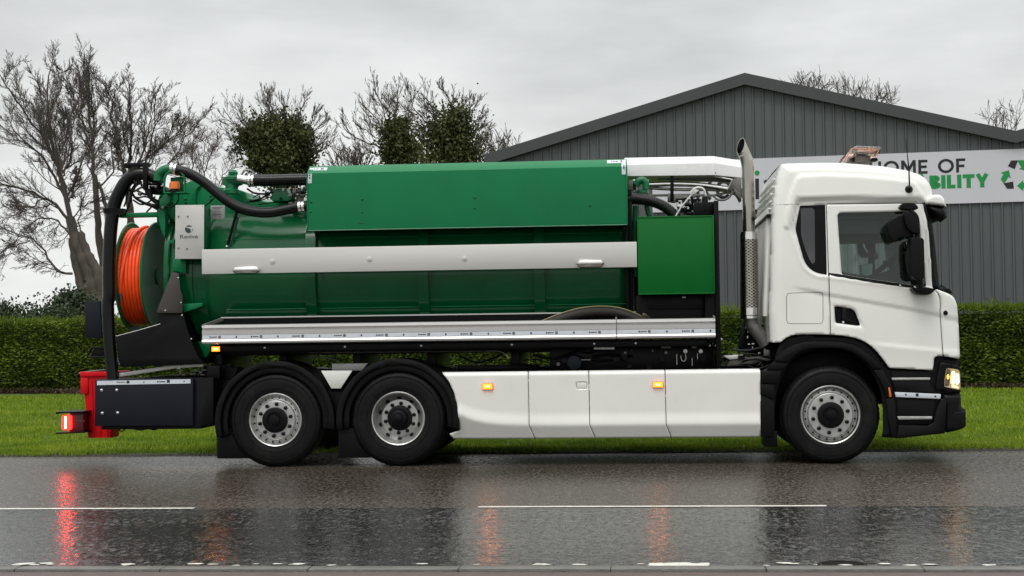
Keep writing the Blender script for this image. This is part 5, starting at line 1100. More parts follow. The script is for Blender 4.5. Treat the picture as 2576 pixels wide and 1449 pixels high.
# green swing arm carrying the reel
ar = MB(); ar.prism(Q(1, [(640, 660), (655, 632), (720, 620), (1000, 610), (1000, 652), (720, 660)], 17.05), 17.0, 17.1); ar.prism(Q(1, [(990, 585), (1055, 582), (1065, 700), (1060, 850), (1020, 760), (1000, 660)], 17.05), 16.99, 17.12)
ar.prism(Q(1, [(1000, 470), (1060, 455), (1140, 530), (1140, 700), (1050, 600), (1000, 590)], 17.1), 17.08, 17.2); ar.build('swing_arm', GREEN, tk, bevel=.008)

# hose reel
RX0, RX1 = W(334.5, 690, 17.6)[0], W(397.5, 690, 17.6)[0]; RC = (0, 17.6, 2.15)
reel = empty('hose_reel', (RX0, 17.6, 2.15), tk)
for x in (RX0, RX1): lathe('flange', [(0, -.006), (.60, -.006), (.632, -.012), (.640, 0), (.632, .012), (.60, .006), (0, .006)], (x, 17.6, 2.15), GREEN, reel, 96, 'x', sharp=30)
lathe('drum', [(.30, 0), (.30, RX1 - RX0)], (RX0, 17.6, 2.15), GREEN, reel, 48, 'x', cap=False)
lathe('hub', [(.10, 0), (.10, .012), (.0, .012)], (RX1 + .006, 17.6, 2.15), GREEN2, reel, 24, 'x')
W_ = RX1 - RX0; nco = 7; rh = W_ / nco / 2 * .99
for k in range(nco):                      # the outer layer, turn by turn
    a = np.linspace(0, 2 * PI, 73)[:-1]; x = RX0 + rh + k * 2 * rh + rh * .15 * np.sin(a); R_ = .555 + .003 * np.sin(a * 2 + k * .3)
    P_ = np.stack([x, 17.6 + R_ * np.cos(a), 2.15 + R_ * np.sin(a)], 1); V, Fc = tubed(P_, rh * 1.0, 12, closed=True); mesh_obj('hose_turn', V, Fc, ORANGE, reel, smooth=True)
lathe('hose_layer', [(.53, 0.01), (.53, W_ - .01)], (RX0, 17.6, 2.15), ORANGE, reel, 64, 'x', cap=False)
# crossing turn and hose end
a = np.linspace(math.radians(100), math.radians(205), 20); fx = np.linspace(0, 1, 20)
P_ = np.stack([RX0 + W_ * .55 * (1 - fx) + .02, 17.6 - .585 * np.sin(a - PI / 2 + 0) * 0 + 0 * a, 0 * a], 1)
th_ = np.linspace(math.radians(92), math.radians(200), 24); P_ = np.stack([RX0 + W_ * np.linspace(.62, .12, 24), 17.6 + .583 * np.cos(th_), 2.15 + .583 * np.sin(th_)], 1)
V, Fc = tubed(P_, rh * 1.0, 12); mesh_obj('hose_end', V, Fc, ORANGE, reel, smooth=True)
tp = P_[-1]; V, Fc = tubed([tuple(tp), (tp[0] + .005, tp[1] + .015, tp[2] - .09)], [rh * .95, rh * .6], 10); mesh_obj('nozzle', V, Fc, DSTEEL, reel, smooth=True)

# dark guards under the tank's rear
plate('corner_guard', Q(1, [(1110, 1148), (1172, 1155), (1186, 1300)], 16.86) + Q(2, [(1017, 60), (1018, 190), (819, 188), (832, 150)], 16.86), 16.85, 16.87, BRONZE, tk, .004)
for (cr_, x, y) in ((1, 1166, 1198), (2, 1004, 111), (2, 887, 170), (2, 1012, 206), (2, 1082, 385)):
    lathe('bolt', [(.009, .0), (.009, -.006), (.004, -.009), (0, -.009)], Q3(cr_, [(x, y)], 16.85)[0], RIM, tk, 10)
gs = Q(2, [(822, 190), (1022, 192), (1050, 300), (1085, 400), (1135, 520), (1172, 562), (1170, 572), (548, 600), (530, 540), (515, 366), (850, 272)], 16.9)
plate('rear_shroud', gs, 16.89, 17.7, BLACK, tk, .01)
tube('shroud_edge', Q3(2, [(515, 364), (690, 318), (852, 270)], 16.9), .005, BRUSH, tk, n=6, smooth_path=False)
bm_ = Q(2, [(538, 642), (960, 578), (1172, 570), (1172, 593), (960, 608), (540, 672)], 16.98)
plate('cross_channel', bm_, 16.97, 17.1, BRUSH, tk, .004)
plate('channel_clip', Q(2, [(966, 576), (1003, 574), (998, 612), (972, 612)], 16.96), 16.955, 16.975, BRUSH, tk, .003)
tube('white_rod', Q3(2, [(532, 520), (545, 580)], 16.97), .012, TAPE, tk, n=8, smooth_path=False)
plate('tank_foot', Q(2, [(1140, 400), (1300, 400), (1240, 470), (1200, 530), (1140, 525)], 17.2), 17.15, 17.4, GREEN, tk, .01)
for cr_, q, y0_, y1_ in ((2, [(1018, 120), (1168, 112), (1165, 140), (1110, 160), (1025, 186)], 16.93, 17.2), (1, [(1125, 1030), (1235, 1030), (1240, 1160), (1140, 1140), (1115, 1145)], 16.92, 17.2), (1, [(1080, 870), (1140, 850), (1140, 900), (1095, 890)], 16.9, 17.1)):
    plate('support_ledge', Q(cr_, q, 16.94), y0_, y1_, GREEN, tk, .008)
db = MB(); db.prism(Q(2, [(540, 690), (1240, 672), (1300, 672), (1300, 580), (1180, 585), (1180, 640), (540, 690)], 17.15), 17.1, 17.6); db.prism(Q(2, [(1093, 678), (1252, 678), (1252, 1032), (1160, 1040), (1160, 1062), (410, 1068), (405, 1045), (1093, 1040)], 16.75), 16.73, 17.4); db.prism(Q(2, [(1208, 585), (1305, 585), (1305, 690), (1208, 690)], 16.95), 16.9, 17.1)
db.prism(Q(2, [(1170, 600), (1440, 600), (1330, 800), (1262, 900), (1262, 1040), (1170, 1040)], 17.2), 17.2, 17.4)
db.build('rear_frame', BLACK, tk, bevel=.006)
tube('cable', Q3(2, [(535, 1060), (545, 1078), (565, 1080), (580, 1064)], 16.8), .006, BLACK, tk, n=6); tube('cable', Q3(2, [(640, 1062), (700, 1072), (760, 1062), (800, 1070), (860, 1050)], 16.8), .008, BLACK, tk, n=6)
mbt = MB()
for i in range(22): c = Q3(2, [(rr.uniform(970, 1180), rr.uniform(615, 660))], 17.0)[0]; s_ = rr.uniform(.004, .014); mbt.box(c[0] - s_ * 1.5, c[0] + s_ * 1.5, c[1], c[1] + .02, c[2] - s_ * .5, c[2] + s_ * .5)
o = mbt.build('small_fittings', DSTEEL, tk); o['kind'] = 'stuff'
# side box with tape
sb = plate('side_box', Q(2, [(353, 692), (1093, 682), (1093, 1040), (352, 1044)], 16.68), 16.68, 17.3, NAVY, tk, .006)
tz = Q(2, [(371, 701), (1076, 688), (1076, 720), (371, 733)], 16.68); plate('reflective_tape', tz, 16.676, 16.679, TAPE, sb, 0)
def print_at(cr_, items, Y, parent):
    mb2 = MB()
    for (x, y, w_, h_) in items: mb2.prism(Q(cr_, [(x, y), (x + w_, y), (x + w_, y + h_), (x, y + h_)], Y), Y - .001, Y)
    o = mb2.build('print', INK, parent); o['kind'] = 'stuff'
print_at(2, [(520, 707, 8, 9), (532, 708, 12, 7), (548, 709, 20, 5), (572, 710, 10, 4), (593, 700, 22, 20), (720, 706, 8, 11), (824, 702, 10, 12), (838, 704, 48, 7), (898, 693, 22, 22), (1023, 700, 9, 10)], 16.6755, sb)
for (x, y) in ((405, 771), (519, 770), (410, 944), (526, 941)):
    c = Q3(2, [(x, y)], 16.68)[0]; lathe('bolt', [(.016, .0), (.016, -.003), (.010, -.004), (.009, -.012), (.004, -.015), (0, -.015)], c, CHROME, sb, 12)
# steel plate with the round mark and name
pl = plate('logo_plate', rounded(Q(1, [(1142, 548), (1398, 545), (1395, 1028), (1139, 1028)], 16.78), .004), 16.77, 16.785, BRUSH, tk, .002)
plate('plate_backing', Q(1, [(1150, 560), (1390, 560), (1385, 1020), (1150, 1020)], 16.8), 16.79, 17.1, GREEN2, pl, .004)
for (x, y) in ((1167, 649), (1250, 649), (1167, 932), (1243, 938)): lathe('bolt', [(.010, .0), (.010, -.004), (.006, -.008), (0, -.008)], Q3(1, [(x, y)], 16.77)[0], DSTEEL, pl, 10)
for (x, y) in ((1160, 562), (1380, 557), (1160, 1012)): lathe('rivet', [(.004, .0), (.004, -.003), (0, -.003)], Q3(1, [(x, y)], 16.77)[0], DSTEEL, pl, 8)
lc = Q(1, [(1260, 762)], 16.77)[0]; rl = 36 / 810
# disc cut by a chevron
def clipdisc(cond, name):
    pass
n_ = 40; disc = [(rl * math.cos(a_), rl * math.sin(a_)) for a_ in np.arange(n_) * 2 * PI / n_]
def sect(a0, a1, extra): return [(rl * math.cos(math.radians(a0 + (a1 - a0) * i / 14)), rl * math.sin(math.radians(a0 + (a1 - a0) * i / 14))) for i in range(15)] + extra
shapes = [sect(38, 128, [(-rl * .1, rl * .45)]), sect(-26, 20, [(rl * .62, rl * .0)]), sect(140, 325, [(rl * .35, -rl * .18), (rl * .10, 0), (-.2 * rl, .25 * rl)])]
shapes = [sect(35, 130, [(-rl * .55, rl * .62)]), sect(148, 296, [(rl * .5, rl * .02)]), sect(-50, 14, [])]
for sp_ in shapes:
    P_ = [(lc[0] + x, lc[1] + z) for x, z in sp_]; plate('emblem', P_, 16.7685, 16.7705, INKB, pl, 0)
a = Q(1, [(1180, 845), (1340, 845)], 16.77)
text('lettering', 'Revive', (a[0][0] + a[1][0]) / 2, 16.768, a[0][1], .058, mat('grey_print', (.13, .14, .13), .5), pl, off=.0008, width=a[1][0] - a[0][0], ext=.0006)
# rear: black panel, step hoop, lamp arm
plate('rear_panel', Q(2, [(285, 98), (395, 98), (410, 380), (284, 378)], 17.3), 17.28, 17.6, NAVY, tk, .004)
tube('step_hoop', Q3(2, [(420, 450), (360, 450), (330, 456), (312, 485), (298, 508), (310, 520), (360, 522), (425, 522)], 17.25), .011, SATIN, tk, n=10)
plate('step_plate', Q(2, [(345, 460), (425, 458), (425, 515), (320, 512)], 17.27), 17.27, 17.3, SATIN, tk, .004)
lb = plate('tail_lamp_box', Q(2, [(176, 942), (278, 940), (280, 1085), (176, 1085)], 17.2), 17.15, 17.5, DRED, tk, .006)
tube('lamp_box_rib', Q3(2, [(176, 1006), (278, 1006)], 17.145), .006, DRED, lb, n=6, smooth_path=False)
plate('lamp_bar', Q(2, [(62, 934), (276, 930), (276, 942), (110, 946), (62, 953)], 17.1), 17.08, 17.5, BLACK, tk, .004)
plate('lamp_bar', Q(2, [(62, 1090), (276, 1082), (278, 1093), (62, 1102)], 17.1), 17.08, 17.5, BLACK, tk, .004)
tl_ = plate('tail_lamp', rounded(Q(2, [(102, 962), (170, 962), (170, 1072), (98, 1070)], 17.1), .025), 17.10, 17.3, RED_ON, tk, .012)
for i in range(9): c = Q3(2, [(130, 976 + i * 10)], 17.09)[0]; box('led', c[0] - .009, c[0] + .009, 17.088, 17.10, c[2] - .008, c[2] + .008, RED_HOT, tl_, .002)

# ---------------------------------------------------------------- red bin carried at the rear (stands free)
bn = empty('red_bin', (W(240, 1000, 17.55)[0], 17.55, .28), None, 'tall red plastic bin hung at the rear end of the truck beside the tail lamp', 'bin')
def ring(px0, px1, py, Y, d): x0, z_ = W(px0, py, Y); x1, _ = W(px1, py, Y); return x0, x1, z_, d
Yb = 17.3
r0 = (W(216, 1108, Yb), W(276, 1108, Yb)); r1 = (W(203, 945, Yb), W(292, 945, Yb))
zb_, zt3 = .29, 1.0
x0b, x1b, x0t, x1t = r0[0][0], r0[1][0], r1[0][0] + .01, r1[1][0]
def rr_box(x0, x1, y0, y1, z, r=.05): return [(p[0], p[1], z) for p in rounded([(x0, y0), (x1, y0), (x1, y1), (x0, y1)], r, 6)]
lay = [rr_box(x0b, x1b, Yb + .04, Yb + .34, zb_), rr_box(x0t, x1t, Yb, Yb + .42, zt3), rr_box(x0t - .0, x1t, Yb, Yb + .42, zt3 + .02)]
lay += [rr_box(x0t + .012, x1t - .012, Yb + .012, Yb + .408, zt3 + .02), rr_box(x0b + .02, x1b - .02, Yb + .06, Yb + .32, zb_ + .02)]
V = [p for l_ in lay for p in l_]; n_ = len(lay[0]); Fc = [(i * n_ + j_, i * n_ + (j_ + 1) % n_, (i + 1) * n_ + (j_ + 1) % n_, (i + 1) * n_ + j_) for i in range(len(lay) - 1) for j_ in range(n_)] + [tuple(range(n_)), tuple(range(4 * n_, 5 * n_))]
mesh_obj('bin_body', V, Fc, RED, bn, smooth=True, sharp=40)
def rimring(name, z0, z1, o, y_=0):
    a_, b_ = rr_box(x0t - o, x1t + o, Yb - o, Yb + .42 + o, z0), rr_box(x0t - o, x1t + o, Yb - o, Yb + .42 + o, z1); i0, i1 = rr_box(x0t + .004, x1t - .004, Yb + .004, Yb + .416, z1), rr_box(x0t + .004, x1t - .004, Yb + .004, Yb + .416, z0)
    V = a_ + b_ + i0 + i1; n = len(a_); return mesh_obj(name, V, [(k * n + j_, k * n + (j_ + 1) % n, ((k + 1) % 4) * n + (j_ + 1) % n, ((k + 1) % 4) * n + j_) for k in range(4) for j_ in range(n)], RED, bn, bevel=.004)
rimring('rim', 1.0, 1.055, .022)
box('handle_block', x0t - .012, x0t + .08, Yb - .012, Yb + .18, .80, .99, RED, bn, .012)
for i in range(3):
    xx = x0t + .12 + i * .08; V, Fc = tubed([(xx, Yb + .002, .95), (xx + .01, Yb + .035, .32)], .008, 8); mesh_obj('rib', V, Fc, RED, bn, smooth=True)
V, Fc = tubed(Q3(2, [(232, 645), (330, 628), (432, 618)], 17.35), .010, 8); mesh_obj('lid_edge', V, Fc, DSTEEL, bn, smooth=True)
plate('lid', Q(2, [(236, 644), (430, 622), (430, 640), (240, 652)], 17.4), 17.36, 17.7, SATIN, bn, .004)
# ---------------------------------------------------------------- white boom above the locker's right end
YB = 17.5
def Q5(p, Y): return Q(5, p, Y)
a = Q5([(110, 225), (640, 212), (803, 228), (803, 296), (640, 285), (110, 292)], YB)
xk = a[1][0]
prof_s = Q5([(112, 222), (112, 292)], YB); zt0, zb0 = prof_s[0][1], prof_s[1][1]
def sec(x, zt, zb, y0, y1, cut): return [(x, y0, zb), (x, y0, zt - .0), (x, y0 + cut, zt + .085), (x, y1 - cut, zt + .085), (x, y1, zt), (x, y1, zb)]
s_ = [sec(a[0][0] - .02, zt0, zb0, YB, YB + .8, .05), sec(xk, a[1][1], a[4][1], YB, YB + .8, .05), sec(a[2][0] + .02, a[2][1] - .01, a[3][1], YB + .12, YB + .68, .05)]
V = [p for q in s_ for p in q]; Fc = [(i * 6 + j, i * 6 + (j + 1) % 6, (i + 1) * 6 + (j + 1) % 6, (i + 1) * 6 + j) for i in range(2) for j in range(6)] + [tuple(range(6)), tuple(range(12, 18))]
bo = mesh_obj('white_boom', V, Fc, WALU, tk, bevel=.006, sharp=12)
lathe('bolt', [(.010, 0), (.010, -.006), (0, -.008)], (W(*K(5, 647, 270), YB + .01)[0], YB + .01, W(*K(5, 647, 270), YB)[1]), DSTEEL, bo, 8)
plate('boom_end', Q5([(745, 300), (803, 300), (808, 370), (805, 438), (780, 390), (722, 375)], YB + .1), YB + .1, YB + .5, DSTEEL, bo, .006)
tube('boom_strut', Q3(5, [(640, 292), (750, 312), (722, 372)], YB + .05), .010, BRUSH, tk, n=6, smooth_path=False)
tube('boom_pipe', Q3(5, [(245, 342), (400, 338), (560, 345), (722, 368)], YB + .1), .030, CHROME, tk, n=14)
tube('boom_pipe', Q3(5, [(245, 362), (430, 372), (600, 372), (735, 380)], YB + .15), .018, STACK, tk, n=10)
tube('boom_rail', Q3(5, [(240, 408), (500, 404), (640, 408), (800, 372)], YB + .2), .016, BRUSH, tk, n=6, smooth_path=False)
plate('boom_rail', Q5([(300, 298), (720, 300), (745, 312), (730, 325), (520, 318), (300, 310)], YB + .3), YB + .3, YB + .35, DSTEEL, tk, .003)
plate('boom_post', Q5([(377, 290), (398, 290), (396, 440), (375, 440)], YB + .05), YB + .04, YB + .1, BLACK, tk, .004)
plate('boom_foot', Q5([(360, 395), (480, 410), (560, 402), (560, 412), (480, 422), (400, 450), (360, 445)], YB + .1), YB + .06, YB + .2, DSTEEL, tk, .004)
tube('hose_loop', Q3(5, [(638, 408), (655, 428), (690, 436), (725, 424), (748, 396), (752, 380)], YB - .1), .012, DSTEEL, tk, n=10)
tube('hose_loop', Q3(5, [(655, 405), (675, 418), (700, 420), (722, 402)], YB - .1), .008, BLACK, tk, n=8)
plate('boom_bracket', Q5([(755, 360), (800, 395), (806, 440), (770, 400)], YB - .1), YB - .1, YB + .1, DSTEEL, tk, .004)
# green elbow, flanges and the ribbed hose over the green box
tube('pipe_elbow', Q3(5, [(170, 345), (182, 326), (205, 315), (225, 330), (228, 372)], 17.2), .040, GREEN2, tk, n=20)
lathe('flange', [(.055, -.015), (.055, .015)], Q3(5, [(205, 385)], 17.2)[0], GREEN2, tk, 20, 'z')
for (x, y, w_, h_) in ((118, 318, 50, 60), (150, 310, 14, 80), (168, 330, 10, 60), (232, 312, 14, 85)):
    plate('flange', Q5([(x, y), (x + w_, y), (x + w_, y + h_), (x, y + h_)], 17.25), 17.24, 17.3, RIM if w_ < 20 else DSTEEL, tk, .004)
hose('suction_hose', Q3(5, [(118, 432), (180, 430), (260, 442), (330, 470), (385, 510), (425, 560)], 17.05), .058, HOSEB, tk)
tube('green_pipe', Q3(5, [(230, 440), (240, 500), (262, 560)], 17.15), .028, GREEN2, tk, n=14); tube('green_pipe', Q3(5, [(165, 470), (160, 700), (165, 900)], 17.2), .03, GREEN, tk, n=14)
tube('lever', Q3(5, [(402, 545), (440, 480), (520, 385)], 16.95), .011, BRUSH, tk, n=10, smooth_path=False)
tube('lever', Q3(5, [(498, 400), (520, 368), (552, 360), (578, 372), (590, 410)], 16.95), .013, BRUSH, tk, n=10)
plate('lever_plate', Q5([(488, 385), (520, 368), (550, 378), (520, 400), (495, 405)], 16.95), 16.94, 16.96, BRUSH, tk, .003)
g2 = MB(); rr = random.Random(11)
for i in range(34):
    x, y = rr.uniform(420, 600), rr.uniform(430, 535); c = Q3(5, [(x, y)], rr.uniform(17.0, 17.25))[0]; s2 = rr.uniform(.01, .035)
    if rr.random() < .6: g2.box(c[0] - s2, c[0] + s2, c[1], c[1] + .04, c[2] - s2 * .8, c[2] + s2)
    else: g2.lathe([(s2, -.03), (s2, .03)], c, 10, rr.choice('xz'))
o = g2.build('pump_fittings', BLACK, tk, smooth=True, sharp=35); o['kind'] = 'stuff'
g2 = MB()
for i in range(16):
    x, y = rr.uniform(410, 600), rr.uniform(415, 490); c = Q3(5, [(x, y)], rr.uniform(16.95, 17.1))[0]; s2 = rr.uniform(.006, .016); g2.lathe([(s2, -.02), (s2, .02), (0, .02)][::-1], c, 9, rr.choice('xyz'))
o = g2.build('pump_fittings', BRUSH, tk, smooth=True, sharp=35); o['kind'] = 'stuff'
box('canister', *[W(*K(5, x, 430), 16.95)[0] for x in (566, 600)], 16.9, 17.0, W(*K(5, 580, 530), 16.95)[1], W(*K(5, 580, 412), 16.95)[1], BLACK, tk, .02)

# ---------------------------------------------------------------- exhaust stack
ye = 17.05
pts = Q3(5, [(858, 1140), (855, 900), (851, 640), (849, 500), (846, 330), (843, 240), (832, 182), (817, 145)], ye)
P_ = catmull(pts, 6); V, Fc = tubed(P_, .067, 28, cap=False)
st = mesh_obj('exhaust_stack', V, Fc, STACK, tk, smooth=True, sharp=60)
# angled outlet
tip = P_[-1]; dirn = P_[-1] - P_[-3]; dirn /= np.linalg.norm(dirn)
n_ = 28; ax_ = np.array([dirn[2], 0, -dirn[0]]); cn = np.array(Q3(5, [(803, 105)], ye)[0]); nn_ = np.array([-.77, -.50, .36])
V = []
for k in range(n_):
    t_ = k * 2 * PI / n_; u_ = ax_ * math.cos(t_) + np.array([0, 1, 0]) * math.sin(t_); v_ = tip + u_ * .067 - dirn * .12; w_ = tip + u_ * .062 - dirn * .12
    hit = v_ + dirn * ((cn - v_) @ nn_) / (dirn @ nn_); hit2 = w_ + dirn * ((cn - w_) @ nn_) / (dirn @ nn_)
    V += [tuple(v_), tuple(hit), tuple(hit2), tuple(w_)]
Fc = [(k * 4 + j_, ((k + 1) % n_) * 4 + j_, ((k + 1) % n_) * 4 + j_ + 1, k * 4 + j_ + 1) for k in range(n_) for j_ in range(2)]
mesh_obj('outlet', V, Fc, STACK, st, smooth=True, sharp=50)
V = [V[k * 4 + q] for k in range(n_) for q in (2, 3)]; mesh_obj('outlet_inside', V, [(2 * k, 2 * ((k + 1) % n_), 2 * ((k + 1) % n_) + 1, 2 * k + 1) for k in range(n_)] + [tuple(range(1, 2 * n_, 2))], BLACK, st)  # black inner face and closing disc of the outlet
c0, c1 = np.array(pts[2]), np.array(pts[0]); xs = (c0[0] + c1[0]) / 2; zt4, zb4 = c0[2], c1[2]
lathe('collar', [(.07, -.018), (.088, -.018), (.088, .012), (.07, .012)], (xs, ye, zt4 + .01), CHROME, st, 32, 'z', cap=False)
lathe('collar', [(.07, -.018), (.090, -.018), (.090, .012), (.07, .012)], (xs, ye, zb4), CHROME, st, 32, 'z', cap=False)
RS = .096
lathe('heat_shield', [(RS, zb4 + .02), (RS, zb4 + .10)], (xs, ye, 0), CHROME, st, 40, 'z', cap=False); lathe('heat_shield', [(RS, zt4 - .06), (RS, zt4), (.08, zt4)], (xs, ye, 0), CHROME, st, 40, 'z', cap=False)
lathe('inner_pipe', [(.080, zb4), (.080, zt4)], (xs, ye, 0), BLACK, st, 32, 'z', cap=False)
# perforated sleeve: real slots
nr, nc_ = 46, 24; z0_, z1_ = zb4 + .10, zt4 - .06; V = []; Fc = []; 
for i in range(nr + 1):
    for j_ in range(nc_):
        a_ = (j_ + (.5 if 0 else 0)) * 2 * PI / nc_; V.append((xs + RS * math.cos(a_), ye + RS * math.sin(a_), z0_ + (z1_ - z0_) * i / nr))
base = len(V)
for i in range(nr):
    for j_ in range(nc_):
        q = [i * nc_ + j_, i * nc_ + (j_ + 1) % nc_, (i + 1) * nc_ + (j_ + 1) % nc_, (i + 1) * nc_ + j_]
        if (j_ + i) % 2 == 0:
            P4 = np.array([V[k] for k in q]); cc = P4.mean(0); b0 = len(V); V += [tuple(cc + (p - cc) * np.array([.80, .80, .72])) for p in P4]
            for k in range(4): Fc.append((q[k], q[(k + 1) % 4], b0 + (k + 1) % 4, b0 + k))
        else: Fc.append(tuple(q))
sl_ = mesh_obj('perforated_sleeve', V, Fc, STACK, st, smooth=True, sharp=50)
eb = Q3(5, [(866, 1140), (866, 1170), (872, 1195), (892, 1220), (930, 1270), (955, 1310)], ye)
tube('exhaust_elbow', eb, .070, DSTEEL, tk, n=24); 
V, Fc = tubed([Q3(5, [(888, 1232)], ye)[0], Q3(5, [(912, 1212)], ye)[0]], .006, 6)
# dark mount and bits between tank and cab
plate('exhaust_bracket', Q5([(826, 1150), (836, 1160), (818, 1250), (800, 1345), (783, 1345), (800, 1220)], 17.1), 17.05, 17.15, BLACK, tk, .004)
plate('exhaust_bracket', Q5([(800, 640), (812, 640), (812, 1150), (802, 1150)], 17.16), 17.16, 17.25, BLACK, tk, .004)
g3 = MB()
for i in range(46):
    x, y = rr.uniform(815, 980), rr.uniform(1190, 1370); 
    if x < 900 and y < 1210: continue
    c = Q3(5, [(x, y)], rr.uniform(17.15, 17.6))[0]; s2 = rr.uniform(.01, .04)
    if rr.random() < .5: g3.box(c[0] - s2, c[0] + s2, c[1], c[1] + .05, c[2] - s2, c[2] + s2)
    else: g3.tube(catmull([c, (c[0] + rr.uniform(-.1, .1), c[1], c[2] + rr.uniform(-.1, .1)), (c[0] + rr.uniform(-.1, .1), c[1], c[2] - .15)], 4), rr.uniform(.006, .014), 7)
g3.prism(Q5([(830, 1215), (850, 1200), (985, 1290), (990, 1360), (800, 1352)], 17.4), 17.6, 17.9); o = g3.build('gearbox_clutter', BLACK, tk, smooth=True, sharp=35); o['kind'] = 'stuff'
g3 = MB()
for i in range(16):
    x, y = rr.uniform(835, 985), rr.uniform(1215, 1360); c = Q3(5, [(x, y)], rr.uniform(17.0, 17.12))[0]; s2 = rr.uniform(.004, .011); g3.lathe([(s2, -.015), (s2, .01), (0, .01)][::-1], c, 8, rr.choice('xyz'))
o = g3.build('small_fittings', BRUSH, tk, smooth=True); o['kind'] = 'stuff'
plate('step_plate', Q5([(700, 1380), (705, 1376), (810, 1368), (838, 1386), (735, 1398)], 17.0), 16.95, 17.3, BRUSH, tk, .003)
plate('battery_cover', Q5([(735, 1400), (838, 1388), (930, 1378), (980, 1376), (990, 1400), (900, 1415), (720, 1440), (715, 1430)], 17.0), 16.98, 17.4, DSTEEL, tk, .006)
plate('battery_cover', Q5([(940, 1340), (975, 1340), (975, 1375), (940, 1375)], 17.0), 16.96, 17.1, DSTEEL, tk, .004)

# ================================================================ CAB
YC0 = 16.65
def PX(n, pts): return [W(*K(n, x, y), YC0) for x, y in pts]
sil = PX(6, [(245, 157), (262, 150), (300, 145), (500, 139), (700, 139), (900, 149), (1100, 169), (1300, 204), (1400, 236), (1450, 268), (1485, 312), (1508, 368), (1518, 430)])
rearl = PX(7, [(290, 328)]) + PX(7, [(279, 100)]) + PX(6, [(135, 1400), (150, 1000), (160, 700), (170, 505), (185, 380), (212, 250), (245, 157)])
botl = PX(7, [(290, 328), (380, 328), (400, 312), (430, 288), (480, 266), (560, 258), (700, 259), (808, 263), (900, 268), (1000, 285), (1050, 300), (1100, 322), (1150, 355), (1200, 402), (1255, 470), (1310, 546), (1500, 556), (1680, 566), (1686, 520), (1692, 460), (1712, 445), (1768, 445)])
front_door = PX(6, [(1421, 490), (1440, 640), (1462, 860), (1478, 1050), (1490, 1188)]); corner = PX(6, [(1505, 1200), (1528, 1228), (1545, 1262), (1553, 1330)]) + PX(7, [(1743, 60), (1756, 250), (1769, 445)])
winQ = PX(6, [(400, 506), (617, 497), (624, 800), (632, 1076), (590, 1072), (540, 1062), (505, 1045), (470, 1018), (445, 985), (425, 940), (385, 800), (364, 720), (361, 695), (366, 660), (385, 570)])
winD = rounded(PX(6, [(706, 563), (1345, 551), (1388, 700), (1438, 1176), (1100, 1130), (741, 1073), (722, 820)]), [.05, .03, .02, .015, 0, .015, 0])
SILP = np.array(rearl[::1] + sil[1:])       # rear edge and roof line, for the rounding
FR = np.array(front_door + corner)
recess = np.array(PX(6, [(378, 462), (420, 452), (800, 446), (1380, 455), (1432, 470), (1440, 640), (1500, 1186), (1490, 1196), (1100, 1150), (635, 1088), (560, 1082), (490, 1058), (440, 1012), (402, 940), (355, 800), (325, 730), (322, 690), (345, 590), (362, 500)]))
roofr = np.array(PX(6, [(255, 700), (265, 560), (300, 420), (340, 310), (362, 268), (400, 245), (600, 236), (900, 246), (1150, 270), (1352, 300), (1420, 400), (1440, 452), (800, 440), (375, 455), (350, 520), (320, 640), (305, 700)]))
crease = np.array(PX(6, [(300, 1168), (420, 1190), (635, 1235), (1000, 1300), (1300, 1352), (1560, 1405), (1700, 1440)]))
crease2 = np.array(PX(7, [(1090, 318), (1300, 342), (1500, 362), (1765, 388), (1920, 400)]))
handle = rounded(PX(7, [(843, 18), (985, 40), (1018, 62), (1066, 186), (1035, 186), (850, 162)]), [.012] * 6)
handle_o = np.array(PX(7, [(826, 2), (985, 20), (1035, 48), (1100, 205), (1040, 206), (832, 180)]))
def cab_y(P):
    P = np.asarray(P, float); x, z = P[:, 0], P[:, 1]; y = np.full(len(P), YC0)
    y = y + .055 * np.clip((z - 2.05) / 1.1, 0, 1) ** 1.6
    r = .13; d = np.clip(dline(P, SILP, False), 0, r); y = y + (r - np.sqrt(np.maximum(r * r - (r - d) ** 2, 0)))
    ins = pip(P, recess); d = dline(P, recess); y = y + np.where(ins, .024 * sstep(d, 0, .018), -.006 * sstep(d, .05, 0))
    ins = pip(P, roofr); d = dline(P, roofr); y = y + np.where(ins, -.020 * sstep(d, 0, .030), 0)
    for cr_, am, w_ in ((crease, .016, .16), (crease2, -.012, .14)):
        zc = np.interp(x, cr_[:, 0], cr_[:, 1]); s = zc - z; f_ = sstep(x, cr_[0, 0], cr_[0, 0] + .25)
        y = y + f_ * am * sstep(s, -.004, .022) * np.exp(-np.clip(s, 0, 9) / w_)
    ins = pip(P, handle_o); d = dline(P, handle_o); y = y + np.where(ins, .012 * sstep(d, 0, .015), 0)
    # nose rounds away ahead of the door
    xf = np.interp(z, FR[::-1, 1], FR[::-1, 0]); y = y + np.where(z < 2.12, .75 * np.clip(x - xf - .01, 0, 1) ** 1.7, 0)
    return y
# left body side (rear quarter and roof side)
door_l = PX(6, [(617, 497), (624, 800), (634, 1076), (639, 1250)]) + PX(7, [(804, 0), (808, 263)])
gp = .004
top_door = PX(6, [(617, 492), (900, 489), (1200, 485), (1421, 488)])
side_out = rearl[::-1]                                      # roof corner down the rear edge
ib = [i for i, p in enumerate(botl) if abs(p[0] - door_l[-1][0]) < .02][0]
side = rearl + sil[1:] + [(front_door[0][0] + .004, front_door[0][1] + .012)] + [(x, z + gp) for x, z in reversed(top_door)] + [(x - gp, z) for x, z in door_l] + list(reversed(botl[1:ib]))
winQ_h = [(x - (.0 if x < 9 else 0), z) for x, z in winQ]
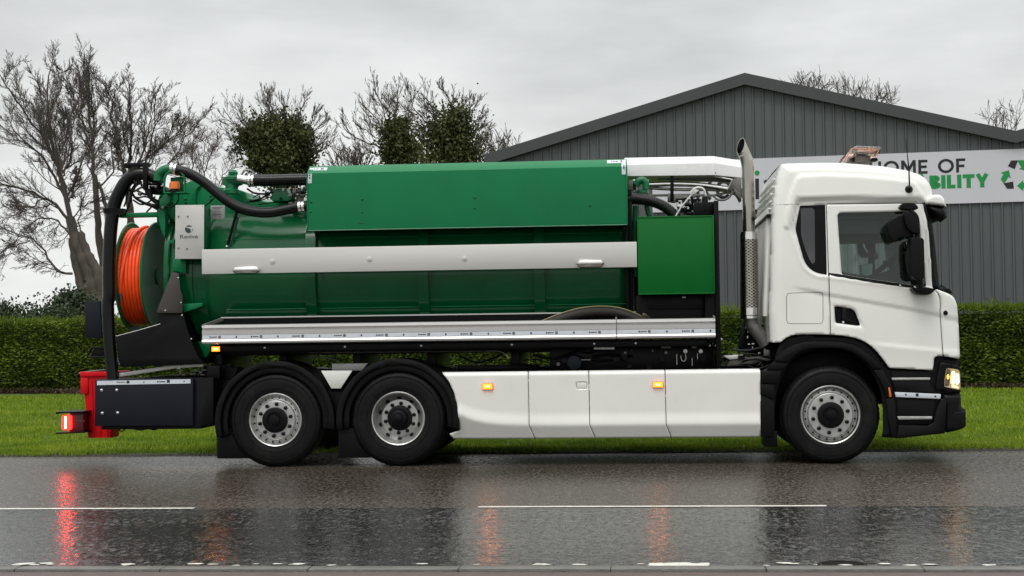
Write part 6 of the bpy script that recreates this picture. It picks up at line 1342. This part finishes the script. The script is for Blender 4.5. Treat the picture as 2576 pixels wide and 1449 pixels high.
# the quarter window reaches the door gap: cut it as part of the outline
iq0 = PX(6, [(614, 497), (629, 1076)])
body = relief('cab_side', side, [[(min(x, door_l[0][0] - .012 + (2.6 - z) * .0), z) for x, z in winQ]], cab_y, .022, WHITE, tk, .012)
doorp = [(x + gp, z) for x, z in door_l] + botl[ib + 1:] + [(x - gp, z) for x, z in reversed(corner)] + [(x - .002, z) for x, z in reversed(front_door)] + [(x, z - gp) for x, z in reversed(top_door)][1:]
door = relief('door', doorp, [winD, handle], cab_y, .022, WHITE, tk, .014)
# far side, mirrored across the truck's middle
MID = 2 * YC_T
relief('cab_side', side, [[(min(x, door_l[0][0] - .012), z) for x, z in winQ]], cab_y, .06, WHITE, tk, .02, mirror=MID)
relief('door', doorp, [winD], cab_y, .06, WHITE, tk, .02, mirror=MID)
def on_cab(pts, d): P = np.array(pts); y = cab_y(P) + d; return [(float(p[0]), float(q), float(p[1])) for p, q in zip(P, y)]
def skin(name, outline, m, parent, d, step=.05, thick=0.0): return relief(name, outline, [], lambda P: cab_y(P) + d, step, m, parent, thick)
# gaps
tube('panel_gap', on_cab(resample(door_l, .05), .014), .010, BLACK, door, n=6, smooth_path=False); tube('panel_gap', on_cab(resample(corner, .05), .016), .010, BLACK, door, n=6, smooth_path=False); tube('panel_gap', on_cab(resample(top_door, .05), .012), .010, BLACK, door, n=6, smooth_path=False)
tube('roof_joint', on_cab(resample(PX(6, [(172, 498), (300, 496), (375, 492), (617, 489)]), .04), .0), .0022, DSTEEL, body, n=5, smooth_path=False)
# quarter window: black border and dark pane
def inset(pts, f, c=None): c = np.mean(pts, 0) if c is None else c; return [(c[0] + (x - c[0]) * f, c[1] + (z - c[1]) * f) for x, z in pts]
qg = skin('quarter_window', [(min(x, door_l[0][0] - .010), z) for x, z in winQ], SATIN, body, .016, .05)
qp = rounded(PX(6, [(405, 515), (520, 515), (522, 1000), (500, 990), (470, 940), (430, 830), (405, 740), (408, 640)]), .02)
skin('pane', qp, glass('dark_glossy_pane', (.03, .035, .035), .05), qg, .012, .06)
skin('pane_edge', [(a_, b_) for a_, b_ in PX(6, [(395, 508), (612, 500), (613, 522), (392, 524)])], BLACK, qg, .010, .06)
# door window
dg = skin('door_window', winD, GLASS, door, .010, .08)
skin('sill_strip', PX(6, [(634, 1060), (700, 1066), (741, 1074), (1100, 1131), (1436, 1177), (1487, 1186), (1492, 1198), (1300, 1180), (1000, 1138), (635, 1080)]), BLACK, door, -.004, .05, .006)
far = skin('door_window', winD, GLASS, tk, 0, .1); 
for v in far.data.vertices: pass
fy = [MID - (cab_y(np.array([[0, 0]]))[0])]; bpy.data.objects.remove(far)
relief('door_window', winD, [], lambda P: cab_y(P) + .01, .1, GLASS, tk, 0, mirror=MID); relief('quarter_window', [(min(x, door_l[0][0] - .010), z) for x, z in winQ], [], lambda P: cab_y(P) + .01, .1, GLASSD, tk, 0, mirror=MID)
# handle cup
hy = YC0 + .07
plate('handle_cup', [(x, z) for x, z in inset(handle, 1.1)], YC0 + .06, YC0 + .08, BLACK, door, 0)
hm = MB(); n_ = len(handle); V = [(x, float(cab_y(np.array([[x, z]]))[0]) + .004, z) for x, z in handle] + [(x, YC0 + .065, z) for x, z in inset(handle, .86)]; mesh_obj('handle_cup', V, [(i, (i + 1) % n_, n_ + (i + 1) % n_, n_ + i) for i in range(n_)], SATIN, door, smooth=True)
plate('door_handle', rounded(PX(7, [(908, 30), (948, 40), (958, 120), (1000, 150), (990, 165), (925, 160), (905, 130)]), .01), YC0 + .022, YC0 + .05, SATIN, door, .006)
lathe('door_lock', [(.012, .02), (.012, -.004), (0, -.004)], (*PX(7, [(918, 155)])[0][:1], YC0 + .022, PX(7, [(918, 155)])[0][1]), CHROME, door, 12)
# locker flap outline
fl = rounded(PX(7, [(430, -92), (744, -105), (744, 168), (432, 168)]), .035, 6)
tube('locker_gap', on_cab(resample(fl + [fl[0]], .04), .0012), .0036, DSTEEL, body, n=5, smooth_path=False)
# front corner panel
cornp = [(x + gp, z) for x, z in corner] + PX(7, [(1918, 470), (1914, 300), (1908, 150), (1900, 60), (1893, 0)]) + PX(6, [(1692, 1330), (1680, 1285), (1660, 1256), (1620, 1232), (1560, 1210), (1510, 1192)])
relief('corner_panel', cornp, [], lambda P: cab_y(P) + .0, .03, WHITE, tk, .012)
relief('corner_panel', cornp, [], lambda P: cab_y(P) + .0, .06, WHITE, tk, .012, mirror=MID)
c = PX(7, [(1790, 76)])[0]; lathe('side_repeater', [(.0, -.012), (.018, -.010), (.026, 0), (.026, .03)], (c[0], float(cab_y(np.array([c]))[0]), c[1]), BLACK, tk, 16)
# roof, rear wall, nose: strips from the near to the far silhouette
def strip(name, path, m, parent, e0=.125, n=7, crown=.0, smooth=True, out=None):
    P = np.array(path); y0 = cab_y(P) ; V = []
    for (x, z), ya in zip(P, y0):
        for k in range(n):
            t_ = k / (n - 1); bu = crown * math.sin(PI * t_); dx, dz = (out if out else (0, 1)); V.append((x + dx * bu, ya + (MID - 2 * ya) * t_, z + dz * bu))
    return mesh_obj(name, V, [(i * n + k, (i + 1) * n + k, (i + 1) * n + k + 1, i * n + k + 1) for i in range(len(P) - 1) for k in range(n - 1)], m, parent, smooth=True, sharp=60)
strip('roof', resample(sil, .05), WHITE, tk, crown=.02)
rw = resample(rearl, .06); rear_w = strip('rear_wall', rw, WHITE, tk, crown=.0, n=24)
# pressed ribs in the rear wall
for i in range(11):
    y_ = 16.98 + i * .19
    P_ = [(rearl[k][0] - .012, y_, rearl[k][1]) for k in (1, 2, 3, 4, 5)]; V, Fc = tubed(resample(P_, .1), .022, 6); mesh_obj('wall_rib', V, Fc, WHITE, rear_w, smooth=True)
for i in range(5):
    z_ = 2.74 + i * .08; x_ = np.interp(z_, [p[1] for p in rearl[4:]], [p[0] for p in rearl[4:]]); V, Fc = boxd(x_ - .022, x_ + .004, 16.86, 18.95, z_, z_ + .018); mesh_obj('louvre', V, Fc, WHITE, rear_w, bevel=.003)
box('rear_seal', rearl[4][0] - .035, rearl[4][0] + .01, 16.80, 19.0, 2.655, 2.69, BLACK, rear_w, .008)
# windscreen and pillar (front glass wraps round)
gx = PX(6, [(1530, 500), (1541, 630), (1574, 880), (1608, 1166)])
ybase = [YC0 + .18] * 4
V = []; n = 15
for (x, z) in resample(gx, .15):
    for k in range(n):
        t_ = k / (n - 1); y_ = YC0 + .10 + (MID - 2 * (YC0 + .10)) * t_; u_ = abs(2 * t_ - 1); V.append((x + .02 - .22 * u_ ** 5 + (.0), y_, z))
m_ = len(V) // n; mesh_obj('windscreen', V, [(i * n + k, (i + 1) * n + k, (i + 1) * n + k + 1, i * n + k + 1) for i in range(m_ - 1) for k in range(n - 1)], GLASSW, tk, smooth=True)
pil = PX(6, [(1424, 490), (1500, 500), (1492, 640), (1520, 860), (1549, 1164), (1600, 1178), (1640, 1190), (1668, 1226), (1600, 1222), (1510, 1190), (1494, 1186), (1462, 860), (1440, 640)])
relief('screen_pillar', pil, [], lambda P: YC0 + .025 + np.clip(P[:, 0] - np.interp(P[:, 1], FR[::-1, 1], FR[::-1, 0]), 0, 1) * .6, .04, SATIN, tk, .02)
relief('screen_pillar', pil, [], lambda P: YC0 + .025 + np.clip(P[:, 0] - np.interp(P[:, 1], FR[::-1, 1], FR[::-1, 0]), 0, 1) * .6, .06, SATIN, tk, .02, mirror=MID)
hx, hz_ = PX(6, [(1518, 430)])[0]
box('header', hx - .07, hx - .01, YC0 + .12, MID - YC0 - .12, hz_ - .10, hz_ + .02, WHITE, tk, .02)
cw = PX(6, [(1560, 1180), (1640, 1185), (1668, 1226), (1600, 1235)]); plate('cowl', cw, YC0 + .1, MID - YC0 - .1, SATIN, tk, .008)
tube('wiper', [(cw[0][0] + .02, YC0 + .12, cw[0][1] + .02), (cw[1][0] + .01, YC0 + .4, cw[1][1] + .015), (cw[1][0] + .02, YC0 + 1.2, cw[1][1] + .03)], .010, BLACK, tk, n=6)
nose = PX(6, [(1660, 1256), (1680, 1285), (1692, 1330)]) + PX(7, [(1893, 0), (1900, 60), (1908, 150), (1914, 300), (1918, 470)])
strip('front_panel', resample(nose, .05), WHITE, tk, crown=.12, n=14, out=(1, 0))
# sun visor
vz_ = PX(6, [(1424, 468), (1436, 442), (1470, 422), (1530, 415), (1562, 425), (1588, 458), (1600, 516), (1500, 504), (1430, 496)])
relief('visor_cap', vz_, [], lambda P: YC0 - .02 + .03 * sstep(dline(P, vz_), .03, 0) ** 2, .015, WHITE, tk, .05)
vb_ = PX(6, [(1430, 497), (1500, 505), (1600, 517), (1608, 560), (1612, 604), (1585, 622), (1555, 648), (1545, 632), (1500, 590), (1460, 545)])
relief('visor', vb_, [], lambda P: YC0 - .015 + .06 * sstep(dline(P, vb_), .05, 0) ** 2, .03, SATIN, tk, .03)
plate('visor_blade', PX(6, [(1560, 425), (1588, 458), (1612, 604), (1596, 612), (1560, 520), (1530, 430)]), YC0 + .04, MID - YC0 - .04, SATIN, tk, .01)
plate('visor_top', PX(6, [(1480, 424), (1530, 417), (1562, 427), (1570, 445), (1500, 440)]), YC0 + .03, MID - YC0 - .03, WHITE, tk, .008)
# antenna
c = PX(6, [(1294, 372)])[0]; yb2 = float(cab_y(np.array([c]))[0])
lathe('antenna_base', [(0, -.045), (.02, -.042), (.034, -.02), (.042, .0), (.042, .03)], (c[0], yb2, c[1]), BLACK, tk, 20)
tube('antenna', Q3(6, [(1296, 345), (1292, 210), (1278, 80), (1266, -40)], yb2 - .05), [.008, .008, .0045, .003], BLACK, tk, n=7, smooth_path=False)
# orange beacon bar on the roof
YL = 17.6
lbp = Q(6, [(752, 134), (790, 90), (808, 52), (832, 35), (1030, 45), (1038, 60), (1025, 92), (1000, 115), (960, 112), (850, 100), (820, 120), (800, 138)], YL)
be = plate('roof_beacon', Q(6, [(830, 98), (960, 108), (972, 150), (970, 165), (820, 160)], YL), YL - .12, YL + .5, DSTEEL, tk, .01)
plate('lens', lbp, YL - .25, YL + .8, GLASSO, be, .012); 
tube('lens_rim', [W3(*K(6, x, y), YL - .26) for x, y in [(812, 45), (832, 35), (1030, 44), (1040, 62), (1012, 108)]], .006, PALEOR, be, n=8, smooth_path=False)
tube('lens_rim', [W3(*K(6, x, y), YL - .26) for x, y in [(748, 134), (790, 90), (815, 45)]], .006, PALEOR, be, n=8, smooth_path=False)
plate('reflector', Q(6, [(850, 62), (1000, 68), (985, 92), (845, 85)], YL), YL - .2, YL + .6, CHROME, be, .004)
plate('foot', Q(6, [(965, 130), (1010, 130), (1018, 152), (965, 160)], YL), YL - .2, YL - .05, BLACK, be, .006); plate('foot', Q(6, [(795, 120), (828, 120), (828, 160), (795, 150)], YL), YL - .2, YL - .05, BLACK, be, .006)
# mirrors
YM = 16.42
def pillow(name, pts, y0, y1, m, parent, b=.02): return plate(name, rounded(pts, .03, 4), y0, y1, m, parent, b, seg=4)
mi = empty('mirror', W3(*K(6, 1350, 1200), YM), tk)
pillow('mirror_mount', PX(6, [(1197, 530), (1215, 502), (1240, 493), (1315, 494), (1340, 515), (1354, 540), (1325, 550), (1220, 546)]), 16.50, 16.66, SATIN, mi, .02)
pillow('mirror_housing', Q(6, [(1240, 568), (1290, 558), (1340, 600), (1384, 715), (1368, 742), (1305, 726), (1265, 680)], YM), YM - .04, YM + .14, SATIN, mi, .03)
pillow('mirror_head', Q(6, [(1103, 690), (1110, 660), (1135, 635), (1185, 600), (1240, 580), (1290, 640), (1310, 720), (1290, 765), (1200, 775), (1178, 805), (1150, 800), (1118, 750)], YM + .1), YM + .02, YM + .26, BLACK, mi, .035)
tube('mirror_arm', Q3(6, [(1300, 552), (1350, 600), (1362, 700), (1358, 775)], YM + .08), .028, SATIN, mi, n=12)
pillow('mirror_housing', Q(6, [(1296, 782), (1320, 774), (1385, 776), (1402, 790), (1411, 1085), (1400, 1112), (1365, 1122), (1318, 1110), (1300, 1080), (1290, 900)], YM), YM - .10, YM + .14, SATIN, mi, .035)
tube('mirror_arm', Q3(6, [(1380, 1100), (1384, 1150), (1384, 1200)], YM + .08), .034, SATIN, mi, n=12)
pillow('mirror_foot', PX(6, [(1290, 1186), (1340, 1192), (1400, 1182), (1494, 1196), (1460, 1228), (1430, 1246), (1345, 1240), (1310, 1220)]), 16.48, 16.68, SATIN, mi, .02)
# mirrors on the far side, seen through the glass
mf = empty('mirror', (2.9, 19.4, 2.2), tk)
pillow('mirror_housing', Q(6, [(855, 810), (905, 790), (935, 800), (985, 900), (975, 930), (905, 940), (870, 900)], 19.4), 19.35, 19.5, SATIN, mf, .02)
tube('mirror_trim', Q3(6, [(862, 812), (905, 800), (925, 850), (950, 890), (985, 918)], 19.33), .010, TAPE, mf, n=6)
pillow('mirror_housing', Q(6, [(1145, 860), (1225, 835), (1235, 1100), (1165, 1090)], 19.4), 19.35, 19.5, SATIN, mf, .02)
tube('mirror_arm', Q3(6, [(985, 910), (1000, 940), (1020, 920), (985, 830), (1000, 740)], 19.4), .03, BLACK, mf, n=8)
# interior
x0c, x1c = rearl[1][0] + .05, corner[-1][0]
box('cab_floor', x0c, x1c, 16.80, 19.05, 1.33, 1.40, BLACK, tk, 0)
relief('interior_trim', [(x0c, 1.4), (x1c, 1.4), (x1c, 1.9), (x0c + .75, 2.04), (x0c + .62, 2.3), (x0c + .6, 2.75), (x0c, 2.75)], [], lambda P: np.full(len(P), 16.80), .2, SEAT, tk, .02)
box('roof_lining', x0c + .05, x1c - .15, 16.9, 18.95, 2.62, 2.66, GREYINT, tk, 0)
box('header_shelf', x0c + .7, x1c - .1, 16.95, 18.9, 2.46, 2.63, GREYINT, tk, .02)
ds = PX(6, [(960, 1110), (1050, 1060), (1160, 1035), (1300, 1050), (1440, 1100), (1540, 1130), (1560, 1250), (960, 1250)]); plate('dashboard', ds, 16.9, 18.9, SATIN, tk, .03)
def seat(y):
    s = empty('seat', (2.2, y, 1.4), tk)
    box('seat_base', 1.95, 2.5, y - .25, y + .25, 1.45, 1.68, SEAT, s, .05); V, Fc = prismd([(1.80, 1.6), (1.98, 1.6), (1.86, 2.33), (1.72, 2.33)], y - .25, y + .25); mesh_obj('seat_back', V, Fc, SEAT, s, bevel=.04); box('headrest', 1.70, 1.82, y - .14, y + .14, 2.35, 2.52, SEAT, s, .04)
seat(17.35); seat(18.5)
sc_ = W3(*K(6, 1130, 975), 17.35); tl2 = math.radians(58)
P_ = [(sc_[0] + .23 * math.cos(a_) * math.cos(tl2 - .35), 17.35 + .23 * math.sin(a_), sc_[2] + .23 * math.cos(a_) * math.sin(tl2 - .35)) for a_ in np.linspace(0, 2 * PI, 41)[:-1]]
V, Fc = tubed(P_, .016, 8, closed=True); sw = mesh_obj('steering_wheel', V, Fc, SATIN, tk, smooth=True)
lathe('steering_hub', [(0, -.03), (.07, -.02), (.07, .02), (0, .03)], sc_, SATIN, sw, 16, 'z'); tube('steering_column', [sc_, (sc_[0] + .18, 17.35, sc_[2] - .3)], .035, BLACK, tk, n=10, smooth_path=False)
tube('grab_pole', Q3(6, [(960, 735), (995, 800), (1000, 900), (985, 1090)], 18.9), .02, BLACK, tk, n=8)
relief('centre_post', Q(6, [(940, 735), (1030, 735), (1000, 900), (1025, 1100), (960, 1100), (960, 930)], 19.0), [], lambda P: np.full(len(P), 19.0), .2, SATIN, tk, .02)
c = Q(6, [(889, 995), (990, 983), (985, 1075), (955, 1103), (900, 1095)], 17.9)
cp = plate('plastic_tub', c, 17.85, 18.0, CUP, None, .012); tag(cp, 'pale mint plastic tub standing on the dashboard behind the cab window', 'container')

# ---------------------------------------------------------------- black lower body
BL = SATIN
YA = 16.70
guard_out = PX(7, [(205, 572), (240, 565), (270, 545), (332, 488), (355, 400), (378, 345), (385, 325), (405, 305), (435, 282), (480, 262), (560, 250), (808, 258), (900, 262), (1005, 278), (1110, 316), (1205, 396), (1262, 470), (1316, 540), (1500, 552), (1690, 560), (1693, 460), (1712, 440), (1768, 440), (1850, 458), (1918, 474), (1926, 560), (1926, 900), (1380, 1150), (1250, 1140), (1268, 1075), (1262, 1060), (1262, 900), (1245, 760), (1190, 620), (1110, 500), (1010, 425), (900, 385), (808, 378), (700, 384), (600, 410), (510, 460), (440, 540), (390, 640), (350, 760), (335, 900), (333, 1140), (215, 1140)])
fd = relief('fender', guard_out, [], lambda P: YA + np.where(P[:, 0] > corner[-1][0], .75 * np.clip(P[:, 0] - corner[-1][0], 0, 1) ** 1.7, 0), .05, BL, tk, .02)
# wheel arch liner
lin = arc(1.962, .52, .68, -10, 190, 28); V = [(x, y, z) for x, z in lin for y in (16.71, 17.35)]; mesh_obj('arch_liner', V, [(2 * i, 2 * i + 2, 2 * i + 3, 2 * i + 1) for i in range(len(lin) - 1)], BLACK, fd, smooth=True)
lip_o = [(330, 490), (345, 462), (375, 420), (430, 378), (500, 345), (580, 325), (700, 317), (808, 320), (900, 325), (1000, 348), (1080, 390), (1150, 440), (1205, 500), (1250, 556)]
lip_i = [(1168, 556), (1120, 500), (1060, 450), (990, 410), (900, 383), (808, 376), (700, 378), (620, 386), (560, 402), (500, 440), (455, 500)]
plate('arch_lip', PX(7, lip_o + lip_i), 16.635, 16.70, SATIN, fd, .012)
plate('arch_lip', PX(7, [(300, 508), (325, 498), (450, 505), (412, 560), (380, 568), (262, 560)]), 16.65, 16.70, SATIN, fd, .008)
plate('arch_lip', PX(7, [(240, 570), (388, 572), (350, 680), (218, 676), (222, 600)]), 16.645, 16.70, SATIN, fd, .008)
plate('arch_lip', PX(7, [(212, 684), (328, 688), (330, 818), (208, 768)]), 16.655, 16.70, SATIN, fd, .008)
plate('arch_lip', PX(7, [(212, 775), (328, 828), (333, 1136), (218, 1136)]), 16.665, 16.70, SATIN, fd, .008)
plate('arch_lip', PX(7, [(1170, 562), (1255, 560), (1330, 700), (1345, 798), (1282, 800), (1255, 705), (1220, 640)]), 16.64, 16.70, SATIN, fd, .010)
plate('arch_lip', PX(7, [(1282, 806), (1350, 800), (1368, 900), (1378, 1148), (1326, 1135), (1300, 980)]), 16.65, 16.70, SATIN, fd, .010)
plate('side_reflector', PX(7, [(1300, 712), (1312, 712), (1328, 792), (1308, 795)]), 16.63, 16.645, AMBER, fd, .002)
box('mud_flap', 1.26, 1.40, 16.75, 17.2, .18, .35, BLACK, tk, .005)
# entry steps
st_r = PX(7, [(1335, 570), (1665, 575), (1655, 1010), (1620, 1040), (1385, 1025), (1372, 820)])
plate('step_well', PX(7, [(1330, 575), (1665, 578), (1650, 760), (1350, 750)]), 16.68, 16.705, BLACK, fd, .004)
plate('step_well', PX(7, [(1378, 815), (1700, 818), (1690, 1000), (1670, 1028), (1392, 1030)]), 16.68, 16.705, BLACK, fd, .004)
for q in ([(1330, 630), (1660, 628), (1660, 650), (1335, 652)], [(1378, 960), (1676, 960), (1678, 985), (1390, 990)]): plate('step_tread', PX(7, q), 16.655, 16.70, RIM, fd, .005)
plate('step_panel', PX(7, [(1340, 660), (1655, 656), (1690, 740), (1715, 760), (1358, 748)]), 16.665, 16.70, SATIN, fd, .008)
tp_ = plate('reflective_tape', PX(7, [(1357, 752), (1750, 770), (1746, 810), (1366, 794)]), 16.650, 16.69, TAPE, fd, .002)
for (x, y, r_) in ((1452, 774, .0085), (1547, 776, .015), (1704, 789, .009)): c = PX(7, [(x, y)])[0]; box('print', c[0] - r_, c[0] + r_, 16.648, 16.651, c[1] - r_, c[1] + r_, INK, tp_, 0)
plate('lower_sill', PX(7, [(1390, 1035), (1640, 1040), (1690, 1015), (1712, 900), (1750, 815), (1800, 800), (1790, 1105), (1385, 1150), (1376, 1120)]), 16.655, 16.70, SATIN, fd, .010)
# bumper wraps round the front
bp_ = PX(7, [(1760, 762), (1926, 772), (1929, 885), (1965, 903), (1972, 930), (1971, 1045), (1950, 1062), (1890, 1084), (1785, 1104), (1790, 900)])
def bump_y(P): return 16.66 + .55 * np.clip(P[:, 0] - (corner[-1][0] + .10), 0, 1) ** 1.6 + .02 * sstep(dline(P, bp_), .03, 0)
bu = relief('bumper', bp_, [], bump_y, .04, SATIN, tk, .03)
pillow('bumper_corner', PX(7, [(1870, 925), (1962, 918), (1968, 1040), (1945, 1055), (1850, 1075), (1855, 960)]), 16.655, 16.80, SATIN, bu, .015)
bx = PX(7, [(1926, 772), (1929, 885), (1965, 903), (1972, 930), (1971, 1045), (1950, 1062), (1890, 1084)]); bx = [(x, z) for x, z in bx]
V = []; n = 12
for x, z in bx:
    for k in range(n): t_ = k / (n - 1); ya = float(bump_y(np.array([[x, z]]))[0]); V.append((x + .06 * math.sin(PI * t_), ya + (MID - 2 * ya) * t_, z))
mesh_obj('bumper_front', V, [(i * n + k, (i + 1) * n + k, (i + 1) * n + k + 1, i * n + k + 1) for i in range(len(bx) - 1) for k in range(n - 1)], SATIN, bu, smooth=True)
# headlamp
surr = PX(7, [(1745, 505), (1768, 498), (1900, 520), (1922, 540), (1926, 765), (1880, 762), (1715, 742), (1706, 735), (1722, 620)])
hy_ = lambda P: 16.66 + .75 * np.clip(P[:, 0] - (corner[-1][0] + .02), 0, 1) ** 1.7
hs2 = relief('headlamp_surround', surr, [], lambda P: hy_(P) + .0, .03, SATIN, tk, .03)
lens = PX(7, [(1798, 545), (1912, 560), (1922, 600), (1924, 738), (1780, 708), (1782, 640)])
relief('lens', rounded(lens, .012), [], lambda P: hy_(P) - .012, .03, GLASSW, hs2, 0)
relief('headlamp_reflector', rounded(inset(lens, .98), .01), [], lambda P: hy_(P) - .004, .03, HEAD_GL, hs2, 0)
relief('indicator', PX(7, [(1800, 552), (1835, 556), (1822, 705), (1784, 702), (1788, 640)]), [], lambda P: hy_(P) - .010, .03, AMBER, hs2, .003)
for pts_, m in (([(1804, 600), (1822, 603), (1818, 645), (1800, 642)], mat('lit_indicator', (1, .4, .1), .3, emit=(1, .28, .03), estr=7)), ([(1848, 572), (1872, 574), (1872, 690), (1836, 684), (1838, 620)], HEAD_ON), ([(1880, 590), (1908, 596), (1912, 676), (1884, 700)], HEAD_ON), ([(1846, 690), (1905, 708), (1915, 722), (1840, 708)], HEAD_ON)):
    relief('lamp_bulb', rounded(PX(7, pts_), .01), [], lambda P: hy_(P) - .014, .02, m, hs2, 0)
V, Fc = boxd(lens[2][0] - .03, lens[2][0] + .03, 17.1, 17.35, 0.78, .92)
mesh_obj('headlamp_reflector', V, Fc, HEAD_GL, hs2, bevel=.02)
plate('inner_backing', PX(7, [(1380, 590), (1900, 620), (1915, 1040), (1790, 1095), (1390, 1140)]), 16.99, 17.05, BLACK, fd, 0)
# dark inner mass: engine, front grille behind
box('engine', 1.3, 2.9, 17.3, 18.6, .6, 1.3, BLACK, tk, .02); box('grille', 3.0, 3.28, 16.95, 18.9, .45, 1.28, SATIN, tk, .04)
